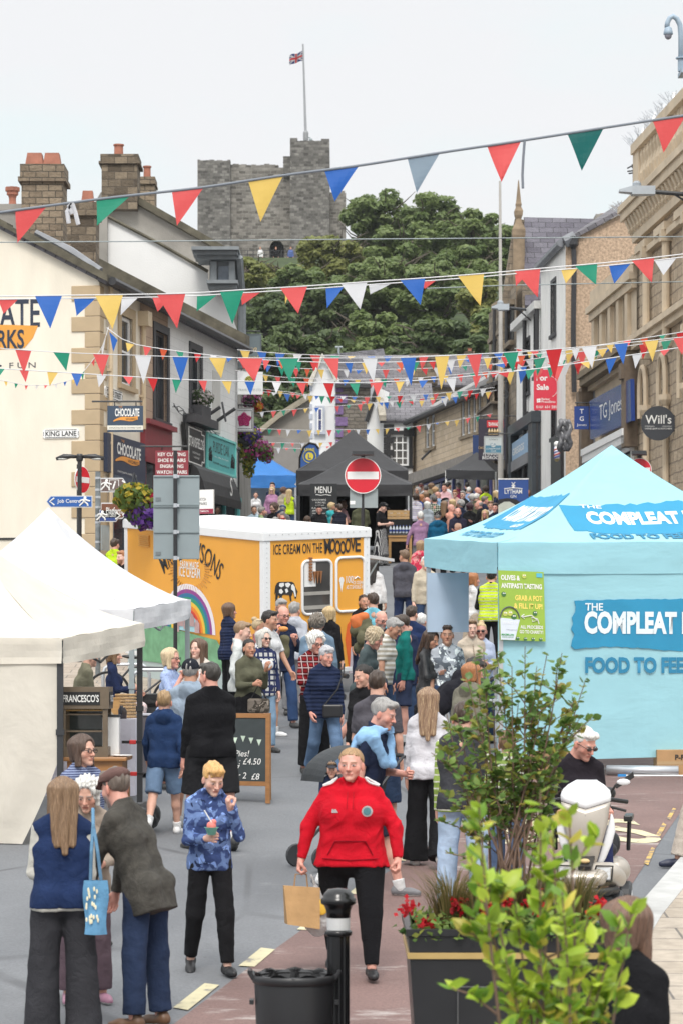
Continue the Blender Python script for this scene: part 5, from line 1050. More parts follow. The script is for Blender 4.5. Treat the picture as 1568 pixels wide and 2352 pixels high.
r3=rthing('white_rendered_building','white rendered building with black drainpipes and a brown pebbledash end wall',86)
PEB=mat((.46,.335,.235),.95,.35,14,bmp=.9,bs=30,name='pebbledash');DIRTYW=mat((.84,.83,.80),.85,.1,2.2,name='weathered_white_render',stretch=(2.5,2.5,.6))
zA3,zB3=FRR.hit(1250,700)[1],FRR.hit(1298,560)[1]
q1=(aD(91),aD(90),FRR.hit(1215,900)[1],FRR.hit(1215,780)[1]);q2=(aD(85),aD(84.2),FRR.hit(1280,760)[1],FRR.hit(1280,640)[1]);q3=(aD(88.8),aD(88.1),FRR.hit(1235,860)[1],FRR.hit(1235,720)[1]);q4=(aD(84.9),aD(84.1),FRR.hit(1280,1000)[1],FRR.hit(1280,850)[1])
mb=MB();wall(mb,FRR,aD(93.3),aD(87.5),gR,zA3,[q1,q3]);mb.build('wall',DIRTYW,r3);mb=MB();wall(mb,FRR,aD(87.45),aD(82.2),gR,zB3,[q2,q4]);mb.build('wall',DIRTYW,r3)
for q in (q1,q2,q3,q4):Zw(FRR,*q,r3,fm=DGREY,surround=DGREY,sw=.12,sill=DGREY,fw=.08,dep=.1)
gab('end_wall',[(1298.5,1235),(1298.5,562),(1320,546),(1380,516),(1437,484),(1480,470),(1480,1235)],82.15,PEB,r3,.3)
mb=MB();mb.hexa([FRR.p(aD(93.3),zA3),FRR.p(aD(87.4),zA3),FRR.p(aD(87.4),zA3,.22),FRR.p(aD(93.3),zA3,.22)]+[q_+Vector((0,0,.25)) for q_ in (FRR.p(aD(93.3),zA3),FRR.p(aD(87.4),zA3),FRR.p(aD(87.4),zA3,.22),FRR.p(aD(93.3),zA3,.22))]);mb.build('cornice',mat((.62,.62,.6),.8,.1),r3)
Zr('roof',[P(1296,560,82),P(1290,600,88),P(1430,470,90),P(1445,478,82)],SLATE,r3)
mb=MB();mb.tube([P(1296,556,82),P(1320,543,82)],.2,6);mb.build('lead_flashing',LEAD,r3);mb=MB();mb.tube([FRR.p(aD(82.3),zB3+.05,.12),FRR.p(aD(87.4),zB3+.05,.12)],.13,7);mb.build('gutter',LEAD,r3)
mb=MB();pipe(mb,FRR,aD(90.4),gR,zA3,.07,.12);pipe(mb,FRR,aD(87.5),gR,zA3,.07,.12);mb.tube([P(1316,560,82),P(1318,600,82),P(1316,760,82),P(1318,900,82)],.08,7);mb.lathe([(.07,0),(.16,.1),(.16,.35)],tuple(P(1316,570,81.95)),8);mb.build('drainpipe',GUT,r3)
s,f,w,h=fascia(r3,FRR,[(1168,1024),(1211,993),(1211,1050),(1168,1073)],mat((.28,.42,.58),.5,.05),c=.25);Zx('GREGGS',T_W,at3(f,0,.05),w=w*.62,h=h*.3,pa=s,bd=.02)
m=MB();Zb(m,f,w*1.02,.35,.12,0,-h*.55,.04);m.build('sign_base',mat((.2,.2,.21),.6,.1),s)
DK=mat((.035,.045,.055),.45,.15);m=MB();zf=FRR.hit(1211,985)[1];m.fbox(FRR,aD(93.2),aD(87.4),zf-.05,zf+.3,.0,.32);m.fbox(FRR,aD(88.4),aD(87.45),gR,zf-.05,.02,.28);m.fbox(FRR,aD(93.2),aD(92.6),gR,zf-.05,.02,.3);m.build('shop_surround',DK,r3);Zz(r3,aD(92.5),aD(88.5),gR+.3,FRR.hit(1180,1075)[1],FRR,DK,n=3)
m=MB();m.fbox(FRR,aD(84.6),aD(82.5),gR,FRR.hit(1275,1010)[1],.02,.1);m.build('shop_door',mt_black,r3);settle(r3)
r2=rthing('pilastered_stone_building','pale stone building with tall pilasters above a blue shop fascia',73)
ASH=mat((.56,.46,.335),.85,.14,1.4,bmp=.15,bs=12,name='ashlar');z2=FRR.hit(1466,612)[1];ws=[(aD(76.2-1.35*i),aD(75.5-1.35*i),FRR.hit(1385+24*i,845-12*i)[1],FRR.hit(1385+24*i,718-26*i)[1]) for i in range(4)]
zs2=[min(w_[2] for w_ in ws),min(w_[3] for w_ in ws)];ws=[(a,b,zs2[0],zs2[1]) for a,b,_,_ in ws]
mb=MB();wall(mb,FRR,aD(76.9),aD(70.1),gR,z2,ws);mb.build('wall',ASH,r2)
for q in ws:Zw(FRR,*q,r2,fm=mat((.25,.22,.18),.6,.1),nx=1,ny=2,fw=.06,dep=.14)
mb=MB()
for i in range(5):d_=76.75-1.35*i;mb.fbox(FRR,aD(d_),aD(d_-.42),zs2[0]-.3,z2-.5,.0,.1)
mb.fbox(FRR,aD(77),aD(70.05),z2-.5,z2-.28,0,.14);mb.fbox(FRR,aD(77.1),aD(70.02),z2-.28,z2-.1,0,.22);mb.fbox(FRR,aD(77),aD(70.05),z2-.1,z2+.35,-.3,.1);mb.fbox(FRR,aD(77),aD(70.05),zs2[0]-.32,zs2[0]-.12,0,.16);mb.build('pilasters',ASH,r2)
mb=MB();mb.prism([FRR.p(aD(77),gR),FRR.p(aD(77),z2),FRR.p(aD(77),z2,-9),FRR.p(aD(77),gR,-9)],FRR.x*.3);mb.prism([FRR.p(aD(70.1),z2,-.3),FRR.p(aD(77),z2,-.3),FRR.p(aD(77),z2+.1,-9),FRR.p(aD(70.1),z2+.1,-9)],Vector((0,0,.1)));mb.build('roof',LEAD,r2)
BLUE=mat((.025,.06,.24),.22,.06,name='blue_sign');s,f,w,h=fascia(r2,FRR,[(1353,921),(1447,870),(1449,966),(1355,1009)],BLUE,c=.3)
Zx('TG Jones',T_W,at3(f,w*.03,0),w=w*.56,h=h*.5,pa=s,bd=-.005)
m=MB();c_=.32
za_=FRR.hit(1400,882,c_)[1];m.fbox(FRR,aD(77),aD(70),za_+.42,za_+.62,0,.40);m.fbox(FRR,aD(77.05),aD(69.95),za_+.62,za_+.8,0,.47);
zb_=FRR.hit(1400,990,c_)[1];m.build('fascia_cornice',mat((.2,.155,.1),.8,.2),r2)
m=MB();m.fbox(FRR,aD(76.9),aD(70.1),zb_-.5,zb_-.3,0,.34);m.fbox(FRR,aD(76.9),aD(70.1),zb_-.3,zb_-.12,0,.38);m.build('white_moulding',mt_white,r2)
m=MB()
for d_ in (77.5,70.45):m.fbox(FRR,aD(d_),aD(d_-.5),zb_-.6,za_+.42,0,.34);m.fbox(FRR,aD(d_-.05),aD(d_-.45),za_-.1,za_+.3,.34,.42)
m.build('console_bracket',mat((.16,.12,.085),.85,.2),r2);Zz(r2,aD(76.7),aD(70.3),gR+.5,zb_-.55,FRR,mt_white,n=4);settle(r2)
bk=rthing('ornate_stone_bank','large rock faced stone building with bracketed cornice and arched windows at the right picture edge',64)
RF=brick((.50,.395,.28),(.60,.48,.345),(.35,.28,.21),.5,.27,.02,.95,1.0,stain=.16,name='rock_faced_stone',wob=.25);z1=FRR.hit(1465,556)[1];aE=aD(52)
ups=[];los=[]
for i in range(6):d_=69.0-2.6*i;ups.append((aD(d_),aD(d_-.8),FRR.hit(1490,800)[1],FRR.hit(1490,610)[1]));los.append((aD(d_),aD(d_-.6),FRR.hit(1490,1150)[1],FRR.hit(1490,900)[1]))
mb=MB();wall(mb,FRR,aD(70),aE,gR-1,z1,ups+los,dep=.32);mb.build('wall',RF,bk);mb=MB();mb.prism([FRR.p(aD(70),gR-1),FRR.p(aD(70),z1+1.2),FRR.p(aD(70),z1+1.2,-9),FRR.p(aD(70),gR-1,-9)],FRR.x*.3);mb.build('end_wall',RF,bk)
for q in ups+los:Zw(FRR,*q,bk,fm=mat((.12,.10,.09),.5,.1),nx=1,ny=2,fw=.07,dep=.28)
mb=MB()
for q in ups:
	for e in (q[1]+.04,):mb.tube([FRR.p(e+.09,q[2]-.1,.12),FRR.p(e+.09,q[3]+.15,.12)],.10,10);mb.fbox(FRR,e-.04,e+.22,q[3]+.15,q[3]+.42,0,.26);mb.fbox(FRR,e-.04,e+.22,q[2]-.3,q[2]-.1,0,.26)
	mb.fbox(FRR,q[0]-.3,q[1]+.3,q[3]+.42,q[3]+.62,0,.2)
mb.build('columns',ASH,bk)
mb=MB()
for q in los:
	xm=(q[0]+q[1])/2;hw=(q[1]-q[0])/2
	for r_,c_ in ((hw+.14,.10),):
		pts=[FRR.p(xm-r_,q[3]-.6,c_)]+[FRR.p(xm-r_*math.cos(t)*(1),q[3]-.0+1.5*r_*math.sin(t)**1.0,c_) for t in np.linspace(0,1.571,8)]+[FRR.p(xm+r_*math.cos(t),q[3]+1.5*r_*math.sin(t),c_) for t in np.linspace(1.571,0,8)]+[FRR.p(xm+r_,q[3]-.6,c_)]
		mb.tube(pts,.07,6)
	for e in (q[1]+.2,):mb.tube([FRR.p(e,gR,.1),FRR.p(e,q[3]-.55,.1)],.08,8);mb.lathe([(.1,0),(.17,.12),(.17,.25)],tuple(FRR.p(e,q[3]-.6,.1)),8)
mb.build('hood_mould',ASH,bk)
mb=MB();zs_=FRR.hit(1495,772)[1];mb.fbox(FRR,aD(70.05),aE,zs_-.12,zs_+.05,0,.18);mb.fbox(FRR,aD(70.05),aE,zs_+.05,zs_+.2,0,.28);mb.fbox(FRR,aD(70.05),aE,z1-.55,z1-.4,0,.15);mb.build('string_course',ASH,bk)
mb=MB();mb.fbox(FRR,aD(70.1),aE,z1,z1+.22,-.3,.12);mb.fbox(FRR,aD(70.6),aE,z1+.62,z1+.85,-.3,.34);mb.fbox(FRR,aD(70.7),aE,z1+.85,z1+1.02,-.3,.40)
for i in range(44):a_=aD(70.3)+i*.42;mb.hexa([FRR.p(a_,z1+.22,.12),FRR.p(a_+.2,z1+.22,.12),FRR.p(a_+.2,z1+.22,.0),FRR.p(a_,z1+.22,.0),FRR.p(a_,z1+.61,.30),FRR.p(a_+.2,z1+.61,.30),FRR.p(a_+.2,z1+.61,.0),FRR.p(a_,z1+.61,.0)]);mb.ball(FRR.p(a_+.1,z1+.32,.15),.07,k=6,n=4)
mb.build('cornice',ASH,bk)
mb=MB();zp=z1+1.02;mb.fbox(FRR,aD(70.1),aE,zp,zp+.3,-.2,.12);mb.fbox(FRR,aD(70.1),aE,zp+1.25,zp+1.5,-.22,.16);mb.fbox(FRR,aD(70.1),aD(69.3),zp+.3,zp+1.25,-.2,.1)
for i in range(40):a_=aD(69.1)+i*.44;mb.lathe([(.07,0),(.13,.3),(.07,.55),(.12,.75),(.08,.95)],tuple(FRR.p(a_,zp+.3,-.02)),8)
mb.build('balustrade',ASH,bk)
mb=MB();rg=random.Random(2)
for i in range(150):a_=aD(70.4)+rg.random()*6;mb.tube([FRR.p(a_,zp+1.5,.1),FRR.p(a_+rg.uniform(-.15,.15),zp+1.5+rg.uniform(.12,.28),.1+rg.uniform(-.25,.3))],.008,3,False)
for i in range(60):a_=aD(71.2)+rg.random()*1;mb.tube([FRR.p(a_,z1+.9,.25),FRR.p(a_+rg.uniform(-.15,.15),z1+.9+rg.uniform(.12,.28),.3+rg.uniform(-.25,.3))],.008,3,False)
mb.build('bird_spikes',mt_alu,bk);settle(bk)
ae=Zt('tv_aerial','small tv aerial on a mast against the sky above the stone cornice','aerial',P(1455,440,71))
def aer(m):
	m.tube([(0,0,-.6),tuple(P(1454,378,71)-ae.location)],.025,6)
	for (u0,v0),(u1,v1) in (((1440,386),(1456,377)),((1440,393),(1456,391)),((1443,398),(1462,395)),((1450,378),(1462,379)),((1450,383),(1462,384))):m.tube([P(u0,v0,71)-ae.location,P(u1,v1,71)-ae.location],.02,5)
Zq('aerial',mt_dark,ae,aer)
# ================================================================ stalls, trailer, signs and street furniture
def conform(ob,fn):
	me=ob.data;n=len(me.vertices);co=np.empty(n*3,dtype=np.float32);me.vertices.foreach_get('co',co);co=co.reshape(-1,3)
	me.vertices.foreach_set('co',np.array([fn(*c) for c in co],dtype=np.float32).ravel());me.update()
def gazebo(lb,cs,h,rise,val,m,legm,walls=(),wallm=None,peak=None,wall_gap=.12,name='gazebo',p=1.18,wv=.02,group=None,legs=(0,1,2,3),seed=0,wallcut=None):
	"""cs: four (x, y) corners, near-left, near-right, far-right, far-left"""
	c0=Vector((sum(c[0] for c in cs)/4,sum(c[1] for c in cs)/4,0));c0 .z=G(c0 .y);t=Zt(name,lb,'market stall',c0,0,group)
	E=[Vector((c[0],c[1],G(c[1])+h))-c0 for c in cs];pk=Vector((0,0,h+rise)) if peak is None else peak-c0;rg=np.random.RandomState(seed);ph=rg.rand(8)*6
	def roof(i,a,s):
		q=E[i].lerp(E[(i+1)%4],a);w=q.lerp(pk,s);zl=q.z+(pk.z-q.z)*(s**p);w.z=zl-.10*math.sin(math.pi*a)*s*(1-s)*1.2+wv*(1-s)*math.sin(a*17+ph[i])*.6*math.sin(s*9+ph[i+4]);return w
	mb=MB();mb.smooth=True ;na,ns=16,12
	for i in range(4):
		for j in range(na):
			for k in range(ns):mb.quad(roof(i,j/na,k/ns),roof(i,(j+1)/na,k/ns),roof(i,(j+1)/na,(k+1)/ns),roof(i,j/na,(k+1)/ns))
	me=mb.build('canopy',m,t);me.modifiers.new('weld','WELD').merge_threshold=.002
	for i in range(4):
		a,b=E[i],E[(i+1)%4];d=(b-a).normalized();nn=d.cross(Vector((0,0,1)));mb=MB();mb.smooth=True
		def vp(x,y):o=.012+wv*(.4*math.sin(x*23+ph[i])+.6*math.sin(x*9+y*5+ph[i+2]))*y;return a.lerp(b,x)+nn*o+Vector((0,0,-val*y-(.02*math.sin(math.pi*x)*y)))
		for j in range(24):
			for k in range(4):mb.quad(vp(j/24,(k+1)/4),vp((j+1)/24,(k+1)/4),vp((j+1)/24,k/4),vp(j/24,k/4))
		mb.build('valance',m,t)
	for i in legs:
		g=Vector((cs[i][0],cs[i][1],G(cs[i][1])))-c0;ins=(c0-Vector((cs[i][0],cs[i][1],c0 .z)))*.02;mb=MB();q=g+ins
		mb.box(q.x-.03,q.x+.03,q.y-.03,q.y+.03,q.z,E[i].z-.02);mb.box(q.x-.055,q.x+.055,q.y-.055,q.y+.055,q.z,q.z+.012);mb.box(q.x-.04,q.x+.04,q.y-.04,q.y+.04,q.z+1.1,q.z+1.16);mb.build('leg',legm,t)
	mb=MB()
	for i in range(4):a,b=E[i]+Vector((0,0,-.03)),E[(i+1)%4]+Vector((0,0,-.03));a=a.lerp(Vector((0,0,a.z)),.03);b=b.lerp(Vector((0,0,b.z)),.03);mb.tube([a,a.lerp(b,.5)+Vector((0,0,-.3)),b],.014,5)
	mb.build('truss',legm,t)
	for i in walls:
		a,b=E[i],E[(i+1)%4];d=(b-a).normalized();nn=d.cross(Vector((0,0,1)));mb=MB();mb.smooth=True ;L_=(b-a).length;ga,gb=h-wall_gap,h-wall_gap
		def wp(x,y):
			o=-.006+wv*(1.2*math.sin(x*L_*6.5+ph[i]+y*2.2)+.8*math.sin(x*L_*2.7-y*6+ph[i+1]))*(y*(1.2-.4*y));q=a.lerp(b,x);q=q+nn*o+Vector((0,0,-(ga)*y));return wallcut(i,x,y,q,nn) if wallcut else q
		for j in range(40):
			for k in range(20):mb.quad(wp(j/40,(k+1)/20),wp((j+1)/40,(k+1)/20),wp((j+1)/40,k/20),wp(j/40,k/20))
		mb.build('side_wall',wallm or m,t)
	return t,c0,E,roof
def pxy(u,d):return (X(u,d),d)
CANC=Zc((.76,.71,.62),.8,.25,wr=.35,ws=2.2,name='cream_canvas');CANW=Zc((.74,.74,.76),.75,.25,wr=.35,ws=2.2,var=.1,name='white_canvas')
c1,c2=Vector(pxy(143,27)),Vector(pxy(329,29.9));s_=(c2-c1).normalized();fl=Vector((-s_.y,s_.x))*3.0
def cut_cream(i,x,y,q,nn):
	if y>.5 and x>.55:t=(y-.5)/.5;q=q+nn*(-.0)+Vector((fl.x/3,fl.y/3,0))*((x-.55)/.45)*.42*t**1.3
	return q
gazebo('cream canvas market stall with a full side wall at the left picture edge',[tuple(c1+fl),tuple(c1),tuple(c2),tuple(c2+fl)],2.06,1.02,.25,CANC,mt_dark,walls=(0,),wv=.022,seed=1,p=1.42,wallcut=cut_cream,wall_gap=.02)
c1,c2=Vector(pxy(307,33)),Vector(pxy(437,36));s_=(c2-c1).normalized();fl=Vector((-s_.y,s_.x))*3.0
gazebo('white canvas market stall with a pointed peak behind the cream stall',[tuple(c1+fl),tuple(c1),tuple(c2),tuple(c2+fl)],2.06,1.22,.25,CANW,mt_grey,wv=.022,seed=2,p=1.5)
CYAN=Zc((.36,.66,.745),.7,.22,wr=.3,ws=1.1,stretch=(1,1,2.2),name='pale_blue_canvas',var=.03);BRUSH=Zc((.02,.25,.44),.7,.0,wr=.3,ws=1.8,name='blue_print');PRW=Zc((.70,.78,.82),.7,0,wr=.3,ws=1.8,name='pale_print');PRB=Zc((.02,.20,.36),.7,0,wr=.3,ws=1.8,name='blue_letters')
b1=Vector(pxy(1143,33));b4=Vector(pxy(975,35.9));s_=(b4-b1).normalized();fr_=Vector((s_.y,-s_.x))*4.1;hB=P(1143,1247,33).z-G(33)
bt,bc,bE,broof=gazebo('large pale blue branded stall with a printed front wall',[tuple(b1),tuple(b1+fr_),tuple(b4+fr_),tuple(b4)],hB,1.2,.37,CYAN,mt_alu,walls=(0,),peak=P(1404,1022,35),wall_gap=.22,wv=.008,seed=3,p=1.45,legs=(0,1,2,3))
FB=Fr((b1 .x,b1 .y,0),fr_);WL=fr_.length
def stroke(n0,w,h,seed,rgh=.012):
	rg=random.Random(seed);top=[];bot=[];n=40
	for i in range(n+1):x=-w/2+w*i/n;top.append((x,h/2*(1-.10*(1-i/n)**2)+rg.uniform(-rgh,rgh)*.5));bot.append((x,-h/2+.04*h*math.sin(i*.16)+rg.uniform(-rgh,rgh)*.6))
	lft=[(-w/2-rg.uniform(-.03,.05),-h/2+h*(j+.5)/9) for j in range(9)]
	return bot+top[::-1]+lft[::-1]
def place_front(pa,u,v,c):a,b=FB.hit(u,v,c);o=FB.p(a,b,c)-bc;return (o,FB.x,Vector((0,0,1)))
kpx=33.8/FPX
f=place_front(bt,1500,1433,.009);m=MB();Zp(m,f,stroke(0,2.05,.62,4),.006,0);m.build('printed_brushstroke',BRUSH,bt)
f=place_front(bt,1343,1394,.0115);Zx('THE',PRW,f,h=17*kpx,al='LEFT',pa=bt,bd=.02,name='printed_lettering')
f=place_front(bt,1341,1430,.0115);Zx('COMPLEAT FOOD GROUP',PRW,f,h=52*kpx,w=345*kpx*1.52,al='LEFT',pa=bt,bd=.045,name='printed_lettering')
f=place_front(bt,1343,1528,.008);Zx('FOOD TO FEEL GOOD',PRB,f,h=37*kpx,w=268*kpx*1.45,al='LEFT',pa=bt,bd=.045,name='printed_lettering')
def roofmap(i,L_):
	def fn(x,y,z):q=broof(i,min(max(x/L_,.001),.999),min(max(y,0),.98));return q+Vector((0,0,.012+z))
	return fn
def rooftext(txt,i,L_,x0,x1,y0,y1,m,bd=.04):
	s=Zx(txt,m,(Vector(((x0+x1)/2,(y0+y1)/2,0)),Vector((1,0,0)),Vector((0,1,0))),w=x1-x0,h=y1-y0,pa=bt,bd=bd,name='printed_lettering',ext=.006)
	def fn(x,y,z):s_=y;a=x/L_;a=.5+(a-.5)/(1-s_) if abs(1-s_)>.01 else .5;q=broof(i,min(max(a,0),1),s_);return q+Vector((0,0,.009+z))
	conform(s,fn);return s
def roofstroke(i,L_,x0,x1,y0,y1,seed):
	rg=random.Random(seed);n=30;V_=[];F_=[]
	for k in range(n+1):
		x=x0+(x1-x0)*k/n;e=.012
		for y in (y0+rg.uniform(-e,e)+(.03 if k<3 else 0),(y0+y1)/2,y1+rg.uniform(-e,e)-(.05*(1-k/n)**2)):V_.append((x+(rg.uniform(-.06,.06) if k in (0,n) else 0),y,0))
	for k in range(n):
		for j in (0,1):F_.append((k*3+j,k*3+3+j,k*3+4+j,k*3+1+j))
	o=bpy.data.objects.new('printed_brushstroke',meshdata('brushstroke',V_,F_));link(o,bt);o.data.materials.append(BRUSH)
	def fn(x,y,z):a=.5+(x/L_-.5)/(1-y);q=broof(i,min(max(a,0),1),y);return q+Vector((0,0,.007))
	conform(o,fn)
roofstroke(0,WL,1.12,3.6,.205,.56,6)
rooftext('COMPLEAT FOOD',0,WL,1.36,3.35,.32,.46,PRW,.05);rooftext('THE',0,WL,1.33,1.62,.49,.52,PRW,.02);rooftext('FOOD TO FEEL GOOD',0,WL,1.28,3.3,.10,.20,PRB,.045)
roofstroke(3,3.0,.75,2.35,.25,.62,8);rooftext('COMPLEATFOOD',3,3.0,1.0,2.2,.34,.50,PRW,.05);rooftext('GROUP',3,3.0,1.75,2.1,.275,.32,PRW,.03);rooftext('FOOD TO FEEL GOOD',3,3.0,.75,2.1,.11,.20,PRB,.04)
pf=place_front(bt,1198,1392,.06);po=Zt('poster','lime green olives tasting poster fixed to the pale blue stall','poster',pf[0]+bc);g=(Vector((0,0,0)),(pf[1]+Vector((0,0,-.03))).normalized(),pf[2]+pf[1]*-.03)
pw,phh=110*33/FPX,160*33/FPX;m=MB();Zb(m,g,pw,phh,.012);m.build('board',mat((.30,.46,.06),.55,.03),po);PY=mat((.85,.68,.15),.6,.02)
Zx('OLIVES &',T_W,at3(g,-pw*.45,phh*.40),w=pw*.42,h=phh*.075,al='LEFT',pa=po,bd=.04);Zx('ANTIPASTI TASTING',T_W,at3(g,-pw*.45,phh*.285),w=pw*.9,h=phh*.075,al='LEFT',pa=po,bd=.04)
Zx('GRAB A POT',PY,at3(g,pw*.45,phh*.115),w=pw*.6,h=phh*.08,al='RIGHT',pa=po,bd=.04);Zx('& FILL IT UP!',PY,at3(g,pw*.45,phh*.0),w=pw*.63,h=phh*.08,al='RIGHT',pa=po,bd=.04)
Zx('ALL PROCEEDS',T_W,at3(g,pw*.45,-phh*.30),w=pw*.5,h=phh*.05,al='RIGHT',pa=po,bd=.03);Zx('GO TO CHARITY!',T_W,at3(g,pw*.45,-phh*.37),w=pw*.52,h=phh*.05,al='RIGHT',pa=po,bd=.03)
m=MB();Zp(m,g,[(-pw*.49,-phh*.18),(-pw*.06,-phh*.2),(-pw*.18,-phh*.495),(-pw*.49,-phh*.495)],.004,.006);m.build('bucket_print',mat((.66,.72,.80),.6,.03),po)
Zx('IN AID OF',mat((.85,.85,.88),.6,0),at3(g,-pw*.27,-phh*.25),w=pw*.34,h=phh*.04,pa=po,ext=.012);Zx('Hospice',mat((.25,.25,.32),.6,0),at3(g,-pw*.25,-phh*.35),w=pw*.22,h=phh*.025,pa=po,ext=.012);Zx('MACMILLAN',mat((.02,.3,.06),.6,0),at3(g,-pw*.34,-phh*.42),w=pw*.27,h=phh*.028,pa=po,bd=.03,ext=.012);Zx('CANCER SUPPORT',mat((.02,.3,.06),.6,0),at3(g,-pw*.34,-phh*.455),w=pw*.26,h=phh*.018,pa=po,ext=.012)
m=MB();m.tube([at3(g,-pw*.28+pw*.21*math.cos(t),-phh*.18+phh*.16*math.sin(t),.01)[0] for t in np.linspace(0,3.14,14)],.008,5);m.build('bucket_handle',mat((.1,.11,.12),.6,0),po)
OL=mat((.05,.16,.05),.6,.1);OL2=mat((.5,.55,.12),.6,.1)
for x,y,r_,mm in ((.06,.43,.045,OL2),(-.40,.16,.045,OL),(.28,-.1,.045,OL),(-.38,-.12,.05,OL2),(-.27,-.11,.055,OL2),(-.19,-.16,.055,OL),(-.12,-.47,.035,OL),(.05,-.475,.035,OL),(.22,-.475,.035,OL),(.39,-.475,.035,OL)):
	m=MB();disc(m,g,r_*pw*1.1,x*pw,y*phh,.009,.005,14);o=m.build('olive_print',mm,po);m=MB();disc(m,g,r_*pw*.3,x*pw-.006,y*phh+.01,.012,.002,8);disc(m,g,r_*pw*.3,x*pw+.014,y*phh+.01,.012,.002,8);m.build('eye_print',T_W,o)
m=MB();m.tube([at3(g,x*pw,y*phh,.008)[0] for x,y in ((.36,-.25),(.33,-.18),(.2,-.16),(.22,-.22),(.32,-.2),(.2,-.13),(.06,-.15),(-.02,-.15))],.006,5);m.tube([at3(g,x*pw,y*phh,.008)[0] for x,y in ((.04,-.12),(-.03,-.15),(.04,-.18))],.006,5);m.build('arrow_print',T_W,po)
m=MB();Zb(m,g,pw*.13,phh*.06,.004,pw*.4,phh*.45,.006);m.build('logo_print',mat((.1,.45,.6),.6,0),po)
hp_=Zt('cloth_banner','plain pale blue grey panel hanging inside the open end of the pale blue stall','panel',P(1028,1384,35.4));
m=MB();Zb(m,Zf((0,0,0)),95*35.4/FPX,136*35.4/FPX,.01);o=m.build('cloth',Zc((.45,.55,.68),.75,.15,wr=.12,ws=1.5),hp_)
def cardbox(u,v,w,dd,h,lb,col=(.34,.21,.11),txt=None,yaw=0):
	p=gp(u,v);t=Zt('cardboard_box',lb,'box',p,R(yaw));m=MB();m.box(-w/2,w/2,0,dd,0,h);m.build('carton',mat(col,.85,.1,5,name='cardboard'),t,bevel=.006)
	m=MB();m.quad((-w/2,-.002,h*.5-.02),(w/2,-.002,h*.5-.02),(w/2,-.002,h*.5+.02),(-w/2,-.002,h*.5+.02));m.build('tape',mat((.42,.28,.15),.4,.05),t)
	if txt:Zx(txt,T_K,(Vector((0,-.004,h*.72)),Vector((1,0,0)),Vector((0,0,1))),h=h*.2,pa=t,bd=.03)
cardbox(1262,1790,.5,.4,.34,'plain brown carton under the left end of the pale blue wall');cardbox(1560,1783,.55,.4,.32,'brown carton with black print under the wall at the right edge',(.42,.25,.12),'P-F')
rb_=Zt('roller_banner_case','silver roller banner case lying on the ground in front of the pale blue stall','banner',gp(1485,1784));
m=MB();m.smooth=True ;m.tube([(-.48,.12,.07),(.38,-.05,.07)],.065,14);m.build('tube',mt_alu,rb_);m=MB();m.tube([(-.30,-.02,.012),(.62,-.12,.012)],.012,6);m.build('rod',mt_white,rb_);m=MB();m.box(-.36,-.26,-.06,-.02,0,.03);m.build('clip',mat((.03,.25,.6),.5,0),rb_)
ct=Zt('stall_table','low serving table with jars at the open end of the pale blue stall','table',(X(1085,35),35.0,G(35)))
m=MB();m.box(-.6,.5,-.25,.25,.78,.82);m.build('top',mt_white,ct)
for x in (-.55,.45):
	for y in (-.2,.2):m=MB();m.box(x-.02,x+.02,y-.02,y+.02,0,.78);m.build('leg',mt_alu,ct)
for i in range(6):t=Zt('food_tub','white food tubs on the serving table of the pale blue stall','tub',(X(1070+i*8,34.9),34.9+(.1 if i%2 else -.06),G(35)+.82),0,'tubs on the serving table');Zq('tub',mt_white if i%3 else mat((.35,.2,.22),.5,.1),t,lambda m:m.lathe([(.05,0),(.06,.09),(.062,.1),(.05,.1),(.048,.05)],k=12),smooth=True)
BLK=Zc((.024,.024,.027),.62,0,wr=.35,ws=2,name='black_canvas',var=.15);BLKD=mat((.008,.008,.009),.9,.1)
def rect(u0,u1,d,dep,sk=.0):a,b=pxy(u0,d),pxy(u1,d+sk);return [a,b,(b[0]+.05,b[1]+dep),(a[0]+.05,a[1]+dep)]
gazebo('front black canvas food stall with an open serving side and chalk menu',rect(684,946,78,2.9),P(684,1113,78).z-G(78),.85,.32,BLK,mt_dark,walls=(1,3),wallm=BLKD,seed=4,wv=.012)
gazebo('taller black canvas stall directly behind the menu stall',rect(681,936,81.6,2.9),P(681,1081,81.6).z-G(81.6),1.22,.42,BLK,mt_dark,walls=(1,2,3),wallm=BLKD,seed=5,wv=.012)
gazebo('blue canvas stall at the far left beside the lantern',rect(520,680,100,2.4),P(680,1092,100).z-G(100),.80,.44,Zc((.035,.20,.55),.65,.25,wr=.3,name='blue_canvas'),mt_alu,walls=(2,),wallm=Zc((.30,.31,.28),.7,.1),seed=6,wv=.02)
cs=[pxy(1022,95),pxy(1139,93.5),(X(1139,93.5)+.5,95.3),(X(1022,95)+.5,96.8)]
gazebo('small black canvas stall beside the stone inn',cs,P(1060,1080,94.5).z-G(94.5),.62,.30,BLK,mt_white,seed=7,wv=.01)
mbd=Zt('menu_board','black chalk menu board hanging at the front of the black stall','menu',P(743,1163,77.6));g=Zf((0,0,0));kk=77.6/FPX
m=MB();Zb(m,g,62*kk,104*kk,.03);m.build('board',mat((.02,.022,.025),.7,.2),mbd)
Zx('MENU',T_W,at3(g,0,38*kk),w=38*kk,h=15*kk,pa=mbd,bd=.01);rg=random.Random(3)
for i,s in enumerate(('CAULIGREENS','PORK PIES','topped with','BLACK PUDDING + CHEESE','APPLE','CRANBERRY JAM','BEEF AND ONION','SWEET PEPPER','HOT BEEF ONION','AND MUSHROOMS')):Zx(s,T_W,at3(g,(-26 if i not in (1,2) else -18)*kk,(15-i*6.3)*kk),h=3.6*kk,al='LEFT',pa=mbd,maxw=52*kk)
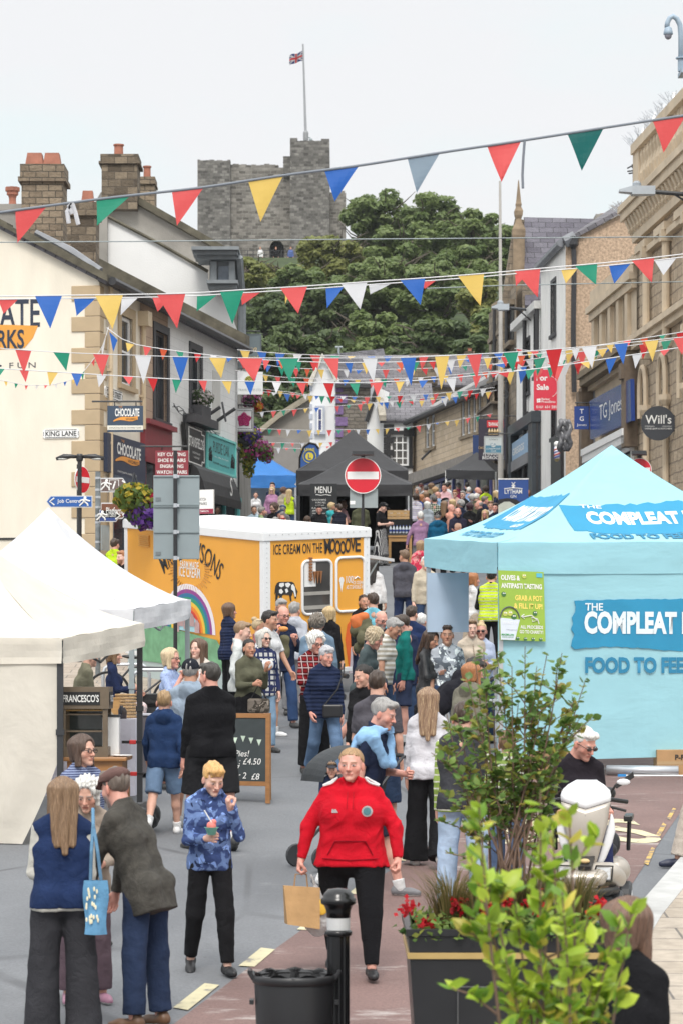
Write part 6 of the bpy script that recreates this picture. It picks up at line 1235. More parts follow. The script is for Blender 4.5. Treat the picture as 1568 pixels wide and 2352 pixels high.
for i,s in enumerate(('£3.50','£3.50','£6.50')):Zx(s,T_W,at3(g,26*kk,(-18+[0,-7,-24][i])*kk),h=4*kk,al='RIGHT',pa=mbd)
m=MB();m.tube([at3(g,x*kk,(26+.8*math.sin(x*.3))*kk,.006)[0] for x in range(-18,19,4)],.01,4);m.build('chalk_line',T_W,mbd)
def table(lb,p,w,dep,h,topm,legm,cloth_m=None,name='table'):
	t=Zt(name,lb,'table',p);m=MB();m.box(-w/2,w/2,-dep/2,dep/2,h-.05,h);m.build('top',topm,t)
	for x in (-w/2+.05,w/2-.05):
		for y in (-dep/2+.05,dep/2-.05):m=MB();m.box(x-.035,x+.035,y-.035,y+.035,0,h-.05);m.build('leg',legm,t)
	m=MB();m.box(-w/2+.02,w/2-.02,-dep/2+.03,-dep/2+.06,h-.17,h-.05);m.build('apron',legm,t);return t
PINE=mat((.42,.24,.09),.5,.15,4,stretch=(1,1,8),name='pine');tb=table('pine serving table at the right end of the black food stall',(X(918,77.2),77.2,G(77.2)),.68,.5,.78,PINE,PINE)
wb=Zt('black_crate_stand','black covered stand under the bottled drinks on the pine table','stand',(X(918,77.3),77.3,G(77.3)+.78));Zq('stand',mt_dark,wb,lambda m:m.box(-.36,.36,-.2,.25,0,.06))
for i in range(14):
	t=Zt('water_bottle','small clear water bottles with blue labels in rows on the pine table','bottle',(X(918,77.3)-.27+.09*(i%7),77.22+.12*(i//7),G(77.3)+.84),0,'bottled water on the pine table')
	Zq('bottle',mat((.55,.6,.66),.15,.05),t,lambda m:m.lathe([(.032,0),(.035,.02),(.035,.15),(.012,.2),(.012,.215)],k=10),smooth=True);Zq('label',mat((.03,.06,.25),.5,.05),t,lambda m:m.lathe([(.036,.05),(.036,.11)],k=10,cap=False));Zq('cap',mat((.05,.08,.3),.5,0),t,lambda m:m.lathe([(.014,.21),(.014,.235)],k=8))
wc=Zt('wooden_crate','pale wooden crate of jars standing above the bottled water','crate',(X(914,77.8),77.8,G(77.8)+1.22))
def crate(m):
	for z in (0,.09,.18):m.box(-.31,.31,-.15,-.13,z,z+.075);m.box(-.31,.31,.13,.15,z,z+.075);m.box(-.31,-.29,-.13,.13,z,z+.075);m.box(.29,.31,-.13,.13,z,z+.075)
	m.box(-.29,.29,-.13,.13,0,.015)
Zq('slats',mat((.44,.28,.13),.7,.15),wc,crate)
st2=Zt('crate_plinth','black plinth carrying the wooden crate behind the pine table','stand',(X(914,77.8),77.8,G(77.8)));Zq('plinth',BLKD,st2,lambda m:m.box(-.4,.4,-.18,.3,0,1.22))
for i,(x,c_,h_) in enumerate(((-.2,(.6,.6,.55),.22),(-.1,(.55,.35,.05),.2),(.0,(.65,.6,.5),.24),(.1,(.6,.3,.03),.18),(.2,(.5,.5,.5),.26))):t=Zt('sauce_jar',('cream tub','amber jar','white jar','orange jar','steel tap')[i]+' standing in the pale wooden crate','jar',(X(914,77.8)+x,77.8,G(77.8)+1.24));Zq('jar',mat(c_,.3,.05),t,lambda m:m.lathe([(.04,0),(.045,.02),(.045,h_*.85),(.03,h_),(.02,h_)],k=10),smooth=True)
th_=math.atan2(.55,.835);q0=Vector((X(606,44.5),44.5,G(44.5)));slp=(G(48)-G(44.5))/3.5
tr=Zt('ice_cream_trailer','orange ice cream trailer with white edges, rainbow and cow graphics','trailer',q0)
ex=Vector((math.cos(th_),math.sin(th_),slp*math.sin(th_))).normalized();ey=Vector((-math.sin(th_),math.cos(th_),slp*math.cos(th_))).normalized();ez=ex.cross(ey).normalized();ey=ez.cross(ex)
tr.matrix_world=Matrix.Translation(q0)@Matrix((ex,ey,ez)).transposed().to_4x4()
TW,TL,TH=2.06,4.6,2.74;ORG=mat((.80,.37,.045),.35,.03,2,name='orange_panel')
Zq('body',ORG,tr,lambda m:m.box(0,TW,0,TL,.42,TH-.12))
def trims(m):
	e=.012
	m.box(-e,.13,-e,.10,.42,TH-.16);m.box(TW-.11,TW+e,-e,.10,.42,TH-.16);m.box(-e,.1,TL-.1,TL+e,.42,TH-.16)
	m.box(-.03,TW+.03,-.03,TL+.03,TH-.16,TH-.02);m.box(-.02,TW+.02,-.02,TL+.02,TH-.155+.135,TH)
	m.box(-e,TW+e,-e,TL+e,.36,.44)
Zq('edge_trim',mat((.78,.79,.80),.35,.02),tr,trims,bevel=.015);Zq('roof_skin',mat((.80,.80,.80),.5,.04),tr,lambda m:m.box(.05,TW-.05,.05,TL-.05,TH-.02,TH+.012))
def rivets(m):
	for i in range(26):m.ball((.06,-.016,.55+i*.08),.008,k=6,n=4)
	for i in range(16):m.ball((.1+i*.125,-.034,TH-.06),.010,k=6,n=4);m.ball((TW-.05,-.016,.6+i*.13),.008,k=6,n=4)
Zq('rivets',mat((.5,.5,.5),.4,0),tr,rivets)
zf=lambda v:2.77-(v-1216)/141.0;xf=lambda u:(u-604)/117.5;FF=(Vector((0,0,0)),Vector((1,0,0)),Vector((0,0,1)));FFp=lambda u,v,e=0:(Vector((xf(u),-.004-e,zf(v))),FF[1],FF[2])
SHD=mat((.45,.2,.03),.5,0)
Zx('ICE CREAM ON THE',T_K,FFp(682,1263),w=xf(737)-xf(626),h=.165,pa=tr,bd=.008)
for dx,mm,e in ((.02,SHD,0),(0,T_K,.006)):
	for i,ch in enumerate('MOOOOVE'):Zx(ch,mm,FFp(749+i*11.6+dx*60,1261+[-1,-3,3,4,-1,-4,-3][i]*.8+dx*60,e),h=.24-.02*(i%2),w=.105 if ch!='M' else .14,pa=tr,bd=.015,shear=(-.1,.1,0,-.05,.1,0,0)[i])
def rrect(u0,u1,v0,v1,r_=.1,n=6):
	x0,x1,z0,z1=xf(u0),xf(u1),zf(v1),zf(v0);pts=[]
	for cx,cz,a0 in ((x1-r_,z1-r_,0),(x0+r_,z1-r_,90),(x0+r_,z0+r_,180),(x1-r_,z0+r_,270)):
		for i in range(n+1):w=R(a0+90*i/n);pts.append((cx+r_*math.cos(w),cz+r_*math.sin(w)))
	return pts
def frame(name,u0,u1,v0,v1,mm,pa,wd=.05):pts=rrect(u0,u1,v0,v1);m=MB();m.tube([(x,-.012,z) for x,z in pts+pts[:1]],wd*.5,6,False);return m.build(name,mm,pa,smooth=True)
hw_=frame('serving_window',691,758,1292,1416,mt_white,tr);m=MB();m.prism([(x,-.006,z) for x,z in rrect(692,757,1293,1415)],(0,.004,0));m.build('pane',glass(col=(.07,.065,.06),rough=.04),hw_)
def cones(m):
	for i in range(8):m.lathe([(.03,.0),(.034,.03),(.026,.035)],(xf(709),-.03,zf(1338)+i*.05),10)
	m.lathe([(.005,0),(.03,.14)],(xf(709),-.03,zf(1340)),10)
	for i in range(3):m.lathe([(.005,0),(.03,.2)],(xf(718+i*7),-.03,zf(1345)),10)
Zq('cone_stack',mat((.30,.13,.05),.6,.1),hw_,cones);Zq('price_card',mt_white,hw_,lambda m:m.box(xf(696),xf(722),-.012,-.008,zf(1352),zf(1296)));Zq('counter',mat((.35,.33,.3),.4,.1),hw_,lambda m:(m.box(xf(693),xf(756),-.012,-.008,zf(1372),zf(1364)),m.box(xf(693),xf(756),-.012,-.008,zf(1405),zf(1396))))
frame('closed_hatch',769,834,1288,1414,mt_white,tr)
Zx('100',T_W,FFp(800,1340),w=.14,h=.12,pa=tr,bd=.01);Zx('%',T_W,FFp(811,1336),h=.05,pa=tr);Zx('ICE CREAM',T_W,FFp(820,1348),w=.22,h=.055,pa=tr,bd=.01);Zx('AS IT SHOULD BE',T_W,FFp(813,1358),w=.36,h=.065,pa=tr,bd=.01)
m=MB();cx,cz=xf(781.5),zf(1345);m.prism([(cx-.035,-.008,cz),(cx,-.008,cz-.17),(cx+.035,-.008,cz)],(0,.003,0));m.prism([(cx+.045*math.cos(t),-.008,cz+.025+.06*math.sin(t)) for t in np.linspace(-.4,3.54,12)],(0,.003,0));m.tube([(xf(812),-.008,zf(1339)),(xf(818),-.008,zf(1334)),(xf(823),-.008,zf(1338))],.012,4);m.build('cone_print',T_W,tr)
cow=MB();cpx=lambda x,z:(xf(628)+x*.45,-.008,zf(1384)+z*.33)
cow.prism([cpx(*p) for p in [(.12,.95),(.2,1.0),(.75,.98),(.85,.9),(.9,.72),(.97,.55),(1.0,.48),(.97,.35),(.93,.12),(.88,.15),(.82,.42),(.78,.46),(.76,.3),(.72,.28),(.74,.02),(.68,.02),(.64,.32),(.4,.36),(.34,.32),(.3,.02),(.22,.02),(.22,.3),(.16,.36),(.12,.0),(.05,.0),(.06,.5),(.09,.7),(.04,.45),(.01,.4),(.05,.8)]],(0,.003,0));co_=cow.build('cow_print',T_K,tr)
cw=MB()
for pl_ in ([(.22,.93),(.4,.95),(.42,.8),(.3,.72),(.2,.8)],[(.45,.9),(.6,.95),(.7,.85),(.6,.7),(.5,.74)],[(.2,.6),(.3,.66),(.38,.5),(.3,.4),(.2,.46)],[(.45,.62),(.55,.66),(.6,.5),(.5,.42)],[(.8,.86),(.88,.7),(.9,.5),(.93,.25),(.88,.2),(.82,.5),(.72,.6),(.72,.8)]):cw.prism([cpx(a,b)[:1]+(-.011,)+cpx(a,b)[2:] for a,b in pl_],(0,.002,0))
cw.build('cow_patches',T_W,co_)
Zx('ICE CREAM FARMERS',T_K,FFp(680,1447),w=.85,h=.16,pa=tr,bd=.01,curve=-.5)
m=MB();m.prism([(xf(u),-.006,zf(v)) for u,v in ((790,1480),(795,1445),(812,1425),(845,1418),(845,1560),(800,1560))],(0,.003,0));m.build('orange_splash',mat((.75,.13,.02),.4,.05),tr);m=MB();m.prism([(xf(u),-.009,zf(v)) for u,v in ((800,1560),(803,1500),(820,1475),(845,1465),(845,1560))],(0,.002,0));m.build('cone_splash',mat((.55,.5,.55),.4,.05),tr)
ys_=lambda u:(604-u)/68.5*1.0;zs=lambda v,u=450:2.78-(v-1216+(604-u)*.045)/137.0
SF=lambda u,v,e=0:(Vector((-.004-e,ys_(u),zs(v,u))),Vector((0,-1,0)),Vector((0,0,1)))
Zx('MRS DOWSONS',T_K,SF(446,1272),w=2.15,h=.33,pa=tr,bd=.005,curve=.62);Zx('FARM MADE',T_W,SF(443,1308),w=.62,h=.13,pa=tr,bd=.01);Zx('ICE CREAM',T_W,SF(443,1325),w=.70,h=.17,pa=tr,bd=.01)
m=MB()
for i in range(30):
	a=R(-20+i*220/29+180);r0,r1=.48,.62+.1*(i%2);c_=SF(443,1316)[0];m.tube([c_+Vector((0,-r0*1.05*math.cos(a),r0*.62*math.sin(a)))+Vector((-.001,0,0)),c_+Vector((-.001,-r1*1.05*math.cos(a),r1*.62*math.sin(a)))],.007,4)
m.build('ray_print',SHD,tr)
rc=SF(440,1462)[0]
for i,cl in enumerate(((.78,.74,.78),(.28,.05,.26),(.03,.16,.32),(.02,.28,.16),(.78,.5,.05),(.75,.22,.02),(.6,.05,.03),(.35,.6,.68))):
	r_=1.0-.085*i-(.0 if i else -.03);m=MB();m.prism([rc+Vector((-.004-.002*i,-r_*math.cos(t)*.86,r_*math.sin(t)*.78)) for t in np.linspace(0,3.1416,28)],(.002,0,0));m.build('rainbow_band',mat(cl,.4,.03),tr)
m=MB();m.prism([SF(u,v,.022)[0] for u,v in ((330,1545),(330,1460),(360,1448),(420,1462),(470,1470),(505,1475),(520,1500),(520,1545))],(.002,0,0));m.build('green_hills_print',mat((.16,.36,.20),.4,.25,5),tr)
m=MB()
for u,v in ((425,1438),(437,1444),(450,1436),(462,1450),(415,1452)):c_=SF(u,v,.026)[0];m.prism([c_+Vector((0,.08,-.1)),c_+Vector((0,-.08,-.1)),c_+Vector((0,-.08,.06)),c_+Vector((0,0,.13)),c_+Vector((0,.08,.06))],(.002,0,0))
m.build('cottage_print',mat((.45,.3,.3),.5,.2),tr)
m=MB();m.prism([SF(u,v,.006)[0] for u,v in ((295,1600),(295,1500),(420,1482),(604,1490),(604,1600))],(.002,0,0));m.build('lower_print',mat((.42,.50,.5),.5,.05),tr)
Zq('vent',mat((.70,.34,.06),.4,0),tr,lambda m:[m.box(-.03,0,ys_(350),ys_(325),zs(1276)+.035*i,zs(1276)+.035*i+.02) for i in range(6)])
fp_=MB();fp_.hexa([(TW+.01,.35,TH-.5),(TW+.75,.35,TH-.62),(TW+.75,3.0,TH-.62),(TW+.01,3.0,TH-.5),(TW+.01,.35,TH-.44),(TW+.75,.35,TH-.57),(TW+.75,3.0,TH-.57),(TW+.01,3.0,TH-.44)]);fo_=fp_.build('serving_flap',mat((.6,.6,.6),.5,.04),tr);m=MB();m.tube([(TW+.02,.4,TH-1.2),(TW+.45,.4,TH-.6)],.015,6);m.build('gas_strut',mt_grey,fo_)
for x in (.12,TW-.12):
	m=MB();cs_=[(0,0)];m.lathe([(.10,-.08),(.28,-.08),(.31,-.05),(.31,.05),(.28,.08),(.10,.08)],(0,0,0),24);w=m.build('wheel',mt_dark,tr,smooth=False);w.rotation_euler=(0,R(90),0);w.location=(x,TL*.5,.31)
	m=MB();m.lathe([(.02,-.085),(.17,-.085),(.17,.085),(.02,.085)],k=18);rm=m.build('rim',mt_alu,w)
Zq('drawbar',mt_dark,tr,lambda m:m.tube([(TW/2,-.02,.42),(TW/2,-.9,.4)],.04,8));Zq('jockey_wheel',mt_dark,tr,lambda m:(m.tube([(TW/2,-.7,.05),(TW/2,-.7,.6)],.025,8),m.lathe([(.06,0),(.09,.02),(.09,.08),(.06,.1)],(TW/2,-.7,0),12)))
BP=mat((.02,.02,.022),.4,.15,name='black_post')
def post(pa,x,y,z0,z1,r_,m=BP,name='post'):return Zq(name,m,pa,lambda mb:mb.tube([(x,y,z0),(x,y,z1)],r_,12),smooth=False)
sg=Zt('road_sign_back','large grey back of a road sign on a black post in front of the trailer','road sign',(X(403,40.5),40.5,G(40.5)));k=40.5/FPX;zt=lambda v:P(0,v,40.5).z-G(40.5)
post(sg,0,0,0,zt(1035),4.6*k);m=MB();m.box(-51*k,55*k,.06,.075,zt(1284),zt(1091));m.build('panel',mat((.245,.29,.305),.42,.05,3),sg,bevel=.004)
m=MB()
for v in (1093,1159,1163,1222,1282):m.box(-50*k,54*k,.042,.06,zt(v)-.012,zt(v)+.004)
m.build('rail',mat((.2,.24,.25),.4,.05),sg);m=MB()
for v in (1094,1161,1222,1282):m.lathe([(4.9*k,-.03),(4.9*k,.03)],(0,0,zt(v)),12);m.box(4*k,9*k,-.02,.02,zt(v)-.02,zt(v)+.02)
m.build('clamp',mt_alu,sg)
m=MB();m.box(-46*k,-34*k,.05,.059,zt(1150),zt(1142));m.box(-46*k,-34*k,.05,.059,zt(1275),zt(1267));m.build('label_plate',mat((.15,.17,.18),.6,.2),sg)
RED_S=mat((.60,.012,.03),.35,.02,name='sign_red');
def noentry(lb,u,v,r_px,d,vtop,yaw=0,back=True,lamp=True,pr=.04,po=BP):
	t=Zt('no_entry_sign',lb,'road sign',(X(u,d),d,G(d)));k=d/FPX;z=P(0,v,d).z-G(d);r_=r_px*k;g=Zf((0,0,z),yaw);n=g[1].cross(g[2])
	post(t,-n.x*.09,-n.y*.09,0,P(0,vtop,d).z-G(d),pr,po)
	m=MB();disc(m,g,r_,z=0,t=.02,k=40);m.build('rim',mt_white,t);m=MB();disc(m,g,r_*.955,z=.003,t=.003,k=40);m.build('disc',RED_S,t);m=MB();Zb(m,g,r_*1.74,r_*.42,.003,0,0,.006);m.build('bar',mat((.74,.74,.74),.4,.03),t)
	if lamp:m=MB();zz=P(0,vtop+4,d).z-G(d);g2=Zf((0,0,zz),yaw);m.hexa([at3(g2,a,0,b)[0]+Vector((0,0,c)) for c in (0,.07) for a,b in ((-r_*.6,.35),(r_*.6,.35),(r_*.6,-.05),(-r_*.6,-.05))]);m.build('sign_lamp',mt_dark,t)
	return t,g,k
t,g,k=noentry('red and white no entry sign on a black post behind the ice cream trailer',833,1092,41.5,56,1043,0);m=MB();Zb(m,g,64*k,44*k,.02,2*k,-52*k,-.06);m.build('backing_plate',mt_grey,t);m=MB();Zb(m,g,12*k,8*k,.004,-24*k,-62*k,-.055);m.build('label_plate',mt_white,t)
noentry('red no entry sign partly hidden behind the peak of the pale blue stall',1468,1080,28,55,1042,-8)
t,g,k=noentry('narrow no entry sign turned edge on below the twin lamp post',190,1102,31,50.5,1066,62,lamp=False,pr=.035)
tw=Zt('twin_lamp_post','black post with two lamp arms beside the cream gable wall','street lamp',(X(183,50),50,G(50)));k=50/FPX;zt=lambda v:P(0,v,50).z-G(50);post(tw,0,0,0,zt(1050),5*k)
for s,L_ in ((-1,54),(1,56)):
	m=MB();m.smooth=True ;m.tube([(s*6*k,0,zt(1049)),(s*20*k,0,zt(1048)),(s*36*k,0,zt(1049)),(s*L_*k,0,zt(1054))],[.03,.04,.055,.03],10);m.build('lamp_arm',BP,tw);m=MB();m.ball((s*40*k,0,zt(1054)),14*k,.05,.025);m.build('diffuser',mat((.45,.46,.44),.3,.05),tw)
Zq('collar',BP,tw,lambda m:m.lathe([(6*k,0),(8*k,.03),(8*k,.11),(6*k,.14)],(0,0,zt(1060)),14))
fpst=Zt('fingerpost','weathered grey post carrying blue and brown direction fingers','signpost',(X(225,48),48,G(48)));k=48/FPX;zt=lambda v:P(0,v,48).z-G(48);post(fpst,0,0,0,zt(1083),6*k,mat((.16,.18,.19),.6,.5,6,name='weathered_post'))
m=MB()
for v in (1098,1125,1142,1165,1185,1200,1245):m.lathe([(6.6*k,-.02),(6.6*k,.02)],(0,0,zt(v)),12)
m.build('clamp',mt_alu,fpst)
def finger(u0,u1,v0,v1,side,m_,txt,sk=0,walker=None,yaw=0,tw_=.5,extra=None):
	w=(u1-u0)*k;h=(v1-v0)*k;g=Zf(((u0+u1)/2*k-225*k,-.06,(zt(v0)+zt(v1))/2),yaw);pt=h*.35*side
	q=[(-w/2,-h/2),(w/2-abs(pt),-h/2),(w/2,0),(w/2-abs(pt),h/2),(-w/2,h/2)];q=[(x*side,y) for x,y in q];q=q if side>0 else q[::-1];m=MB();Zp(m,g,q,.03,0);f_=m.build('finger',mat((.6,.61,.62),.4,.05),fpst)
	q2=[(x*.965,y*.86) for x,y in q];m=MB();Zp(m,g,q2,.004,.004);m.build('face',m_,f_)
	if txt:Zx(txt,T_W,at3(g,(0 if not walker else -walker*.03)*w,0,.006),w=w*tw_,h=h*.42,pa=f_,bd=.005)
	m=MB();x=w*.36*side;m.tube([at3(g,x-.03*side,h*.3,.007)[0],at3(g,x+.05*side,0,.007)[0],at3(g,x-.03*side,-h*.3,.007)[0]],.014,4);m.build('arrow',T_W,f_)
	if walker:
		x=w*walker;m=MB();hh=h*.78;m.ball(at3(g,x+.01,hh*.4,.006)[0],.026,.005,.026,8,6)
		for pts in (((0,.28),(-.01,-.02)),((-.005,0),(.05,-.25),(.06,-.48)),((-.01,0),(-.05,-.22),(-.09,-.46)),((0,.25),(.06,.1),(.1,.05)),((0,.25),(-.07,.12),(-.08,-.02))):m.tube([at3(g,x+a,b*hh,.008)[0] for a,b in pts],.014 if len(pts)>2 else .024,5)
		m.build('walker_symbol',T_W,f_)
	return f_,g
BRW=mat((.13,.09,.085),.5,.1);BRW2=mat((.16,.06,.03),.5,.1);SBL=mat((.02,.10,.36),.45,.04);SBL2=mat((.03,.06,.22),.45,.06)
f_,g=finger(232,294,1098,1131,1,BRW,None,walker=-.3);m=MB();Zb(m,g,.17,.19,.003,.0,0,.006);m.build('panel_outline',T_W,f_);m=MB();Zb(m,g,.15,.17,.003,.0,0,.009);m.build('panel_inset',BRW,f_);Zx('i',T_W,at3(g,0,0,.01),h=.13,pa=f_,bd=.03,shear=.3)
finger(107,213,1139,1166,-1,SBL,'Job Centre',walker=.33,tw_=.5);finger(233,295,1155,1192,1,BRW2,'Platform',tw_=.62);finger(229,277,1171,1199,1,SBL2,'Public Library',walker=-.38,tw_=.6)
m=MB();Zb(m,Zf((18*k,-.02,(zt(1206)+zt(1265))/2),50),26*k,58*k,.02);m.build('sign_back',mt_grey,fpst)
def hang(lb,u0,u1,v0,v1,d,m_,name='hanging_sign',bar=None,yaw=0,frame_m=None,bracket=True,toright=False):
	c=P((u0+u1)/2,(v0+v1)/2,d);t=Zt(name,lb,'sign',c);k=d/FPX;w,h=(u1-u0)*k,(v1-v0)*k;g=Zf((0,0,0),yaw);m=MB();Zb(m,g,w,h,.05,0,0,.025);m.build('panel',m_,t)
	if frame_m:m=MB();[Zb(m,g,w+.04,.04,.07,0,s*h/2,.035) for s in (-1,1)];[Zb(m,g,.04,h-.04,.07,s*w/2,0,.035) for s in (-1,1)];m.build('frame',frame_m,t)
	if bracket:
		s=1 if toright else -1;m=MB();e=.35;m.tube([at3(g,s*(w/2+e),h/2+.1)[0],at3(g,-s*(w/2-.02),h/2+.1)[0]],.022,6)
		for x in (-.3,.3):m.tube([at3(g,x*w,h/2+.1)[0],at3(g,x*w,h/2-.02)[0]],.012,4)
		m.build('bracket',mt_dark,t)
	return t,at3(g,0,0,.026),w,h
t,g,w,h=hang('navy hanging chocolate and coffee cafe sign on the cream corner',247,329,932,992,61.5,mat((.035,.06,.10),.5,.06));chocologo(at3(g,0,h*.1),w*1.1,h*.85,t);m=MB();Zb(m,g,w,h*.17,.004,0,-h*.34,.004);m.build('band',mat((.72,.70,.62),.5,.02),t);Zx('CHOCOLATE & COFFEE CAFÉ',T_K,at3(g,0,-h*.34,.004),w=w*.9,h=h*.065,pa=t)
t,g,w,h=hang('dark red key cutting sign hanging behind the grey sign back',357,433,1035,1093,64,mat((.24,.03,.045),.5,.05))
for i,s in enumerate(('KEY CUTTING','SHOE REPAIRS','ENGRAVING','WATCH REPAIRS')):Zx(s,T_W,at3(g,0,h*(.35-.235*i)),w=w*(.84,.84,.7,.92)[i],h=h*.14,pa=t,bd=.02)
t,g,w,h=hang('small white pointed repairs sign under the black awning',448,494,1125,1180,62,mt_white,bracket=False,yaw=-25);Zx('WATCH',T_K,at3(g,-w*.16,h*.1),w=w*.5,h=h*.12,pa=t);Zx('REPAIRS',T_K,at3(g,-w*.16,-h*.08),w=w*.6,h=h*.12,pa=t);m=MB();Zb(m,g,w,h*.2,.004,0,-h*.4,.004);m.build('band',mat((.3,.02,.06),.5,0),t);Zx('TIMPSON',T_W,at3(g,0,-h*.4,.004),w=w*.5,h=h*.08,pa=t,bd=.01)
PBG=mat((.13,.165,.18),.5,.08);t,g,w,h=hang('tall grey green pub sign with gold script at the far end of the left facade',546,599,768,845,80,PBG,frame_m=mat((.09,.11,.12),.5,.1));Zx('THE',T_GOLD,at3(g,-w*.2,h*.28),w=w*.22,h=h*.06,pa=t);Zx('Swan',T_GOLD,at3(g,-w*.02,h*.08),w=w*.7,h=h*.16,pa=t,shear=.35);Zx('&',T_GOLD,at3(g,-w*.05,-h*.06),h=h*.08,pa=t);Zx('Royal',T_GOLD,at3(g,w*.05,-h*.2),w=w*.7,h=h*.15,pa=t,shear=.35)
t,g,w,h=hang('white sign with a gold lion roundel below the pub sign',543,604,854,906,79,mat((.70,.72,.72),.5,.03));m=MB();disc(m,g,11.5*79/FPX,.0,h*.1,.004,.004,24);m.build('roundel',mat((.50,.46,.08),.5,.1),t);m=MB()
for i in range(18):a=i*math.pi/9;m.tube([at3(g,6*79/FPX*math.cos(a),h*.1+6*79/FPX*math.sin(a),.008)[0],at3(g,11*79/FPX*math.cos(a+.2),h*.1+11*79/FPX*math.sin(a+.2),.008)[0]],.008,4)
m.tube([at3(g,x*79/FPX,h*.1+y*79/FPX,.008)[0] for x,y in ((-3,3),(-1,2),(-1,-2),(0,-3),(1,-2),(1,2),(3,3))],.01,4);m.build('lion_lines',T_K,t);Zx('TRAVIS YATES LTD',mat((.25,.3,.3),.5,0),at3(g,0,-h*.3),w=w*.86,h=h*.1,pa=t)
t,g,w,h=hang('white square sign with a crimson rose emblem above the hanging baskets',540,582,938,990,77.5,mat((.68,.69,.70),.5,.03),frame_m=mat((.3,.3,.3),.5,.1));CR=mat((.36,.015,.12),.5,.05);m=MB();r_=w*.3
for rr,amp in ((1.0,.16),(.62,.14),(.3,.08)):m.tube([at3(g,r_*(rr+amp*math.cos(5*a))*math.sin(a),r_*(rr+amp*math.cos(5*a))*math.cos(a),.004)[0] for a in np.linspace(0,6.2832,41)],.03,5,False)
for i in range(5):a=i*1.2566;m.tube([at3(g,r_*1.0*math.sin(a),r_*1.0*math.cos(a),.004)[0],at3(g,r_*1.42*math.sin(a),r_*1.42*math.cos(a),.004)[0]],.02,5)
m.build('rose_emblem',CR,t)
m=MB();[Zb(m,g,w*.84,.015,.004,0,s*h*.4,.004) for s in (-1,1)];[Zb(m,g,.015,h*.8,.004,s*w*.42,0,.004) for s in (-1,1)];m.build('border',T_K,t)
t,g,w,h=hang('tall red for sale board fixed to the white building',1225,1288,849,942,84,mat((.62,.03,.06),.45,.03),bracket=False);Zx('For',T_W,at3(g,-w*.4,h*.30),h=h*.145,al='LEFT',pa=t,bd=.03);Zx('Sale',T_W,at3(g,-w*.4,h*.07),h=h*.145,al='LEFT',pa=t,bd=.03);Zx('Barker',T_W,at3(g,-w*.22,-h*.225),h=h*.055,al='LEFT',pa=t,bd=.01);Zx('Proudlove',T_W,at3(g,-w*.22,-h*.29),h=h*.06,al='LEFT',pa=t,bd=.01);Zx('0161 631 2852',T_W,at3(g,0,-h*.42),w=w*.82,h=h*.065,pa=t,bd=.01)
m=MB()
for y in (-.24,-.29):disc(m,g,h*.026,-w*.36,y*h,.004,.004,12);disc(m,g,h*.026,-w*.29,(y+.004)*h,.004,.004,12)
m.tube([at3(g,w*(.08+.3*math.sin(a)),h*(.18-.26*math.cos(a)*-1)-h*.1,.003)[0] for a in np.linspace(.1,2.8,16)],.008,4);m.build('logo',T_W,t)
t,g,w,h=hang('small upright blue hanging shop sign before the blue fascia',1318,1352,933,986,76,BLUE,toright=True);Zx('T',T_W,at3(g,0,h*.28),h=h*.2,pa=t,bd=.01);Zx('G',T_W,at3(g,0,-h*.04),h=h*.2,pa=t,bd=.01);Zx('Jones',T_W,at3(g,0,-h*.32),w=w*.66,h=h*.13,pa=t)
ws_=Zt('round_wine_bar_sign','round dark hanging wine bar sign on the ornate stone building','sign',P(1511,972,65));g=Zf((0,0,0));k=65/FPX;m=MB();disc(m,g,39.5*k,z=.03,t=.06,k=48);m.build('disc',mat((.045,.05,.06),.5,.05),ws_);g=at3(g,0,0,.031)
Zx("Will's",T_W,at3(g,0,9*k),w=60*k,h=21*k,pa=ws_,bd=.01);Zx('WINE BAR & KITCHEN',T_W,at3(g,0,-12.5*k),w=62*k,h=4*k,pa=ws_);m=MB();[Zb(m,g,22*k,.008,.003,s*20*k,-7*k,.003) for s in (-1,1)];m.build('rule',T_W,ws_);m=MB()
for z in (-17,17):m.tube([(36*k,.0,z*k),(58*k,.3,z*k)],.025,6)
m.tube([(58*k,.3,-22*k),(58*k,.3,22*k)],.03,6);m.build('bracket',mt_dark,ws_)
t,g,w,h=hang('tall dark pub sign with a red panel and bedrooms notice',1098,1160,962,1057,92,mat((.03,.025,.045),.5,.08),toright=True);m=MB();Zb(m,g,w*.62,h*.17,.01,w*.12,h*.38,.01);m.build('red_panel',mat((.6,.03,.04),.5,.03),t);Zx('THWAITES',T_W,at3(g,w*.12,h*.37,.01),w=w*.52,h=h*.09,pa=t,bd=.03);Zx('CROWN',T_GOLD,at3(g,-w*.3,-h*.2),h=h*.05,pa=t);Zx('12 EN-SUITE',T_W,at3(g,w*.04,-h*.35),w=w*.74,h=h*.07,pa=t,bd=.01);Zx('BEDROOMS',T_W,at3(g,w*.04,-h*.44),w=w*.8,h=h*.075,pa=t,bd=.01)
m=MB();[m.lathe([(.02,0),(.05,.04),(.0,.16)],tuple(at3(g,x*w,h*.16,.03)[0]),6) for x in (-.1,0,.1,.2,.3)];Zb(m,g,w*.5,h*.05,.01,w*.1,h*.14,.01);m.build('crown_emblem',T_GOLD,t)
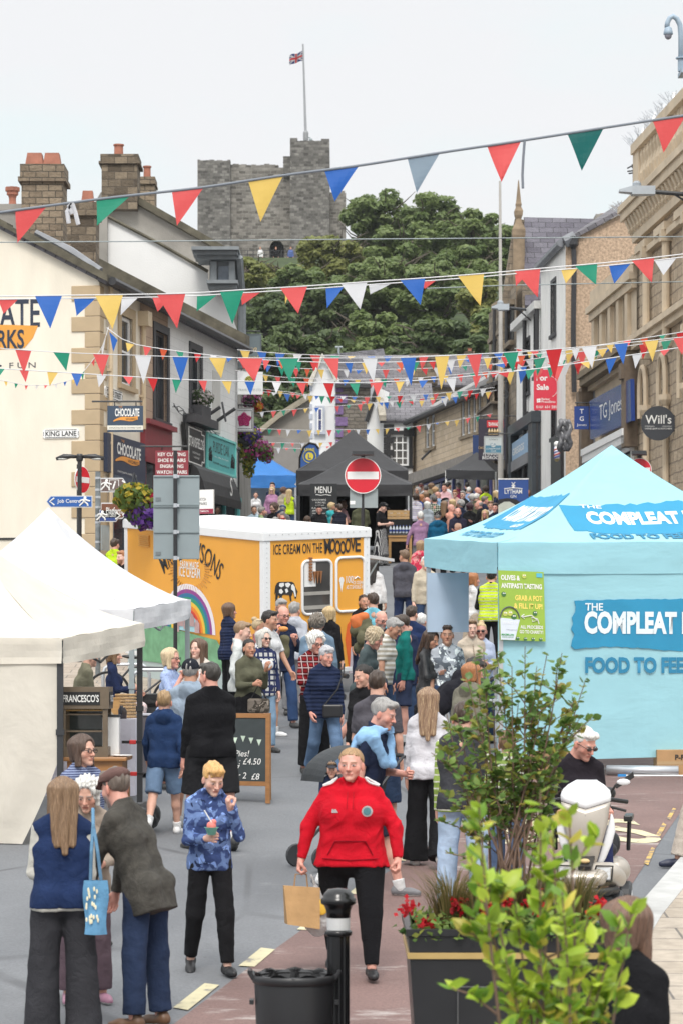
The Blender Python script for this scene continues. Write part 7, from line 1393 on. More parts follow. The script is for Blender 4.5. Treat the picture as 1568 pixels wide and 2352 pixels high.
t,g,w,h=hang('pale club sign with blue lower half in front of the pub sign',1112,1152,1003,1041,89,mat((.55,.60,.60),.5,.03),frame_m=mat((.4,.42,.42),.5,.05),toright=True);m=MB();Zb(m,g,w*.9,h*.44,.004,0,-h*.25,.004);m.build('lower_panel',mat((.08,.23,.33),.5,.03),t);Zx('CLITHEROE',T_K,at3(g,0,h*.33),w=w*.5,h=h*.07,pa=t);Zx('CONSERVATIVE',T_W,at3(g,0,-h*.23,.006),w=w*.8,h=h*.085,pa=t);Zx('CLUB',T_W,at3(g,0,-h*.37,.006),w=w*.3,h=h*.085,pa=t);m=MB();disc(m,g,h*.17,0,h*.03,.008,.004,20);m.build('badge',mat((.6,.64,.64),.5,0),t);Zx('CA',mat((.08,.23,.33),.5,0),at3(g,0,h*.03,.01),h=h*.18,pa=t)
t=Zt('wall_notice','plain dark blue notice board on the stone inn beside the pub sign','sign',P(1095,1033,97));Zq('panel',mat((.02,.05,.16),.5,.05),t,lambda m:Zb(m,Zf((0,0,0)),20*97/FPX,68*97/FPX,.04))
lg=Zt('gin_banner','blue roller banner with a white windmill emblem standing among the crowd','banner',(X(1178,74),74,G(74)));k=74/FPX;zt=lambda v:P(0,v,74).z-G(74);g=Zf((0,0,(zt(1100)+.05)/2),-4);w,h=69*k,zt(1100)-.05
m=MB();Zb(m,g,w,h,.01);m.build('banner',mat((.02,.07,.27),.5,.05),lg);m=MB();Zb(m,g,w*1.02,.03,.03,0,h/2,.012);m.build('top_rail',mt_white,lg);m=MB();Zb(m,g,w,.08,.2,0,-h/2-.0,.1);m.build('base',mt_alu,lg);g=at3(g,0,0,.004)
zz=lambda v:zt(v)-(zt(1100)+.05)/2
Zx('LYTHAM',T_W,at3(g,0,zz(1129)),w=w*.58,h=10*k,pa=lg,bd=.02,curve=-.0);Zx('GIN',T_W,at3(g,0,zz(1140)),w=w*.2,h=6.5*k,pa=lg)
m=MB();Zp(m,g,[(-3*k,zz(1121)),(3*k,zz(1121)),(2.2*k,zz(1114)),(0,zz(1111)),(-2.2*k,zz(1114))],.003,.003)
for a in (45,135):m.tube([at3(g,6*k*math.cos(R(a))*s,zz(1112)+6*k*math.sin(R(a))*s,.004)[0] for s in (-1,1)],.011,4)
m.tube([at3(g,x*k,zz(1121)+.0-abs(x)**2*.004*k,.004)[0] for x in range(-21,22,3)],.012,4);m.build('windmill_emblem',T_W,lg)
m=MB();Zp(m,g,[(-w*.5,zz(1215)),(w*.05,zz(1215)),(w*.14,zz(1195)),(w*.16,zz(1172)),(w*.08,zz(1160)),(-w*.12,zz(1152)),(-w*.3,zz(1152)),(-w*.5,zz(1160))],.003,.003);m.build('coin_print',mat((.52,.55,.48),.5,.08),lg);m=MB();Zp(m,g,[(-w*.5,zz(1160)),(-w*.3,zz(1152)),(-w*.1,zz(1152)),(w*.1,zz(1161)),(w*.2,zz(1172)),(w*.34,zz(1160)),(w*.1,zz(1147)),(-w*.2,zz(1144)),(-w*.5,zz(1147))],.003,.006);m.build('shadow_print',mt_black,lg)
for u,v0,v1,w_,lab in ((711,1017,1300,46,'taller blue feather flag with a yellow round emblem behind the black stall'),(746,1038,1300,40,'lower blue feather flag half hidden by the black stall peak')):
	d=87;k=d/FPX;t=Zt('feather_flag',lab,'flag',(X(u,d),d,G(d)));zt=lambda v:P(0,v,d).z-G(d);g=Zf((0,0,0));pts=[(-w_*.5*k,zt(1085)),(-w_*.5*k*.98,zt(v0+34)),(-w_*.3*k,zt(v0+10)),(0,zt(v0)),(w_*.3*k,zt(v0+3)),(w_*.47*k,zt(v0+14)),(w_*.5*k,zt(v0+34)),(w_*.5*k,zt(1085))]
	m=MB();Zp(m,g,pts,.01,0);m.build('flag',Zc((.04,.13,.42),.6,.2,wr=.1),t);m=MB();m.tube([Vector((-w_*.5*k,0,0))]+[at3(g,x,y)[0] for x,y in pts[:6]],.035,6);m.build('pole',mt_black,t)
	m=MB();m.tube([at3(g,w_*.32*k*math.cos(a),zt(v0+31)+w_*.32*k*math.sin(a),.008)[0] for a in np.linspace(0,6.283,25)],.012,4);disc(m,g,w_*.2*k,0,zt(v0+31),.008,.006,20);e_=m.build('emblem',mat((.72,.6,.06),.5,.05),t);Zx('L',mat((.03,.08,.3),.5,0),at3(g,0,zt(v0+31),.012),h=w_*.24*k,pa=e_,bd=.03);Zx('LIONS',mat((.72,.6,.06),.5,.05),at3(g,0,zt(v0+15),.009),w=w_*.5*k,h=6*k,pa=t,bd=.01)
bp_=Zt('barber_pole','red, white and blue striped barber pole under the white building','barber pole',P(1278,1040,81));k=81/FPX;m=MB();m.smooth=True ;m.lathe([(6*k,-14*k),(6*k,14*k)],k=16);m.build('cylinder',mt_white,bp_)
for cl,o_ in (((.55,.02,.03),0),((.03,.06,.4),math.pi)):m=MB();m.tube([(6.1*k*math.cos(a+o_),6.1*k*math.sin(a+o_),-13*k+a*2.0*k) for a in np.linspace(0,12.8,60)],1.4*k,5);m.build('stripe',mat(cl,.4,0),bp_)
Zq('globe',mt_white,bp_,lambda m:m.ball((0,0,20*k),7*k),smooth=True);Zq('end_cap',mat((.4,.32,.15),.4,.1),bp_,lambda m:m.lathe([(3*k,-20*k),(7*k,-14*k)],k=12));Zq('bracket',mt_dark,bp_,lambda m:(m.tube([(0,0,10*k),(26*k,.1,26*k)],.03,6),))
fb_=Zt('furled_banner','crumpled dark shiny banner hanging beside the barber pole','banner',P(1296,1000,80));m=MB();m.smooth=True ;k=80/FPX
for j in range(6):m.tube([((-10+j*4)*k+.04*math.sin(i*1.1+j),-.05*math.sin(i*.9+j*2),(36-i*6.5)*k) for i in range(12)],[.07,.09,.08,.1,.08,.09,.1,.08,.09,.08,.07,.05],6)
m.build('cloth',mat((.13,.13,.14),.25,.8,5),fb_)
lp=Zt('tall_lamp_post','tall slim grey pole rising above the roofs on the right of the street','pole',(X(1149,92),92,G(92)));k=92/FPX;zt=lambda v:P(0,v,92).z-G(92)
Zq('pole',mat((.42,.40,.37),.5,.15,2),lp,lambda m:m.tube([(0,0,0),(0,0,zt(830)),(0,0,zt(829)),(-1.5*k,0,zt(415))],[7*k,6.5*k,5*k,2.8*k],10));Zq('scroll_bracket',mt_dark,lp,lambda m:[m.tube([(7*k+10*k*math.cos(a)*(1-a/9),0,zt(v)+10*k*math.sin(a)*(1-a/9)) for a in np.linspace(-1.5,6,20)],.025,5) for v in (868,905)])
def walllamp(lb,u0,v0,u1,u2,v2,d,d2):
	t=Zt('wall_lamp',lb,'street lamp',P(u1,v0,d));k=d/FPX;o=t.location;m=MB();m.smooth=True ;a,b,c_=P(u0,v0,d)-o,P(u1,v0-1,d)-o,P(u2,v2,d2)-o;L_=b-a
	m.hexa([a+Vector((0,-.12,-.0)),a+L_*.35+Vector((0,-.16,-.03)),a+L_*.35+Vector((0,.16,-.03)),a+Vector((0,.12,0)),a+Vector((0,-.12,.05)),a+L_*.35+Vector((0,-.16,.12)),a+L_*.35+Vector((0,.16,.12)),a+Vector((0,.12,.05))]);m.hexa([a+L_*.35+Vector((0,-.16,-.07)),b+Vector((0,-.13,-.07)),b+Vector((0,.13,-.07)),a+L_*.35+Vector((0,.16,-.07)),a+L_*.35+Vector((0,-.16,.12)),b+Vector((0,-.13,.12)),b+Vector((0,.13,.12)),a+L_*.35+Vector((0,.16,.12))])
	m.build('lamp_head',mat((.42,.46,.50),.4,.05),t,smooth=False);m=MB();m.lathe([(.10,0),(.1,.08),(.06,.13)],tuple(a+L_*.5+Vector((0,0,.12))),10);m.build('photocell',mat((.3,.33,.36),.4,.1),t);m=MB();m.tube([b,c_],.05,8);m.tube([b.lerp(c_,.35),b.lerp(c_,.9)+Vector((0,0,-.35))],.025,5);m.build('arm',mt_dark,t)
walllamp('grey street lamp on a long wall arm against the sky at top right',1421,441,1503,1620,449,62,62);walllamp('small grey street lamp on an arm from the white building',1128,708,1168,1224,712,88,90)
cc=Zt('security_camera','dome security camera on a curved grey bracket at the top right','camera',P(1563,170,58));k=58/FPX;o=cc.location;CCM=mat((.28,.36,.44),.45,.08)
Zq('bracket',CCM,cc,lambda m:m.tube([P(u,v,58)-o for u,v in ((1563,160),(1563,80),(1561,56),(1554,42),(1545,36),(1537,41),(1532,52),(1531,62))],.055,10),smooth=True);Zq('base',CCM,cc,lambda m:(m.lathe([(8*k,0),(8*k,28*k)],tuple(P(1564,163,58)-o-Vector((0,0,0))),10),m.lathe([(13*k,0),(13*k,3*k)],tuple(P(1564,134,58)-o),10),m.box(-3*k,60*k,-.3,.3,-2*k,8*k)))
Zq('housing',CCM,cc,lambda m:m.lathe([(.0,30*k),(4*k,30*k),(8*k,27*k),(10.5*k,18*k),(11*k,12*k),(9*k,11*k)],tuple(P(1534,90,58)-o),16),smooth=True);Zq('dome',mat((.22,.22,.26),.15,.1),cc,lambda m:m.ball(P(1534,80,58)-o,8.5*k,8.5*k,10*k,14,10),smooth=True)
ln=Zt('lantern','old black glazed lantern on the left below the hanging baskets','street lamp',P(563,1060,84));k=84/FPX
Zq('glazing',mat((.35,.36,.36),.15,.1),ln,lambda m:m.sqlathe([(4.5*k,-18*k),(9*k,4*k)]));Zq('frame',mt_black,ln,lambda m:(m.sqlathe([(10*k,4*k),(11*k,7*k),(4*k,14*k),(4*k,18*k),(1*k,24*k)]),[m.tube([(a*4.7*k,b*4.7*k,-18*k),(a*9.2*k,b*9.2*k,4*k)],.025,4) for a in (-1,1) for b in (-1,1)],m.sqlathe([(5*k,-20*k),(5*k,-18*k)])))
lp2=Zt('black_post','slim black post beside the blue stall, under the lantern','post',(X(546,76.8),76.8,G(76.8)));post(lp2,0,0,0,P(0,1035,76.8).z-G(76.8),.055);Zq('finial',BP,lp2,lambda m:m.ball((0,0,P(0,1033,76.8).z-G(76.8)),.09))
d=15.9;k=d/FPX;bo=Zt('bollard','shiny black cast bollard with a white band beside the dustbin','bollard',(X(777,d),d,G(d)));zt=lambda v:P(0,v,d).z-G(d);GB=mat((.008,.008,.009),.22,.1,name='gloss_black')
def flute(m):
	n=40;prof=[(26*k,0),(26*k,.05),(26*k,zt(2140)-.02)];vs=[]
	for r_,z in prof:
		for j in range(n):w=2*math.pi*j/n;q=r_*(1-.05*(j%4 in (0,1)));vs.append((q*math.cos(w),q*math.sin(w),z))
	m.add(vs,[(i*n+j,i*n+(j+1)%n,(i+1)*n+(j+1)%n,(i+1)*n+j) for i in range(2) for j in range(n)])
Zq('shaft',GB,bo,flute,smooth=False);Zq('collar',GB,bo,lambda m:m.lathe([(29*k,0),(31*k,.01),(31*k,.025),(27*k,.035)],(0,0,zt(2150)),28),smooth=True);Zq('band',mat((.55,.55,.55),.4,.12,10),bo,lambda m:m.lathe([(26.5*k,zt(2137)),(26.5*k,zt(2108))],k=28,cap=False),smooth=True);Zq('cap',GB,bo,lambda m:m.lathe([(27*k,zt(2108)),(28*k,zt(2092)),(33*k,zt(2080)),(40*k,zt(2076)),(40.5*k,zt(2066)),(36*k,zt(2062)),(34*k,zt(2055)),(24*k,zt(2043)),(0,zt(2040))],k=32),smooth=True)
d=15.6;k=d/FPX;bn=Zt('dustbin','black plastic dustbin with side handles in the foreground','dustbin',(X(676,d+.25),d+.25,G(d)));zt=lambda v:P(0,v,d).z-G(d);PL=mat((.022,.022,.024),.42,.12,6,name='black_plastic');zr=zt(2250)
Zq('bucket',PL,bn,lambda m:m.lathe([(80*k,0),(82*k,.01),(93*k,zr-.06),(93*k,zr-.02),(90*k,zr-.02),(78*k,.03)],k=40),smooth=True);Zq('rim',PL,bn,lambda m:m.lathe([(92*k,zr-.05),(97*k,zr-.045),(100*k,zr-.02),(99*k,zr),(95*k,zr+.005),(90*k,zr-.01)],k=40,cap=False),smooth=True)
for s in (-1,1):Zq('handle',PL,bn,lambda m:(m.tube([(s*95*k,-.06,zr-.02),(s*104*k,-.07,zr+.02),(s*104*k,.07,zr+.02),(s*95*k,.06,zr-.02)],.012,8),m.box(min(s*94*k,s*104*k),max(s*94*k,s*104*k),-.045,.045,zr-.17,zr-.145)),smooth=False)
def liner(m):
	n=40
	for j in range(n):
		a0,a1=6.283*j/n,6.283*(j+1)/n;rr=lambda a,r_:r_*k*(1+.03*math.sin(a*11)+.02*math.sin(a*23));pr=[(97,.008),(92,-.0),(84,-.10),(60,-.3),(5,-.34)]
		for i in range(4):m.quad((rr(a0,pr[i][0])*math.cos(a0),rr(a0,pr[i][0])*math.sin(a0),zr+pr[i][1]+.012*math.sin(a0*9)),(rr(a1,pr[i][0])*math.cos(a1),rr(a1,pr[i][0])*math.sin(a1),zr+pr[i][1]+.012*math.sin(a1*9)),(rr(a1,pr[i+1][0])*math.cos(a1),rr(a1,pr[i+1][0])*math.sin(a1),zr+pr[i+1][1]),(rr(a0,pr[i+1][0])*math.cos(a0),rr(a0,pr[i+1][0])*math.sin(a0),zr+pr[i+1][1]))
Zq('bin_liner',mat((.012,.012,.013),.25,.2,8,bmp=.8,bs=12,name='bin_liner'),bn,liner,smooth=True)
d=15.3;k=d/FPX;x0,x1=X(934,d),X(1400,d);pc=Vector(((x0+x1)/2,d+.55,G(d)));pn=Zt('planter','large square black planter with a gold line, full of flowers and grasses','planter',pc);zt=lambda v:P(0,v,d).z-G(d);hw=(x1-x0)/2;zp=zt(2140)
PM=mat((.018,.018,.020),.35,.15,3,name='black_planter');Zq('tub',PM,pn,lambda m:m.sqlathe([(hw*.86,0),(hw*.99,zp),(hw*.93,zp),(hw*.92,zp-.1),(.01,zp-.1)]));Zq('rim',PM,pn,lambda m:m.sqlathe([(hw*.985,zp-.03),(hw*1.01,zp-.025),(hw*1.01,zp+.012),(hw*.94,zp+.012),(hw*.93,zp-.03)]))
Zq('gold_line',mat((.42,.29,.11),.4,.1),pn,lambda m:m.sqlathe([(hw*.99,zp-.155),(hw*.996,zp-.153),(hw*.996,zp-.122),(hw*.99,zp-.12)]));g=Zf((0,-hw*.93,zp*.45));m=MB()
e=.006;pw_,ph_=hw*1.0,zp*.62
g=(Vector((0,-hw*.935,zp*.40)),Vector((1,0,0)),Vector((0,-.13*hw/zp,1)).normalized());[Zb(m,g,pw_,e,.006,0,s*ph_/2,.012) for s in (-1,1)];[Zb(m,g,e,ph_,.006,s*pw_/2,0,.012) for s in (-1,1)];m.build('panel_line',mat((.10,.10,.10),.4,.1),pn);Zq('soil',mat((.03,.022,.015),.95,.3,20),pn,lambda m:m.sqlathe([(hw*.92,zp-.07),(hw*.92,zp-.05)]))
ab=Zt('chalk_board','wooden A-frame chalkboard with prices standing in the road','sign board',gp(560,1845));WD=mat((.30,.14,.05),.5,.15,5,stretch=(1,1,6),name='varnished_wood');db_=ab.location.y;k=db_/FPX
for nm,yy,lean_ in (('front_board',0,.16),('rear_board',.42,-.16)):
	g=(Vector((0,yy,.0)),Vector((.91,-.41,0)).normalized(),Vector((0,lean_,1)).normalized());fr2=MB();w_,h_=.60,1.02
	Zb(fr2,g,.05,h_,.03,-w_/2,h_/2,.015);Zb(fr2,g,.05,h_,.03,w_/2,h_/2,.015);Zb(fr2,g,w_-.05,.05,.028,0,h_-.03,.014);Zb(fr2,g,w_-.05,.05,.028,0,.22,.014);f_=fr2 .build('frame',WD,ab);m=MB();Zb(m,g,w_-.05,h_-.28,.012,0,.22+(h_-.28)/2,.005);m.build('slate',mat((.035,.045,.048),.75,.2),f_)
	if yy==0:
		for s,x,y in (('Pies!',-.02,.56),(': £4.50',.08,.47),('£7',-.1,.39),('for 2',-.06,.31),('£8',.15,.30)):Zx(s,T_W,at3(g,x,y,.008),h=.07,pa=f_,shear=.2)
		for i,x in enumerate((-.24,-.14,-.04,.06,.16)):m=MB();Zp(m,g,[(x,.76-.02*abs(i-2)),(x+.06,.76-.02*abs(i-2)),(x+.03,.69-.02*abs(i-2))][::-1],.003,.008);m.build('drawn_pennant',mat((.5,.6,.5),.7,.3),f_)
pr_=Zt('pushchair','black folding pushchair with a raised hood behind the woman in red','pushchair',(X(786,25.5),25.5,G(25.5)),R(-62));BF=mat((.02,.024,.028),.6,.2,6,bmp=.4,bs=10)
m=MB();m.smooth=True ;rr=[(R(a),1) for a in range(-10,101,10)];n=12
for i in range(10):
	for j in range(n):
		q=[]
		for a,b in ((i,j),(i+1,j),(i+1,j+1),(i,j+1)):t1=R(5+a*9.5);w_=-.24+.48*b/n;q.append((w_*(1-.1*abs(b/n-.5)),.05-.42*math.cos(t1)*math.sqrt(1-(w_/.30)**2*.35),.78+.36*math.sin(t1)*math.sqrt(1-(w_/.30)**2*.5)))
		m.quad(*q)
m.build('hood',BF,pr_);Zq('seat',BF,pr_,lambda m:(m.hexa([(-.2,-.1,.42),(.2,-.1,.42),(.2,.22,.42),(-.2,.22,.42),(-.2,-.1,.5),(.2,-.1,.5),(.2,.22,.5),(-.2,.22,.5)]),m.hexa([(-.2,.2,.45),(.2,.2,.45),(.2,.28,.45),(-.2,.28,.45),(-.2,.34,.95),(.2,.34,.95),(.2,.40,.95),(-.2,.40,.95)])))
Zq('chassis',mt_dark,pr_,lambda m:[(m.tube([(s*.25,-.35,.12),(s*.24,.1,.55),(s*.24,.5,1.02),(s*.22,.56,1.04)],.014,6),m.tube([(s*.25,.35,.12),(s*.24,.0,.5)],.014,6)) for s in (-1,1)]);Zq('handlebar',mt_dark,pr_,lambda m:m.tube([(-.22,.56,1.04),(.22,.56,1.04)],.02,8))
for sx in (-1,1):
	for y in (-.35,.35):m=MB();m.lathe([(.03,-.02),(.10,-.02),(.11,0),(.10,.02),(.03,.02)],k=16);w=m.build('wheel',mt_dark,pr_);w.rotation_euler=(0,R(90),0);w.location=(sx*.26,y,.11)
def hoop(u,d,lb):t=Zt('bicycle_rack',lb,'bicycle rack',(X(u,d),d,G(d)));Zq('hoop',mt_alu,t,lambda m:m.tube([(-.36,0,0),(-.36,0,.62),(-.33,0,.72),(-.24,0,.78),(.24,0,.78),(.33,0,.72),(.36,0,.62),(.36,0,0)],.028,10),smooth=True)
hoop(358,41.5,'steel hoop cycle rack behind the black post, right of the bicycle wheel');hoop(290,42.5,'steel hoop cycle rack beside the seated visitors')
bi=Zt('bicycle','black racing bicycle leaning on the steel racks behind the stalls','bicycle',(X(318,41.9),41.9,G(41.9)));bi.rotation_euler=(0,R(6),R(8))
for x in (-.5,.52):
	w=MB();w.tube([(x+.33*math.cos(a),0,.34+.33*math.sin(a)) for a in np.linspace(0,6.283,33)],.016,6,False);wo_=w.build('wheel',mt_black,bi,smooth=True);Zq('rim',mt_dark,wo_,lambda m:m.tube([(x+.31*math.cos(a),0,.34+.31*math.sin(a)) for a in np.linspace(0,6.283,33)],.009,5,False));Zq('spokes',mt_alu,wo_,lambda m:[m.tube([(x,.01*(-1)**i,.34),(x+.31*math.cos(i*.349),0,.34+.31*math.sin(i*.349))],.0025,3) for i in range(18)])
Zq('frame',mt_dark,bi,lambda m:[m.tube(p,.017,7) for p in ([(-.05,0,.3),(-.2,0,.85)],[(-.18,0,.78),(.36,0,.82)],[(-.05,0,.3),(.38,0,.72)],[(.35,0,.88),(.40,0,.66),(.52,0,.34)],[(-.05,0,.3),(-.5,0,.34)],[(-.19,0,.78),(-.5,0,.34)])]);Zq('saddle',mt_black,bi,lambda m:m.ball((-.22,0,.93),.14,.06,.03));Zq('handlebar',mt_black,bi,lambda m:([m.tube([(.35,0,.93),(.4,s*.2,.95),(.5,s*.21,.95),(.54,s*.21,.87),(.47,s*.21,.79)],.014,6) for s in (-1,1)]));Zq('chainset',mt_dark,bi,lambda m:m.tube([(-.05+.09*math.cos(a),-.03,.3+.09*math.sin(a)) for a in np.linspace(0,6.283,17)],.012,5,False))
bb=Zt('litter_bin','dark litter bin with a black liner beside the woman in the blue dress','litter bin',(X(344,38.5),38.5,G(38.5)));Zq('bucket',mt_dark,bb,lambda m:m.sqlathe([(.14,0),(.18,.6),(.16,.6),(.12,.05)]));Zq('bin_liner',mat((.012,.012,.013),.3,.2,8,bmp=.8,bs=14),bb,lambda m:m.sqlathe([(.185,.46),(.2,.5),(.195,.63),(.16,.64),(.15,.5)]))
lw=Zt('low_wall','low pale concrete seat wall behind the cream stall','wall',(X(280,37.5),37.5,G(37.5)));Zq('wall',mat((.36,.35,.335),.9,.12,2,bmp=.3,bs=8,name='concrete'),lw,lambda m:m.box(-1.6,.45,-.2,.25,-.2,.42),bevel=.01)
WO=mat((.36,.17,.06),.4,.15,5,stretch=(1,6,1),name='honey_pine');d=27.6;k=d/FPX;tt_=Zt('wooden_table','honey coloured wooden table with turned legs under the glass cabinet','table',(X(228,d),d,G(d)));ztp=P(0,1738,d).z-G(d)
Zq('top',WO,tt_,lambda m:m.box(-.35,.30,-.3,.5,ztp-.04,ztp),bevel=.01);Zq('apron',WO,tt_,lambda m:m.box(-.3,.25,-.25,.45,ztp-.16,ztp-.04))
for x in (-.28,.23):
	for y in (-.22,.4):Zq('leg',WO,tt_,lambda m:m.lathe([(.035,0),(.045,.03),(.03,.1),(.045,.2),(.03,.23),(.05,.27),(.032,.31),(.045,.38),(.05,.42),(.05,ztp-.16)],(x,y,0),14),smooth=True)
gc=Zt('glass_cabinet','glazed wooden food cabinet with white shop lettering on the table','cabinet',(X(205,27.6),27.6,G(27.6)+ztp));hc=P(0,1578,27.6).z-gc.location.z;CW=mat((.14,.105,.07),.55,.15,name='dark_wood')
def cab(m):
	for x in (-.24,.18):
		for y in (-.2,.2):m.box(x-.025,x+.025,y-.025,y+.025,.1,hc-.22)
	m.box(-.27,.21,-.23,.23,0,.1)
	for z in (.25,.42):m.box(-.24,.18,-.19,.19,z,z+.015)
Zq('frame',CW,gc,cab);hd=Zq('header',CW,gc,lambda m:m.box(-.28,.22,-.24,.24,hc-.22,hc));g=(Vector((-.06,-.243,hc-.115)),Vector((1,0,0)),Vector((0,0,1)));m=MB();Zb(m,g,.38,.13,.004,0,0,.004);m.build('name_board',mt_black,hd);Zx("FRANCESCO'S",T_W,at3(g,0,0,.005),w=.36,h=.075,pa=hd,bd=.02)
g2=(Vector((.222,0,hc-.115)),Vector((0,1,0)),Vector((0,0,1)));m=MB();Zb(m,g2,.38,.13,.004,0,0,.004);m.build('name_board',mt_black,hd);Zx("FRANCESCO'S",T_W,at3(g2,0,0,.005),w=.34,h=.07,pa=hd,bd=.02)
Zq('glass',mat((.10,.12,.12),.08,.3,3),gc,lambda m:m.box(-.23,.17,.18,.19,.1,hc-.22));Zq('amber_shelf',mat((.75,.45,.15),.5,.05),gc,lambda m:m.box(-.22,.16,-.15,.15,.46,.475))  # upper shelf in one even amber colour
for i in range(5):t=Zt('jam_jar','small dark red jars on a shelf of the glass cabinet','jar',gc.location+Vector((-.18+.08*i,-.05,.476)),0,'jars in the glass cabinet');Zq('jar',mat((.12,.015,.02),.25,.1),t,lambda m:m.lathe([(.026,0),(.03,.01),(.03,.06),(.024,.07)],k=10),smooth=True);Zq('lid',mt_black,t,lambda m:m.lathe([(.027,.07),(.027,.085)],k=10))
wbx=Zt('white_appliance','white upright box beside the glass cabinet on the wooden table','appliance',(X(252,27.75),27.75,G(27.6)+ztp));Zq('casing',mt_white,wbx,lambda m:m.box(-.07,.10,-.08,.1,0,.40),bevel=.008);Zq('lid',mt_dark,wbx,lambda m:m.box(-.08,.11,-.09,.11,.402,.42))
pl2=Zt('paper_plate','white plate on the right corner of the wooden table','plate',(X(280,27.5),27.5,G(27.6)+ztp+.001));Zq('plate',mt_white,pl2,lambda m:m.lathe([(.07,0),(.11,.015),(.105,.018),(.06,.006)],k=20))
ct2=Zt('trestle_table','white cloth covered trestle table behind the wooden table','table',(X(235,31),31.0,G(31)));m=MB();m.smooth=True ;LW=Zc((.62,.60,.68),.8,.1,wr=.4,ws=3,name='lilac_white_cloth')
for j in range(24):
	for i in range(8):
		def cp(a,b):x=-.75+1.15*a/24;y=-.35+.04*math.sin(a*1.3)*(b/8)+.02*math.sin(a*3.1+b)*(b/8);return (x,y,.92-.86*b/8)
		m.quad(cp(j,i+1),cp(j+1,i+1),cp(j+1,i),cp(j,i))
m.quad((-.75,-.35,.92),(.4,-.35,.92),(.4,.35,.92),(-.75,.35,.92));m.quad((.4,-.35,.06),(.4,.35,.06),(.4,.35,.92),(.4,-.35,.92));m.build('cloth',LW,ct2);Zq('top',PINE,ct2,lambda m:m.box(-.74,.39,-.34,.34,.88,.915))
bx=Zt('wooden_box','small pine box standing on the cloth covered trestle table','box',(X(262,31.1),31.1,G(31)+.92));Zq('box',PINE,bx,lambda m:m.box(-.12,.12,-.08,.1,0,.22),bevel=.006);Zq('lid',PINE,bx,lambda m:m.box(-.125,.125,-.085,.105,.222,.24))
bk_=Zt('wicker_basket','woven wicker basket leaning on the pine box','basket',(X(289,31.1),31.1,G(31)+.92));Zq('weave',mat((.36,.23,.11),.7,.3,30,bmp=.9,bs=40),bk_,lambda m:[m.tube([(.11*math.cos(a),.08*math.sin(a),.02+.035*i) for a in np.linspace(0,6.283,17)],.018,6,False) for i in range(8)])
for i,(u,cl,h_) in enumerate(((246,(.12,.02,.03),.12),(253,(.5,.42,.3),.08),(279,(.02,.02,.03),.15),(284,(.03,.02,.02),.13))):t=Zt('jar',('dark red preserve jar','low cream pot','tall black bottle','short black bottle')[i]+' on the cloth covered trestle table','jar',(X(u,30.8),30.8,G(31)+.92));Zq('jar',mat(cl,.3,.1),t,lambda m:m.lathe([(.035,0),(.038,h_*.7),(.02,h_*.9),(.022,h_)],k=10),smooth=True)
gt=Zt('gingham_table','grey cloth covered side table behind the black stall leg','table',(X(335,33.5),33.5,G(33.5)));Zq('cloth',Zc((.10,.09,.10),.8,0,wr=.4),gt,lambda m:m.box(-.22,.35,-.3,.3,.05,.74));Zq('top_cloth',Zc((.5,.5,.55),.8,0,wr=.3),gt,lambda m:m.box(-.24,.37,-.32,.32,.742,.76))
bgk=Zt('black_bag','crumpled black bag on the ground under the wooden table','bag',(X(312,28.3),28.3,G(28.3)));v_,q_=sdf([('+',ell((0,0,.12),(.26,.2,.16))),('+',ell((.12,.05,.2),(.14,.12,.12))),('+',ell((-.15,0,.15),(.14,.12,.14)))],.02,.06,.02,30,3);nobj('bag',v_,q_,mat((.015,.015,.016),.35,.2,8,bmp=.7,bs=12),bgk)
clp=[(302,1705,28.6,'upper'),(304,1778,28.6,'lower')]
for u,v,d_,w_ in clp:t=Zt('spring_clamp',w_+' red handled clamp gripping the tablecloth edge','clamp',P(u,v,d_));Zq('jaw',mt_black,t,lambda m:m.box(-.1,.12,-.015,.015,-.015,.015));Zq('grip',mat((.5,.03,.03),.5,.1),t,lambda m:m.box(-.02,.05,-.022,.022,-.022,.022),bevel=.006)
# ================================================================ bunting strung across the street
BC={'r':(.82,.12,.12),'g':(.03,.32,.20),'y':(.86,.60,.16),'b':(.04,.16,.56),'w':(.78,.78,.80),'s':(.28,.36,.44),'d':(.01,.14,.13),'R':(.62,.03,.035),'o':(.72,.12,.05)}
BM={k:Zc(c,.6,.58,wr=.15,ws=6,name='pennant_cloth',var=.03) for k,c in BC.items()};STR=mat((.62,.62,.63),.8,.05,name='white_string');STRD=mat((.18,.20,.23),.8,.05,name='grey_string')
def polyat(pts,u):return float(np.interp(u,[p[0] for p in pts],[p[1] for p in pts]))
def pennant(m,a,b,h,swing,sway,seed):
	"""triangle of cloth hanging from a-b, swung about the string, rippled"""
	rg=random.Random(seed);d=b-a;n=d.normalized().cross(Vector((0,0,1)));dn=Vector((0,0,-math.cos(swing)))+n*math.sin(swing);rows=7;prev=None ;ph=rg.random()*6;am=rg.uniform(.05,.14)*d.length
	tip=(a+b)/2+dn*h+d*sway
	for i in range(rows+1):
		t=i/rows;l=a.lerp(tip,t);r_=b.lerp(tip,t);row=[]
		for j in range(5):q=l.lerp(r_,j/4);row.append(q+n*(am*math.sin(t*3.3+ph+j*.5)*t**.7*(1 if i<rows else 1)))
		if prev:
			for j in range(4):m.quad(row[j],row[j+1],prev[j+1],prev[j])
		prev=row
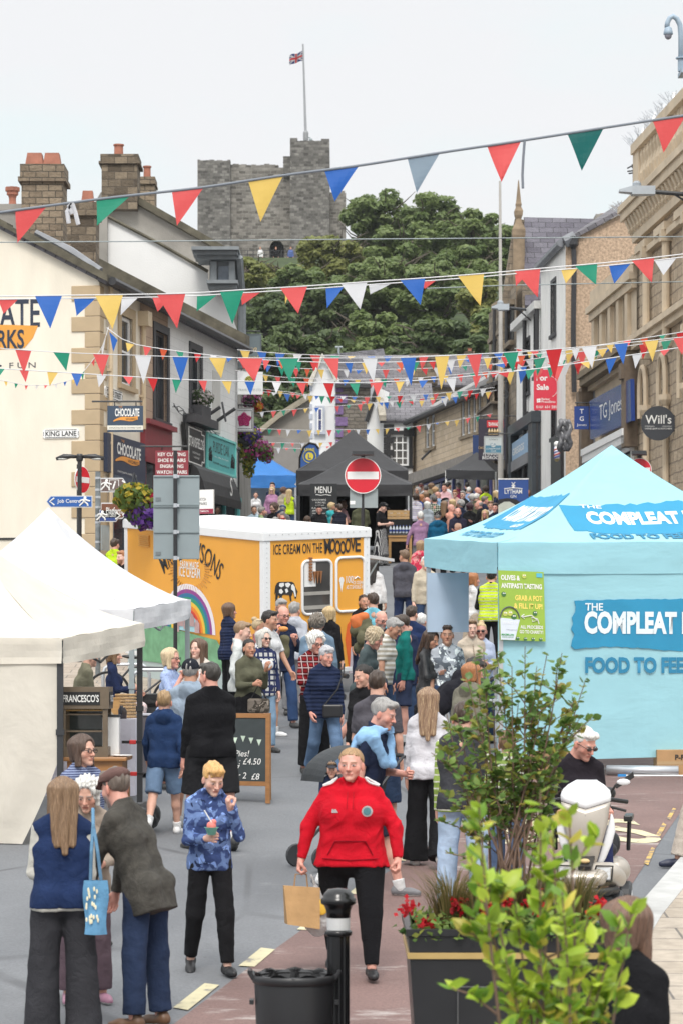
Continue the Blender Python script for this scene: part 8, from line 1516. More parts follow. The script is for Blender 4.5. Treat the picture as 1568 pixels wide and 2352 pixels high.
def Zs(lb,pts,d,flags,sd=1,m=STR,th=.006,hr=1.25,name='bunting',d2=None):
	"""pts: string rows (u, v); flags: (u_left, u_right, colour[, tip_u, tip_v])"""
	d2=d2 or d;us=[p[0] for p in pts];dd=lambda u:d+(d2-d)*(u-us[0])/(us[-1]-us[0]);o=P(pts[0][0],pts[0][1],d);t=Zt(name,lb,'bunting',o,0,'bunting strings across the street');uu=np.linspace(us[0],us[-1],40)
	from_=[P(u,polyat(pts,u),dd(u)) for u in uu];sm=[from_[0]]+[(from_[i-1]+from_[i]*2+from_[i+1])/4 for i in range(1,39)]+[from_[-1]];Zq('string',m,t,lambda mb:mb.tube([p-o for p in sm],th,5),smooth=True);rg=random.Random(sd)
	for i,f in enumerate(flags):
		u0,u1,c=f[:3];a,b=P(u0,polyat(pts,u0),dd(u0))-o,P(u1,polyat(pts,u1),dd(u1))-o;L=(b-a).length;mb=MB();mb.smooth=True
		if len(f)>3:um=(u0+u1)/2;h=max(.02,(f[4]-polyat(pts,um)))*dd(um)/FPX;sway=(f[3]-um)/(u1-u0);sw=rg.uniform(-.25,.25);h/=math.cos(sw)
		else:h=L*hr*rg.uniform(.95,1.1);sway=rg.uniform(-.3,.3);sw=rg.choice((rg.uniform(-.3,.3),rg.uniform(-.4,.4),rg.uniform(.5,1.2)))
		pennant(mb,a,b,h,sw,sway,sd*100+i);mb.build('pennant',BM[c],t)
S1=[(-60,497),(0,487),(240,455),(470,430),(650,402),(825,380),(1010,350),(1195,323),(1385,293),(1568,265),(1640,254)]
Zs('nearest bunting string with large pennants high against the castle and sky',S1,21.5,[(35,108,'r',38,550),(222,300,'g',224,516),(395,468,'r',407,516),(570,651,'y',598,504),(745,824,'b',768,459),(935,1010,'s',956,439),(1118,1196,'r',1150,419),(1302,1386,'d',1335,391),(1498,1575,'r',1526,344)],1,STRD,.011)
S2=[(-40,681),(0,680),(230,677),(425,674),(560,665),(700,657),(840,647),(990,637),(1110,628),(1240,616),(1370,605),(1450,597),(1568,583),(1640,575)]
Zs('second bunting string crossing above the shop eaves at left',S2,26,[(80,143,'b',117,756),(218,283,'y',260,757),(360,426,'r',406,752),(505,561,'g',533,742),(643,706,'r',685,722),(783,843,'w',827,712),(918,976,'b',965,702),(1050,1111,'y',1103,703),(1180,1240,'r',1234,684),(1318,1371,'g',1368,656),(1449,1502,'r',1496,650)],2)
Zs('wind-blown bunting string just below the second string',[(p[0],p[1]+7) for p in S2],27,[(-5,42,'r',8,720),(170,220,'b',176,726),(280,318,'w',277,722),(350,392,'r',362,715),(453,500,'g',452,713),(552,600,'r',556,698),(655,668,'y',655,697),(748,790,'b',751,708),(846,900,'w',850,673),(962,1002,'r',975,662),(1098,1118,'g',1100,645),(1182,1215,'r',1184,655),(1288,1326,'y',1298,651),(1398,1448,'b',1410,650),(1502,1553,'w',1523,631)],3)
S3=[(-30,797),(0,800),(150,810),(240,813),(400,819),(560,822),(740,822),(900,822),(1000,818),(1230,805),(1400,791),(1568,774),(1640,766)]
Zs('third bunting string with coral, green and white pennants at mid height',S3,40,[(35,72,'r',54,858),(122,160,'g',152,851),(214,251,'r',235,863),(310,348,'w',329,881),(396,433,'b',415,876),(480,520,'y',508,868),(545,604,'r',585,878),(640,686,'g',665,877),(742,778,'r',775,874),(831,866,'w',858,879),(919,955,'b',944,886),(998,1031,'y',1013,894),(1071,1106,'r',1095,870),(1155,1190,'g',1178,855),(1253,1290,'R',1273,870),(1335,1370,'w',1358,848),(1410,1442,'b',1430,838),(1480,1512,'y',1497,832),(1545,1580,'r',1565,815)],4)
def seq(u0,u1,step,w,cols,rg):
	out=[];u=u0;i=rg.randrange(len(cols))
	while u<u1-w:out.append((u,u+w*rg.uniform(.85,1.1),cols[i%len(cols)]));u+=step*rg.uniform(.9,1.1);i+=1
	return out
MID=[('bunting string starting above the first floor windows of the cream facade',[(245,752),(262,778),(300,790),(420,808),(560,824),(760,833),(1000,830),(1250,812),(1600,757)],50,39,18,'gRwbyro'),('bunting string from the cream wall to the ornate stone building, below the third string',[(-20,845),(160,856),(420,872),(600,876),(800,880),(1000,872),(1250,845),(1600,792)],44,58,24,'Rgrybwr'),('small bunting loop on the cream gable wall left of the quoins',[(-20,868),(60,885),(120,884),(180,868),(235,800),(250,750)],61,22,9,'rwbygrw'),('bunting string dipping from the pub sign across the dark trees',[(545,803),(650,812),(800,818),(950,818),(1130,812),(1330,800)],62,42,22,'bwrgyb'),('bunting string level with the lion sign',[(545,828),(660,845),(800,850),(980,846),(1130,836),(1340,812)],66,30,15,'yRwbgro'),('bunting string passing the far white gable at ridge height',[(540,850),(640,866),(800,872),(960,868),(1140,852),(1300,826)],70,30,15,'wbyrgow'),('bunting string below the ridge of the far slate roofs',[(590,898),(700,908),(850,912),(1000,904),(1135,890)],80,27,14,'brygRw'),('bunting string over the lower far slate roof',[(580,890),(700,905),(860,925),(1000,918),(1140,896)],84,26,13,'gRyrwb'),('bunting string at window height of the far white gable',[(590,947),(700,938),(850,926),(1000,912),(1130,900)],88,25,12,'gryb'+'wr'),('bunting string crossing above the tops of the black stalls',[(585,984),(700,988),(850,986),(940,981),(1050,964),(1130,950)],92,23,11,'yrgrwby'),('lowest bunting string between the blue and black stalls',[(598,1016),(700,1018),(830,1012)],94,21,10,'wbyrgr'),('bunting string hanging just above the blue stall',[(610,1028),(690,1030),(790,1022)],98,20,9,'rgybw')]
for i,(lab,pts,d,st,w,cols) in enumerate(MID):Zs(lab,pts,d,seq(pts[0][0]+6,pts[-1][0],st,w,cols,random.Random(50+i)),10+i,hr=1.35,th=.008)
rg=random.Random(9)
for i,(lab,pts,d,st,w,cols) in enumerate([('bunting string from the for sale board to the ornate stone building',[(1130,838),(1240,822),(1340,806),(1460,792),(1600,772)],56,46,26,'ybRgwr'),('upper bunting string between the white building and the blue fascia',[(1180,800),(1260,812),(1340,808),(1440,796),(1500,780)],72,22,14,'RyGbwg'.replace('G','g')),('bunting string past the for sale board to the lamp post',[(1120,855),(1200,850),(1290,838),(1380,815)],68,33,22,'rgwRyb')]):Zs(lab,pts,d,seq(pts[0][0]+5,pts[-1][0],st,w,cols,random.Random(90+i)),40+i,hr=1.35,th=.008)
wt=Zt('span_wire','thin cable spanning the street below the castle doorway','cable',P(0,555,58));Zq('wire',mt_grey,wt,lambda m:m.tube([P(u,v,58)-wt.location for u,v in ((-40,556),(300,554),(800,549),(1200,546),(1568,543))],.012,4))
wt=Zt('span_wire','thin cable running across the wood beside the tall lamp post','cable',P(700,663,60));Zq('wire',mt_grey,wt,lambda m:m.tube([P(u,v,60)-wt.location for u,v in ((980,662),(1160,655),(1400,650),(1600,646))],.012,4))
ld=Zt('loose_cord','loose grey cord hanging down from the nearest bunting string','cord',P(1204,322,21.5));Zq('cord',STRD,ld,lambda m:m.tube([P(u,v,21.5)-ld.location for u,v in ((1204,322),(1201,360),(1199,400),(1200,432))],.011,5))
bo2=Zt('white_ribbon','white ribbon bow knotted on the nearest bunting string','ribbon',P(166,466,21.5));Zq('bow',BM['w'],bo2,lambda m:[m.tube([P(u,v,21.5)-bo2 .location for u,v in p],.018,5) for p in (((166,466),(154,485),(158,512)),((166,466),(174,490),(180,515)),((166,466),(158,472),(166,490)))])
# ================================================================ planter contents, near shrub, hanging baskets
def zt_(v,d):return P(0,v,d).z
def sprigs(name,root_u,root_v,d,tips,lb,leafw,cols,seed,per=26,stemr=.006,asp=1.5,cat='shrub',leafsz=None,upright=.5,fromt=.2,rolled=False,sub=3):
	"""multi-stemmed shrub: stems rise from the root to the given (u, v) tips; leaves spread along stems and side twigs"""
	rg=np.random.RandomState(seed);o=P(root_u,root_v,d);t=Zt(name,lb,cat,o);mb=MB();cs=[];ns=[];sz=[]
	for u,v in tips:
		tip=P(u,v,d+rg.uniform(-.25,.25))-o;b=Vector((rg.uniform(-.12,.12),rg.uniform(-.1,.1),0));mid=b.lerp(tip,.5)+Vector((rg.uniform(-.06,.06),rg.uniform(-.06,.06),.05));path=[]
		for i in range(9):s=i/8;path.append(b*(1-s)**2+mid*2*s*(1-s)+tip*s*s)
		mb.tube(path,[stemr*(1-.75*i/8) for i in range(9)],5)
		def along(path,n,f0):
			for _ in range(n):s=f0+(1-f0)*rg.rand()**.8;q=s*(len(path)-1);i=min(int(q),len(path)-2);p=path[i].lerp(path[i+1],q-i);out=V3(rg.randn(),rg.randn(),upright+.4*rg.randn());out/=np.linalg.norm(out);l=leafw*rg.uniform(.6,1.15);cs.append(np.array(p)+out*l*.7);ns.append(out);sz.append(l)
		along(path,per,fromt)
		for k in range(sub):
			s=rg.uniform(.3,.9);q=s*8;i=min(int(q),7);p=path[i].lerp(path[i+1],q-i);e=p+Vector((rg.uniform(-.22,.22),rg.uniform(-.15,.15),rg.uniform(.05,.22)))*(1.1-s*.5)*1.3;sp_=[p,p.lerp(e,.5)+Vector((0,0,.02)),e];mb.tube(sp_,[stemr*.45,stemr*.35,stemr*.2],4);along(sp_,per//3,.25)
	mb.build('stems',mat((.16,.10,.07),.8,.2),t);k=len(cs);cl=np.array([cols[i] for i in rg.choice(len(cols),k,p=[.42,.26,.2,.12][:len(cols)] if len(cols)==4 else None)])*(.75+.5*rg.rand(k,1));me=leafblades('foliage',np.array(cs),np.array(ns),np.array(sz),cl,rg,asp);ob=bpy.data.objects.new('foliage',me);link(ob,t);me.materials.append(leafmat('glossy_leaves',.42,.42));return t
def leafblades(name,c,out,sz,col,rg,asp):
	"""pointed oval leaves folded along the midrib, growing outwards along out"""
	k=len(c);up=np.tile(V3(0,0,1),(k,1))+rg.randn(k,3)*.5;s=np.cross(out,up);s/=np.linalg.norm(s,axis=1)[:,None]+1e-9;n=np.cross(s,out);L=(sz*asp)[:,None];W_=(sz*.5)[:,None];dro=rg.uniform(-.05,.25,(k,1))
	pts=[c-out*L*.5,c-out*L*.12+s*W_*.9-n*W_*.2,c+out*L*.2+s*W_*.8-n*W_*.2,c+out*L*.5-n*L*dro,c+out*L*.2-s*W_*.8-n*W_*.2,c-out*L*.12-s*W_*.9-n*W_*.2,c-out*L*.12+n*W_*.12,c+out*L*.2+n*W_*.10]
	V=np.stack(pts,1).reshape(-1,3);b=(np.arange(k)*8)[:,None];tri=np.array([[0,1,6,6],[6,1,2,7],[7,2,3,3],[0,6,5,5],[6,7,4,5],[7,3,4,4]]);
	F3=[];
	f4=np.concatenate([b+np.array([6,1,2,7]),b+np.array([6,7,4,5])]);f3=np.concatenate([b+np.array([0,1,6]),b+np.array([7,2,3]),b+np.array([0,6,5]),b+np.array([7,3,4])])
	me=bpy.data.meshes.new(name);me.vertices.add(len(V));me.vertices.foreach_set('co',V.astype(np.float32).ravel());loops=np.concatenate([f4 .ravel(),f3 .ravel()]).astype(np.int32);me.loops.add(len(loops));me.loops.foreach_set('vertex_index',loops);st=np.concatenate([np.arange(len(f4))*4,len(f4)*4+np.arange(len(f3))*3]).astype(np.int32);me.polygons.add(len(st));me.polygons.foreach_set('loop_start',st);me.update(calc_edges=True);me.polygons.foreach_set('use_smooth',np.ones(len(st),dtype=bool))
	a=me.color_attributes.new('Col','FLOAT_COLOR','POINT');a.data.foreach_set('color',np.repeat(np.concatenate([col,np.ones((k,1))],1),8,0).astype(np.float32).ravel());return me
PG=[(.13,.23,.055),(.20,.30,.07),(.26,.29,.06),(.36,.30,.07)]
tips=[(1048,1640),(1072,1560),(1110,1490),(1082,1700),(1140,1500),(1175,1530),(1205,1485),(1232,1530),(1256,1500),(1280,1575),(1318,1608),(1330,1650),(1300,1690),(1015,1690),(1060,1780),(1130,1600),(1190,1610),(1240,1640),(1270,1720),(1240,1780),(1120,1720),(1180,1740),(1085,1480),(1025,1640),(1345,1560),(1290,1500)]
sprigs('tall_shrub',1165,2105,15.85,tips,'tall loose leafy shrub with bare stems standing in the black planter',.047,PG,11,per=30,stemr=.009,asp=1.25,fromt=.42,sub=5)
def grass(name,u,v,d,n,spread,h,cols,lb,seed,lean=.5):
	rg=random.Random(seed);o=P(u,v,d);t=Zt(name,lb,'grass clump',o);V_=[];F_=[];cl=[]
	for i in range(n):
		a=rg.uniform(0,6.283);r_=spread*.25*rg.random();b=Vector((math.cos(a)*r_,math.sin(a)*r_,0));L=h*1.25*rg.uniform(.6,1.1);out=Vector((math.cos(a),math.sin(a),0))*lean*rg.uniform(.3,1.2);w=.0048;c=cols[rg.randrange(len(cols))];side=Vector((-math.sin(a),math.cos(a),0))*w
		for k in range(6):s=k/5;p=b+out*L*s**1.8+Vector((0,0,L*(s-.45*s**2.2*lean*1.4)));V_+=[p-side*(1-s*.85),p+side*(1-s*.85)];cl+=[c,c]
		m0=len(V_)-12;F_+=[(m0+2*k,m0+2*k+1,m0+2*k+3,m0+2*k+2) for k in range(5)]
	me=meshdata(name,V_,F_,True);at=me.color_attributes.new('Col','FLOAT_COLOR','POINT');at.data.foreach_set('color',np.concatenate([np.array(cl),np.ones((len(cl),1))],1).astype(np.float32).ravel());ob=bpy.data.objects.new('blades',me);link(ob,t);me.materials.append(LEAF)
GC=[(.14,.13,.04),(.22,.17,.06),(.09,.10,.03),(.28,.2,.09)]
for i,(u,v,dd,n,sp,h,lab) in enumerate([(1035,2118,15.7,260,.5,.34,'bronze green grass clump at the left end of the planter'),(1150,2110,15.75,300,.55,.32,'straw coloured grass clump below the shrub stems'),(1235,2112,15.8,300,.55,.33,'arching grass clump at the middle of the planter'),(1320,2115,15.8,280,.5,.32,'grass clump at the right end of the planter'),(1095,2122,15.6,200,.45,.26,'short grass tuft between the planter grass clumps')]):grass('grass_clump',u,v,dd,n,sp,h,GC,lab,60+i)
def geranium(u,v,d,lb,seed,n=16,stem=.12):
	rg=np.random.RandomState(seed);o=P(u,v,d);t=Zt('geranium',lb,'flower',o);d_=rg.randn(n*4,3)*.024;flower=(.50,.008,.018);cs=d_;ns=rg.randn(n*4,3);ob=bpy.data.objects.new('flower_head',leafmesh('flower_head',cs,ns+V3(0,-.5,.5),np.full(n*4,.030),np.tile(np.array(flower),(n*4,1))*(.7+.6*rg.rand(n*4,1)),rg,1.1));link(ob,t);ob.data.materials.append(LEAF);Zq('stem',mat((.08,.14,.04),.6,.1),t,lambda m:m.tube([(0,0,0),(.01,.02,-stem*.5),(.02,.04,-stem)],.004,5))
	k=14;lc=rg.randn(k,3)*V3(.05,.04,.02)+V3(.01,.03,-stem);lo=bpy.data.objects.new('leaves',leafmesh('leaves',lc,rg.randn(k,3)+V3(0,0,1),np.full(k,.05),np.tile(np.array((.07,.15,.04)),(k,1))*(.7+.6*rg.rand(k,1)),rg,1.0));link(lo,t);lo.data.materials.append(LEAF)
for i,(u,v,lab) in enumerate([(938,2088,'lone red geranium head leaning over the left rim of the planter'),(978,2126,'large red geranium at the left front of the planter'),(1052,2082,'red geranium among the left grasses of the planter'),(1115,2084,'red geranium behind the yellow leaf of the near shrub'),(1155,2078,'small red geranium near the shrub stems'),(1222,2075,'red geranium in the middle of the planter'),(1372,2086,'red geranium near the right end of the planter')]):geranium(u,v,15.35+.1*(i%3),lab,70+i,20 if i in (1,6) else 13)
gcv=[(u,2140-8*((u*7)%3)) for u in range(955,1390,22)]
tg=Zt('bedding_plants','low green bedding plants filling the planter rim','plants',P(1165,2135,15.6));rgp=np.random.RandomState(8);k=1500;cc_=np.stack([rgp.uniform(-.54,.54,k),rgp.uniform(-.35,.45,k),rgp.rand(k)**2*.13-.03],1);ob=bpy.data.objects.new('leaves',leafmesh('leaves',cc_,rgp.randn(k,3)+V3(0,-.3,1),rgp.uniform(.018,.045,k),np.array([PG[i] for i in rgp.randint(0,3,k)])*(.7+.6*rgp.rand(k,1)),rgp,1.2));link(ob,tg);ob.data.materials.append(LEAF);tag(tg,kind='stuff')
LG_=[(.34,.48,.05),(.50,.62,.07),(.16,.30,.035),(.58,.50,.09)]
near=[(1098,1830),(1078,1960),(1118,2010),(1085,2080),(1240,1815),(1268,1880),(1305,1860),(1250,1970),(1290,2050),(1180,2060),(1235,2130),(1350,2090),(1425,2110),(1450,2090),(1380,2200),(1320,2210),(1400,2260),(1280,2260),(1160,2200),(1210,2300),(1340,2330)]
sprigs('lime_shrub',1265,2900,9.6,near,'bright lime green leafy shrub close to the camera in the lower right',.050,LG_,21,per=24,stemr=.011,asp=1.9,cat='shrub',fromt=.58,upright=1.0,sub=1)
MAG=[(.35,.03,.16),(.40,.10,.28),(.06,.11,.03),(.09,.14,.03)];PUR=[(.10,.06,.32),(.16,.09,.40),(.07,.12,.03),(.30,.28,.04)];YEL=[(.34,.30,.03),(.25,.26,.04),(.10,.16,.03)]
def basket(u,v,d,r_,lb,parts):
	t=Zt('hanging_basket',lb,'flower basket',P(u,v,d));Zq('basket',mt_dark,t,lambda m:m.lathe([(r_*.2,-r_*.6),(r_*.6,-r_*.3),(r_*.7,0)],k=12));Zq('chain',mt_dark,t,lambda m:[m.tube([(r_*.6*math.cos(a),r_*.6*math.sin(a),0),(0,0,r_*1.8)],.012,4) for a in (0,2.1,4.2)])
	for i,(dx,dz,rx,rz,n,cl) in enumerate(parts):flowerblob('flowers' if i else 'foliage',(dx*r_,-.1*r_,dz*r_),rx*r_,rz*r_,n,cl,.09,t,i+int(u))
basket(585,1030,80,.42,'hanging basket of magenta flowers beside the lantern',[(0,0,1.2,1.0,500,MAG),(-.4,-1.0,.5,1.1,250,YEL),(.8,-.3,.6,.8,240,MAG[:2]+PG[:1])]);basket(562,1008,78.5,.40,'hanging basket of trailing gold and purple flowers under the rose sign',[(.35,.3,.85,.75,380,PUR),(-.5,-.6,.5,1.4,380,YEL),(-.2,.6,.7,.5,200,MAG)]);basket(576,918,82,.34,'small basket of pink flowers between the lion and rose signs',[(.1,0,.9,.9,320,MAG+[(.5,.3,.4)]),(.6,-.6,.5,.5,130,[(.5,.03,.03),(.5,.3,.03)])])
basket(308,1158,47,.30,'hanging basket of purple and yellow flowers behind the fingerpost',[(0,.35,1.2,.9,520,[(.10,.16,.03),(.16,.2,.03),(.45,.35,.03)]),(.5,-.5,1.0,1.0,420,[(.10,.03,.26),(.07,.12,.03),(.14,.05,.3)]),(.9,.2,.5,.4,90,[(.4,.02,.05)])])
# ================================================================ the crowd
K=(.014,.014,.016);NV=(.018,.026,.058);GY=(.19,.19,.2);WH=(.72,.72,.73);DN=(.035,.06,.12);LD=(.24,.33,.46);BG=(.50,.43,.33);OLV=(.12,.12,.08)
HB=(.05,.03,.02);HD=(.018,.014,.012);HL=(.20,.12,.065);HG=(.30,.29,.28);HW=(.66,.65,.62);HY=(.52,.38,.2);HR=(.36,.15,.06)
Q=person
def Zh(name,lb,cat,loc,rz=0):return Zt(name,lb,cat,loc,rz)
a=Q(143,1795,'long-haired brunette in a navy gilet with cream sleeves and wide dark trousers, back turned',-12,1.67,sex='f',d=17.7,hair=('long',HL,(.38,.25,.15)),top=('vest',(.018,.035,.10)),inner=((.62,.60,.54),),bottom=('wide',(.042,.042,.048)),arms=('strap','down'),bw=1.12,shoe=(.3,.3,.3))
b=Q(262,1778,'man in a brown flat cap and dark waxed jacket bending down to the left',-62,1.74,d=18.0,hair=('crop',(.14,.11,.09)),hat=('flatcap',(.17,.10,.09)),top=('coat',(.048,.044,.037),'wax'),bottom=('straight',(.022,.035,.075),'denim'),lean=20,arms=('dangle','dangle'),shoe=(.12,.06,.03),bw=1.04,beard=(.32,.27,.25),skin='pink',hy=18,hp=8)
Q(205,1776,'white-haired woman in a beige coat and turquoise scarf facing the man in the flat cap',165,1.58,d=18.9,sex='f',hair=('mop',HW),top=('coat',(.40,.33,.27)),bottom=('straight',(.13,.09,.11)),lean=12,hp=18,hy=20,arms=('hold','hold'),shoe=(.4,.2,.28))
c=MB();c.smooth=True
hd=b['M'](b['T']((0,.02,.33*b['H'])))
Q(192,1690,'brown-haired woman in glasses and a blue striped zip top with backpack straps',140,1.63,sex='f',hair=('bob',(.09,.055,.04)),top=('jacket',(.30,.36,.52),'finestripes',(.05,.06,.16)),inner=((.6,.68,.74),),neck='v',hy=-12,glasses='clear',bottom=('straight',DN,'denim'))
tb_=Zh('tote_bag','blue cloth tote bag on the shoulder of the long-haired woman in the navy gilet','bag',P(220,2085,17.55));k=17.55/FPX
m=MB();m.smooth=True
for i in range(10):
	for j in range(12):
		def bp(i,j):z=(62-124*j/12)*k;w=27*k*(1+.12*math.sin(j*.5));x=-w+2*w*i/10;y=-.05*math.sin(math.pi*i/10)*(.4+.6*j/12);return x,y,z
		q=[bp(i,j+1),bp(i+1,j+1),bp(i+1,j),bp(i,j)];m.quad(*q);m.quad(*[(x,-y+.01,z) for x,y,z in q][::-1])
m.build('bag',cloth((.12,.28,.45),'denim'),tb_)
Zq('strap',cloth((.15,.30,.46)),tb_,lambda m:[m.tube([(s*12*k,0,62*k),(-2*k+s*7*k,-.03,130*k),(-6*k,0,190*k),(-10*k,.1,225*k)],.012,5) for s in (-1,1)])
rgf=np.random.RandomState(5);m=MB()
for i in range(22):x,z=rgf.uniform(-20,8)*k,rgf.uniform(-45,45)*k;m.ball((x,-.052,z),.007,.003,.016,6,4)
m.build('daisy_print',mat((.75,.7,.5),.7,.1),tb_)
b=Q(490,1757,'ginger-blond boy in a blue camouflage hoodie and black joggers eating ice cream',168,1.56,sex='c',hair=('pixie',(.62,.36,.13)),top=('hoodie',(.15,.23,.45),'camo',(.05,.08,.21)),bottom=('joggers',K),arms=('eat','hold'),hp=24,hy=-14,legs='step',skin='pale',shoe=K,bw=.95)
p=b['M'](b['A'][1][2]+V3(-.02,.09,.06));cu_=Zh('ice_cream_tub','small mint green tub of pink ice cream in the hands of the boy','ice cream',p);Zq('tub',mat((.22,.6,.5),.5,.02),cu_,lambda m:m.lathe([(.028,-.03),(.045,.02),(.055,.025),(.042,.02),(.03,-.02)],k=14),smooth=True);Zq('ice_cream',mat((.75,.2,.17),.6,.2,30),cu_,lambda m:(m.ball((0,0,.035),.035),m.ball((.015,0,.062),.022)),smooth=True);Zq('spoon',mt_white,cu_,lambda m:m.tube([(.02,-.01,.03),(-.05,-.03,.15)],.005,5))
def redtrim(root,T,H,A,J,HT,Rt,v):
	def surf(x,z):d_=(v[:,0]-x)**2+(v[:,2]-z)**2;s=np.where((d_<.028**2)&(v[:,1]>0))[0];return float(v[s,1].max()) if len(s) else .15
	def topz(x,y):d_=(v[:,0]-x)**2+(v[:,1]-y)**2;s=np.where(d_<.025**2)[0];return float(v[s,2].max()) if len(s) else 1.3
	wm=cloth((.75,.75,.75));z0=T((0,0,0))[2]
	m=MB()
	for s in (-1,1):
		for y in (-.035,.0,.035):m.tube([(s*x,y+.01,topz(s*x,y)+.003) for x in np.linspace(.10,.205,7)],.008,5)
	m.build('shoulder_stripes',wm,root)
	def pat(pts,nm,mm,zc,xc,off=.004):
		V_=[(xc+a,surf(xc+a,zc+b_)+off,zc+b_) for a,b_ in pts];m=MB();c_=(xc,surf(xc,zc)+off,zc);n=len(V_);m.add([c_]+V_,[(0,1+(i+1)%n,1+i) for i in range(n)]+[(0,1+i,1+(i+1)%n) for i in range(n)]);return m.build(nm,mm,root)
	zc=z0+.205*H;pat([(.04*math.cos(t),.04*math.sin(t)) for t in np.linspace(0,6.0,16)],'club_badge',wm,zc,-.125);pat([(.028*math.cos(t),.028*math.sin(t)) for t in np.linspace(0,6.0,14)],'badge_centre',cloth((.2,.45,.5)),zc,-.125,.007)
	for i in range(2):pat([(-.018+.02*i,-.012),(.0+.02*i,.016),(.008+.02*i,.016),(.012+.02*i,-.012)],'maker_mark',wm,zc,.10)
	m=MB();zt=z0+.075*H
	for pts in ([(-.11,zt),(.11,zt)],[(.11,zt),(.125,zt-.03),(.165,zt-.10)],[(-.11,zt),(-.125,zt-.03),(-.165,zt-.10)],[(-.2,z0-.0),(0,z0-.012),(.2,z0)]):
		q=[(np.interp(t,np.linspace(0,1,len(pts)),[p_[0] for p_ in pts]),np.interp(t,np.linspace(0,1,len(pts)),[p_[1] for p_ in pts])) for t in np.linspace(0,1,9)];m.tube([(x,surf(x,z)+.001,z) for x,z in q],.005,5)
	m.build('pouch_seams',cloth((.30,.005,.015)),root)
	m=MB()
	for s in (-1,1):m.tube([(s*.022,surf(s*.022,z)+.004,z) for z in np.linspace(z0+.285*H,z0+.215*H,6)],.004,5)
	m.build('drawstring',cloth((.45,.01,.02)),root)
r_=Q(806,1707,'fair-haired woman in a red hooded top and black leggings walking towards the camera',184,1.69,d=20,sex='f',hair=('pony',(.36,.22,.11)),top=('hoodie',(.60,.008,.022)),bottom=('leggings',(.010,.010,.012)),bw=1.42,belly=.7,headw=1.12,arms=(((.62,.12,-1),(.10,.45,-1)),((.60,-.1,-1),(.2,.25,-1))),legs='walk',hy=8,skin='pink',neck='v',shoe=K,trim=redtrim)
p=r_['M'](r_['A'][1][2]);pb=Zh('paper_bag','brown paper carrier bag hanging from the hand of the woman in red','bag',p+Vector((0,-.03,-.10)),R(12));Zq('bag',mat((.45,.27,.12),.8,.1,8,bmp=.4,bs=12,name='kraft_paper'),pb,lambda m:(m.hexa([(-.11,-.06,-.36),(.13,-.06,-.40),(.13,.06,-.40),(-.11,.06,-.36),(-.13,-.015,-.08),(.14,-.015,-.10),(.14,.015,-.10),(-.13,.015,-.08)]),));Zq('handle',mat((.35,.2,.09),.8,.1),pb,lambda m:m.tube([(-.05,0,-.09),(-.04,0,0),(.04,0,0),(.05,0,-.10)],.006,5))
pg=Zh('carrier_bag','thin white plastic carrier bag behind the brown paper bag','bag',p+Vector((.12,.05,-.28)));v_,q_=sdf([('+',ell((0,0,-.12),(.12,.07,.17))),('+',cap((0,0,.05),(-.06,0,.2),.03,.012))],.014,.06,.012,45,4);nobj('bag',v_,q_,Zc((.75,.74,.74),.35,.4,wr=.6,ws=14),pg);Zq('print',mat((.75,.45,.05),.5,0),pg,lambda m:m.ball((.03,-.075,-.06),.05,.01,.06))
def cape(root,T,H,A,J,HT,Rt,v):
	o=[('+',cap(T((-.08*H,-.025*H,.272*H)),T((.08*H,-.025*H,.272*H)),.05*H)),('+',ell(T((0,-.075*H,.2*H)),V3(.11*H,.035*H,.1*H),Rt)),('+',tor(T((0,0,.31*H)),.065*H,.028*H,Rt@rotx(.3)))]+[('+',cap(T((s*.1*H,.02*H,.28*H)),T((s*.04*H,.085*H,.16*H)),.04*H,.03*H)) for s in (-1,1)]+[('-',ell(T((0,.05*H,.36*H)),V3(.05,.06,.06)*H),.01)]
	v_,q_=sdf(o,.013,.03,.012,40,8);nobj('shoulder_jumper',v_,q_,cloth((.30,.52,.80)),root)
Q(880,1607,'grey-haired man with a pale blue jumper slung round his navy shoulders',112,1.77,hair=('crop',HG),top=('tee',NV),bottom=('shorts',(.03,.03,.05)),lean=10,hp=16,arms=('hold','down'),legs='walk',trim=cape,skin='pink',shoe=(.16,.16,.17))
g_=Q(866,1541,'dark-haired man in a charcoal t-shirt holding a cold drink, back turned',12,1.79,hair=('crop',HB),top=('tee',(.09,.085,.10)),bottom=('shorts',DN),arms=('hold','down'),bw=1.1)
p=g_['M'](g_['A'][-1][2]+V3(-.03,.02,.06));dk=Zh('drink_cup','clear plastic cup of yellow drink with a straw held by the charcoal t-shirt man','cup',p);Zq('cup',mat((.62,.48,.12),.15,.05),dk,lambda m:m.lathe([(.034,-.06),(.044,.04)],k=14),smooth=True);Zq('lid',mt_white,dk,lambda m:m.lathe([(.046,.04),(.047,.05),(.03,.056)],k=14));Zq('straw',mat((.6,.35,.2),.5,0),dk,lambda m:m.tube([(0,0,.03),(.02,0,.14)],.005,5))
Q(832,1528,'smiling dark-haired woman in black looking down to the left',205,1.66,sex='f',hair=('pony',HD),top=('jacket',K),hp=14,hy=30)
Q(762,1752,'small child in a dark cap sitting in the black pushchair',180,.95,d=25.2,sex='c',hair=('short',HL),hat=('cap',(.05,.05,.06)),top=('tee',NV),bottom=('joggers',K),legs='sit',seatz=.52,arms=('lap','lap'))
Q(983,1581,'girl with long blonde streaked hair, white hoodie and black wide trousers, back turned',4,1.67,sex='f',hair=('long',(.25,.15,.09),(.62,.46,.28)),top=('hoodie',(.66,.65,.69)),bottom=('wide',K),legs='step',shoe=(.6,.6,.58))
Q(1062,1615,'person in a charcoal gilet over green striped sleeves and pale jeans behind the shrub',6,1.76,hair=('short',HB),top=('vest',(.05,.052,.06)),inner=((.30,.42,.10),'thinstripes',(.7,.7,.6)),bottom=('straight',(.34,.44,.58),'denim'),shoe=(.3,.3,.3),bw=1.1)
